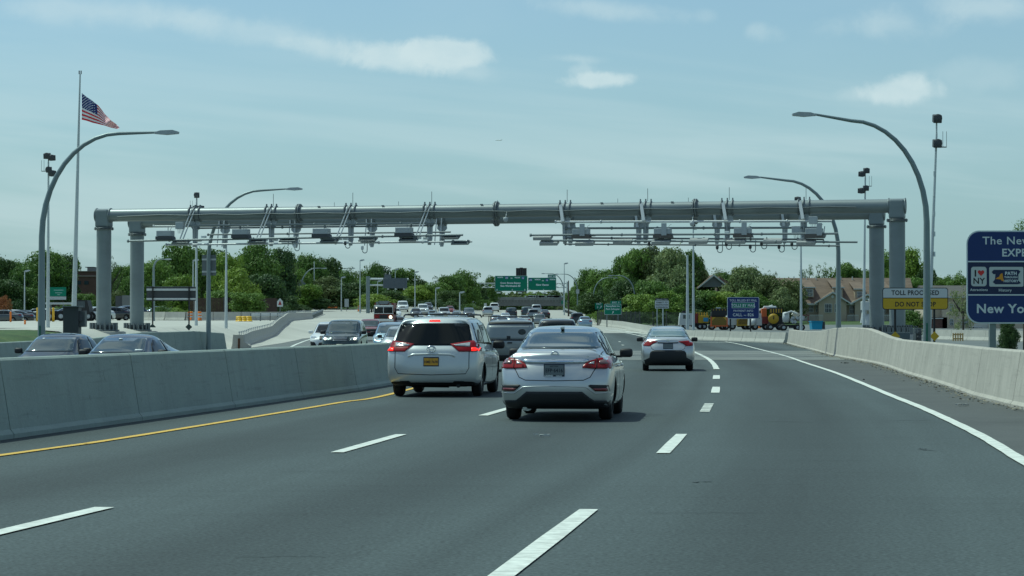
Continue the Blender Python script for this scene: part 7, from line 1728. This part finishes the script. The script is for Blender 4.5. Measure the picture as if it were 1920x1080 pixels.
# posts in the left lot
def bollard(px, Y, top, mt, label, r=.12, name='bollard'):
    x = X_(px, Y); z = T(x, Y); h = H + (HY - top) / F * Y - z; mb = MB(); mb.lathe([(0, 0), (r, 0), (r, h - .08), (r * .7, h), (0, h)], n=12); tag(mb.build(name, mt, loc=(x, Y, z)), label, 'post')
bollard(92, 235, 577, M_YEB, 'left one of two yellow posts beside the left street lamp'); bollard(100, 235, 577, M_YEB, 'right one of two yellow posts beside the left street lamp')
bollard(20, 230, 584, M_ORB, 'red orange delineator post in front of the parked black sedan', .09); bollard(47, 190, 600, M_ORB, 'short orange delineator at the edge of the left grass', .08); bollard(92, 170, 603, M_ORB, 'thin orange delineator right of the left street lamp', .06); bollard(70, 240, 577, M_YEB, 'yellow post left of the left street lamp', .1)
# dark equipment cabinet by the first column
Y = 112.0; k = Y / F; x0 = X_(139, Y); z0 = T(x0, Y)
cbn = tag(empty('equipment_cabinet', (x0, Y, z0)), 'dark grey equipment cabinet behind the dark cars, left of the gantry column', 'cabinet')
mb = MB(); mb.box((-3.5 * k, 0, Z(602)), (29 * k, .8, 56 * k), bev=.02); mb.build('cabinet_body', mat('cabinet_dark', (.035, .042, .045), .5, var=.1, scale=2), cbn)
mb = MB(); mb.box((15 * k, .1, Z(598)), (13 * k, .6, 30 * k), bev=.02); mb.build('side_unit', mat('cabinet_grey', (.07, .08, .08), .5), cbn)
mb = MB(); mb.box((13.5 * k, -.25, Z(595)), (7 * k, .1, 14 * k)); mb.build('louvre', M_BOXD, cbn)
mb = MB(); mb.box((-3 * k, -.05, Z(574.5)), (33 * k, 1.0, 1.6 * k)); mb.build('top_cover', M_STEELD, cbn)
# cabinets and railing behind the right wall
Y = 112.0; k = Y / F; x0 = X_(1692, Y); z0 = 0
cb2 = tag(empty('equipment_cabinet', (x0, Y, 0)), 'grey electrical cabinets with railing behind the right wall, under the toll sign', 'cabinet')
mb = MB(); mb.box((-4 * k, 2.2, Z(636)), (58 * k, 1.2, 26 * k), bev=.02); mb.build('cabinet_body', mat('cab_blue_grey', (.11, .14, .15), .5, var=.1, scale=2), cb2)
mb = MB(); mb.box((32 * k, .6, Z(632)), (11 * k, .7, 34 * k), bev=.02); mb.build('meter_cabinet', mat('cab_mid', (.08, .095, .10), .5), cb2)
mb = MB()
for dz in (624, 633): mb.lathe([(.1, 0), (.1, -.04), (0, -.04)], (32 * k, .24, Z(dz)), 'y', 14)
mb.build('meter_dial', M_BOXD, cb2)
mb = MB()
for q in range(13): mb.box(((-30 + q * 4.6) * k, -.4, Z(618)), (.05, .05, 14 * k))
mb.box((-3 * k, -.4, Z(612)), (58 * k, .05, .05)); mb.build('railing', M_STEELD, cb2)
Y = 220.0; k = Y / F; x0 = X_(1532, Y)
sk = tag(empty('skip', (x0, Y, .35)), 'small bright blue container behind the right wall hump', 'container'); z0 = .35
mb = MB(); mb.prism([(-9 * k, Z(618)), (9 * k, Z(618)), (10.5 * k, Z(603)), (-10.5 * k, Z(603))], 0, 1.8); mb.box((0, .9, Z(602.5)), (22.5 * k, 2, .08)); mb.build('skip_body', mat('bright_blue', (.03, .25, .42), .5), sk)
mb = MB(); mb.box((13 * k, 1, Z(610)), (6 * k, 1.2, 14 * k)); mb.build('side_box', M_BOXD, sk)
Y = 150.0; k = Y / F; x0 = X_(1796, Y)
wf = tag(empty('pallet', (x0, Y, 0)), 'small yellowish wooden frame behind the right wall, left of the big blue sign', 'pallet'); z0 = 0; mb = MB()
for q in (-9, -4.5, 0, 4.5, 9): mb.box((q * k, 0, Z(632)), (.07, .07, 15 * k))
for z in (627, 635): mb.box((0, -.05, Z(z)), (20 * k, .05, .08))
mb.build('slats', mat('pale_wood', (.42, .30, .12), .8, var=.2, scale=5), wf)
# low concrete wall far behind the right wall
one_wall('yard_wall', [Vector((X_(1755, 210), 210, 0)), Vector((X_(1990, 190), 190, 0))], 3.0, lambda y: .9, prof_j, M_JER, 'low pale wall behind the right wall, in front of the tan building', 'wall')

# ------------------------------------------------------------------ trucks
M_TRK = mat('truck_orange', (.50, .11, .025), .45); M_TRW = mat('truck_white', (.52, .54, .53), .4); M_TRY = mat('truck_yellow', (.42, .27, .02), .5); M_TRR = mat('truck_red', (.17, .025, .02), .45); M_TRB = mat('truck_black', (.015, .016, .018), .6)
def wheels_simple(root, xs_, y, r, z0_=0):
    for x in xs_:
        w = empty('wheel', (x, y, r)); w.parent = root; mb = MB(); mb.lathe([(r * .5, -.12), (r * .95, -.14), (r, -.08), (r, .08), (r * .95, .14), (r * .5, .12)], axis='y', n=18); mb.build('tyre', M_RUB, w)
        mb = MB(); mb.lathe([(0, -.09), (r * .5, -.11), (r * .55, -.06)], axis='y', n=16); mb.lathe([(0, .09), (r * .5, .11), (r * .55, .06)], axis='y', n=16); mb.build('rim', M_BOXG, w)
def work_truck(px, Y, label, cab=None, extra=None, length=44, rot=0, cabside=-1):
    k = Y / F; x = X_(px, Y); z = T(x, Y) if px < 1600 else .25; r_ = tag(empty('work_truck', (x, Y, z), rot), label, 'work truck', 'maintenance trucks in the yard')
    if px < 1600: r_.scale = (.8, .8, .76); length /= .8
    L_ = length * k
    mb = MB(); mb.box((0, 0, .75), (L_, .9, .28)); mb.box((0, -.5, .6), (L_ * .3, .35, .4)); mb.build('chassis', M_TRB, r_)
    wheels_simple(r_, (-L_ * .38, L_ * .22, L_ * .38), -.85, .48); wheels_simple(r_, (-L_ * .38, L_ * .22, L_ * .38), .85, .48)
    if cab:
        cx_ = cabside * L_ * .38; mb = MB(); mb.prism([(cx_ - .95, .7), (cx_ + .95, .7), (cx_ + .95, 2.55), (cx_ - .35 * cabside * -1 - .4, 2.6), (cx_ - .9, 1.75)] if cabside < 0 else [(cx_ - .95, .7), (cx_ + .95, .7), (cx_ + .9, 1.75), (cx_ + .45, 2.6), (cx_ - .95, 2.55)], -1.05, 1.05); c = mb.build('cab', cab, r_)
        mb = MB(); mb.box((cx_ + .1, -1.06, 2.0), (.95, .05, .6)); o = mb.build('cab_window', M_WIN, c)
    return r_, k
def pm(root, name, mt, fn):
    mb = MB(); fn(mb); return mb.build(name, mt, root)
def chevron(root, x, y, z, w, h, frame=M_TRK):
    b = empty('attenuator', (x, y, z)); b.parent = root
    pm(b, 'frame', frame, lambda m: (m.box((0, 0, -h / 2 - .1), (w + .5, .3, .18)), m.box((-w / 2 - .1, 0, -.1), (.16, .25, h + .3)), m.box((w / 2 + .1, 0, -.1), (.16, .25, h + .3))))
    pm(b, 'panel', M_TRY, lambda m: m.box((0, 0, 0), (w, .12, h)))
    def st(m):
        n = 4; s_ = w / 2 / n
        for sx in (-1, 1):
            for q in range(-2, n):
                a = q * s_ * 1.0; pts = [(a, -h / 2), (a + s_ * .5, -h / 2), (a + s_ * .5 + h * .9, h / 2), (a + h * .9, h / 2)]
                cl = []
                for (u, v) in pts: cl.append((u, v))
                # clip to 0..w/2 by x using simple interpolation
                def clip(poly, f, inside):
                    out = []
                    for i in range(len(poly)):
                        p, q_ = poly[i], poly[(i + 1) % len(poly)]
                        if inside(p): out.append(p)
                        if inside(p) != inside(q_):
                            t = (f - p[0]) / (q_[0] - p[0]); out.append((f, p[1] + t * (q_[1] - p[1])))
                    return out
                cl = clip(cl, 0, lambda p: p[0] >= 0); cl = clip(cl, w / 2, lambda p: p[0] <= w / 2) if cl else cl
                if len(cl) >= 3: m.prism([(sx * (w / 2 - u), v) for u, v in cl], -.065, -.085)
    pm(b, 'stripes', M_TRB, st); return b
def arrow_board(root, x, y, z, w, h):
    b = empty('arrow_board', (x, y, z)); b.parent = root; pm(b, 'board', M_TRB, lambda m: m.box((0, 0, 0), (w, .15, h)))
    pm(b, 'lamps', M_SYEL, lambda m: [m.box((-w * .38 + q * w * .19, -.09, h * .3), (.12, .03, .12)) for q in range(5)]); pm(b, 'mast', M_TRB, lambda m: m.box((0, .1, -h * .9), (.15, .15, h * 1.2)))
t, k = work_truck(1302, 284, 'maintenance truck at the left end of the yard row, red and yellow back', M_TRW, length=46)
pm(t, 'crew_box', M_TRR, lambda m: m.box((-.3, 0, 1.75), (1.6, 2.0, 1.5))); pm(t, 'tool_body', M_TRY, lambda m: m.box((1.2, 0, 1.6), (1.7, 2.0, 1.15), bev=.05)); pm(t, 'black_panel', M_TRB, lambda m: m.box((-1.5, -.6, 1.8), (.75, .6, 2.3)))
pm(t, 'light_bar', M_TRY, lambda m: [m.box((.3 + q * .38, -.4, 2.45), (.16, .3, .5)) for q in range(5)]); pm(t, 'blue_bin', mat('bin_blue', (.06, .25, .45), .5), lambda m: m.box((1.6, -1.1, 1.55), (.7, .2, .6)))
t, k = work_truck(1347, 280, 'maintenance truck with black arrow board above an orange framed chevron panel', None, length=34)
chevron(t, 0, -1.3, 1.35, 2.1, 1.25); arrow_board(t, .05, -1.0, 2.75, 2.3, 1.1); pm(t, 'cab', M_TRB, lambda m: m.box((0, 1.2, 1.9), (2.0, 1.6, 1.7), bev=.1)); pm(t, 'beacon', M_SWHT, lambda m: m.box((.0, 0, 3.4), (.6, .3, .16)))
t, k = work_truck(1388, 284, 'maintenance truck half hidden by the blue mail sign, chevron panel below it', M_TRW, length=40)
chevron(t, .4, -1.3, 1.4, 1.7, 1.2, M_TRY); pm(t, 'drum', M_TRY, lambda m: m.lathe([(0, -.1), (.8, -.1), (.8, .1), (0, .1)], (1.4, -1.2, 1.6), 'y', 24)); pm(t, 'body', M_TRB, lambda m: m.box((0, 0, 1.5), (2.6, 1.8, 1.2)))
t, k = work_truck(1428, 280, 'white and orange bucket truck right of the blue mail sign', M_TRW, length=34)
pm(t, 'orange_cab', M_TRK, lambda m: m.box((.25, -.7, 2.55), (.75, 1.0, 1.5), bev=.06)); pm(t, 'boom', M_TRW, lambda m: (m.tube([(-.8, 0, 2.9), (1.6, 0, 3.75)], .14, 8), m.box((1.2, 0, 3.45), (1.9, .9, .45), bev=.15), m.tube([(.3, 0, 2.0), (.3, 0, 3.2)], .2, 8)))
pm(t, 'red_box', M_TRR, lambda m: m.box((.5, -1.0, 1.5), (1.1, .5, 1.1))); pm(t, 'white_tank', M_TRW, lambda m: m.lathe([(0, -.5), (.35, -.45), (.42, 0), (.35, .5), (0, .55)], (-1.3, -1.1, 1.2), 'z', 16))
t, k = work_truck(1455, 278, 'maintenance truck with round yellow drum and black light board', None, length=30)
pm(t, 'yellow_drum', M_TRY, lambda m: m.lathe([(0, -.2), (.75, -.2), (.78, 0), (.75, .2), (0, .2)], (-.5, -1.2, 1.75), 'y', 28)); b = empty('light_board', (-.4, -1.0, 2.95)); b.parent = t
pm(b, 'board', M_TRB, lambda m: m.box((.3, 0, 0), (1.9, .15, .85))); pm(b, 'lamps', M_TRY, lambda m: [m.box((-.45 + q * .38, -.09, 0), (.16, .03, .6)) for q in range(5)]); pm(t, 'body', M_TRB, lambda m: m.box((0, .2, 1.5), (2.0, 1.6, 1.1))); pm(t, 'hook', M_TRB, lambda m: m.box((-.5, -1.45, 1.9), (.12, .1, .5)))
t, k = work_truck(1485, 272, 'white pump truck with pipes and tank beside the yellow drum truck', None, length=44)
pm(t, 'tank', M_TRW, lambda m: (m.lathe([(0, -.8), (.45, -.7), (.5, 0), (.45, .7), (0, .8)], (-.9, -.3, 2.0), 'z', 16), m.tube([(-1.2, -.8, 2.5), (-.2, -.8, 2.9), (.6, -.8, 2.5)], .13, 8))); pm(t, 'pump', M_BOXG, lambda m: [m.box((random.uniform(-.2, 1.6), random.uniform(-1, 0), random.uniform(1.2, 2.0)), (.4, .4, .35), rot=Matrix.Rotation(random.uniform(0, 1), 3, 'Y')) for q in range(14)])
pm(t, 'hopper', mat('cream', (.55, .52, .4), .5), lambda m: m.box((.5, 0, 2.45), (.9, .9, .7), rot=Matrix.Rotation(.6, 3, 'Y'))); pm(t, 'red_rack', mat('rack_brown', (.14, .05, .04), .6), lambda m: (m.box((1.7, -.6, 2.3), (1.4, .3, .15)), m.box((1.2, -.6, 1.7), (.12, .2, 1.2)), m.box((2.2, -.6, 1.7), (.12, .2, 1.2))))
t, k = work_truck(1622, 200, 'white concrete pump truck with folded boom, right of the rear right street lamp', None, length=40)
pm(t, 'boom', M_TRW, lambda m: (m.box((.1, -.3, 2.95), (.95, .7, .75), bev=.05), m.tube([(-.2, 0, 1.5), (0, 0, 2.8)], .22, 10), m.tube([(.5, 0, 1.4), (.75, 0, 3.2), (.3, 0, 3.5)], .09, 8), m.lathe([(.4, .9), (.5, 1.3), (.35, 2.1), (.1, 2.3)], (.2, 0, 0), 'z', 16))); pm(t, 'hose', M_TRB, lambda m: m.tube([(.1, -.5, 3.35), (.7, -.5, 3.3), (.95, -.5, 2.4), (.7, -.5, 1.6)], .06, 8))
pm(t, 'red_valve', M_TRR, lambda m: m.box((.75, -.6, 1.5), (.12, .15, 1.0)))
# cones and workers' gear near the trucks
for px, lab in ((1340, 'orange cone left of the chevron panel foot'), (1424, 'small pale orange cone between the work trucks')):
    x = X_(px, 300); mb = MB(); mb.lathe([(.22, 0), (.2, .04), (.04, .7), (0, .7)], n=12); mb.box((0, 0, .02), (.42, .42, .04)); tag(mb.build('traffic_cone', M_ORB, loc=(x, 300, T(x, 300))), lab, 'traffic cone')
# fire engine, oncoming
Y = 285.0; k = Y / F; x0 = X_(719, Y); z0 = T(x0, Y)
fe = tag(empty('fire_engine', (x0, Y, z0)), 'red fire engine with white roof and lit headlight coming towards the camera', 'fire engine')
wf_ = 36 * k
pm(fe, 'body', M_TRR, lambda m: (m.box((0, 4.2, 1.15), (wf_, 8.4, 1.55), bev=.08), m.box((0, 5, 2.2), (wf_, 7.0, 1.4))))
pm(fe, 'cab_roof', M_TRW, lambda m: m.box((0, 1.4, Z(574.5)), (wf_ * .98, 2.8, .30), bev=.06)); pm(fe, 'cab_pillars', M_TRW, lambda m: [m.box((sx * (wf_ / 2 - .06), .15, Z(581)), (.12, .3, 1.0)) for sx in (-1, 1)])
pm(fe, 'windscreen', M_GLASS, lambda m: m.box((0, .02, Z(582)), (wf_ * .93, .14, 12 * k))); pm(fe, 'centre_pillar', M_STEELL, lambda m: m.box((0, -.08, Z(582)), (.06, .08, 12 * k)))
pm(fe, 'waist_band', M_TRW, lambda m: m.box((0, -.03, Z(587.8)), (wf_ * 1.02, .1, 1.1 * k))); pm(fe, 'grille', M_TRB, lambda m: m.box((0, -.04, Z(594)), (14 * k, .1, 7 * k)))
pm(fe, 'bumper', M_STEELL, lambda m: m.box((0, -.35, Z(600.5)), (wf_ * 1.05, .7, .3), bev=.05))
for sx, lit in ((-1, False), (1, True)):
    hl = pm(fe, 'headlight', M_ORANGE if lit else M_RLENS, lambda m: m.box((sx * 13 * k, -.06, Z(594)), (8 * k, .12, 6 * k), bev=.03))
    if lit: pm(hl, 'lamp_bulb', M_LENSLIT, lambda m: m.lathe([(0, -.16), (.15, -.15), (.17, -.12)], (13.5 * k, 0, Z(594.5)), 'y', 16))
pm(fe, 'ladder_rack', M_STEELD, lambda m: (m.box((-1 * k, 2.5, Z(567)), (18 * k, 3, 6 * k)), m.box((-12 * k, 2.5, Z(568.5)), (6 * k, 3, 6 * k)), m.box((12 * k, 1.0, Z(570)), (4 * k, .5, 3 * k)))); pm(fe, 'beacon', M_LENSLIT, lambda m: m.box((-13 * k, .0, Z(577)), (1.6 * k, .2, 1.2 * k)))
for sx in (-1, 1): pm(fe, 'side_mirror', M_TRB, lambda m: m.box((sx * (wf_ / 2 + .28), .1, Z(582)), (.2, .15, .5)))
for yy_ in (1.6, 6.6):
    for sx in (-1, 1):
        w = empty('wheel', (sx * (wf_ / 2 - .2), yy_, .52)); w.parent = fe; mb = MB(); mb.lathe([(.25, -.15), (.5, -.16), (.52, -.1), (.52, .1), (.5, .16), (.25, .15)], axis='x', n=20); mb.build('tyre', M_RUB, w); mb = MB(); mb.lathe([(0, -.12), (.26, -.12)], axis='x', n=16); mb.lathe([(0, .12), (.26, .12)], axis='x', n=16); mb.build('rim', M_BOXG, w)
# black tractor unit in the left lot
Y = 250.0; k = Y / F; x0 = X_(150, Y); z0 = T(x0, Y)
bt = tag(empty('black_truck', (x0, Y, z0)), 'black truck parked behind the equipment cabinet, beside the flagpole foot', 'truck')
pm(bt, 'cab', M_TRB, lambda m: m.prism([(-8 * k, 0 + .7), (22 * k, .7), (22 * k, Z(585)), (17 * k, Z(563)), (-8 * k, Z(562))], -1.1, 1.1)); pm(bt, 'cab_window', M_WIN, lambda m: m.box((6 * k, -1.12, Z(571)), (14 * k, .05, 12 * k)))
pm(bt, 'flatbed', M_BOXG, lambda m: m.box((-36 * k, 0, Z(569)), (52 * k, 2.2, 3.5 * k))); pm(bt, 'chassis', M_TRB, lambda m: m.box((-20 * k, 0, .85), (84 * k, 1.0, .4)))
wheels_simple(bt, (-3.0, -1.8, 1.0), -.95, .5); wheels_simple(bt, (-3.0, -1.8, 1.0), .95, .5)
Y = 330.0; k = Y / F; x0 = X_(238, Y); z0 = T(x0, Y)
sh = tag(empty('storage_container', (x0, Y, z0)), 'pale grey container with a dark door, behind the navy minivan', 'container')
pm(sh, 'container_body', M_GREYS, lambda m: m.box((4 * k, 2, 1.6), (24 * k, 5, 3.2))); pm(sh, 'container_door', M_BOXD, lambda m: m.box((-15 * k, 1, 1.6), (13 * k, 2, 3.1)))
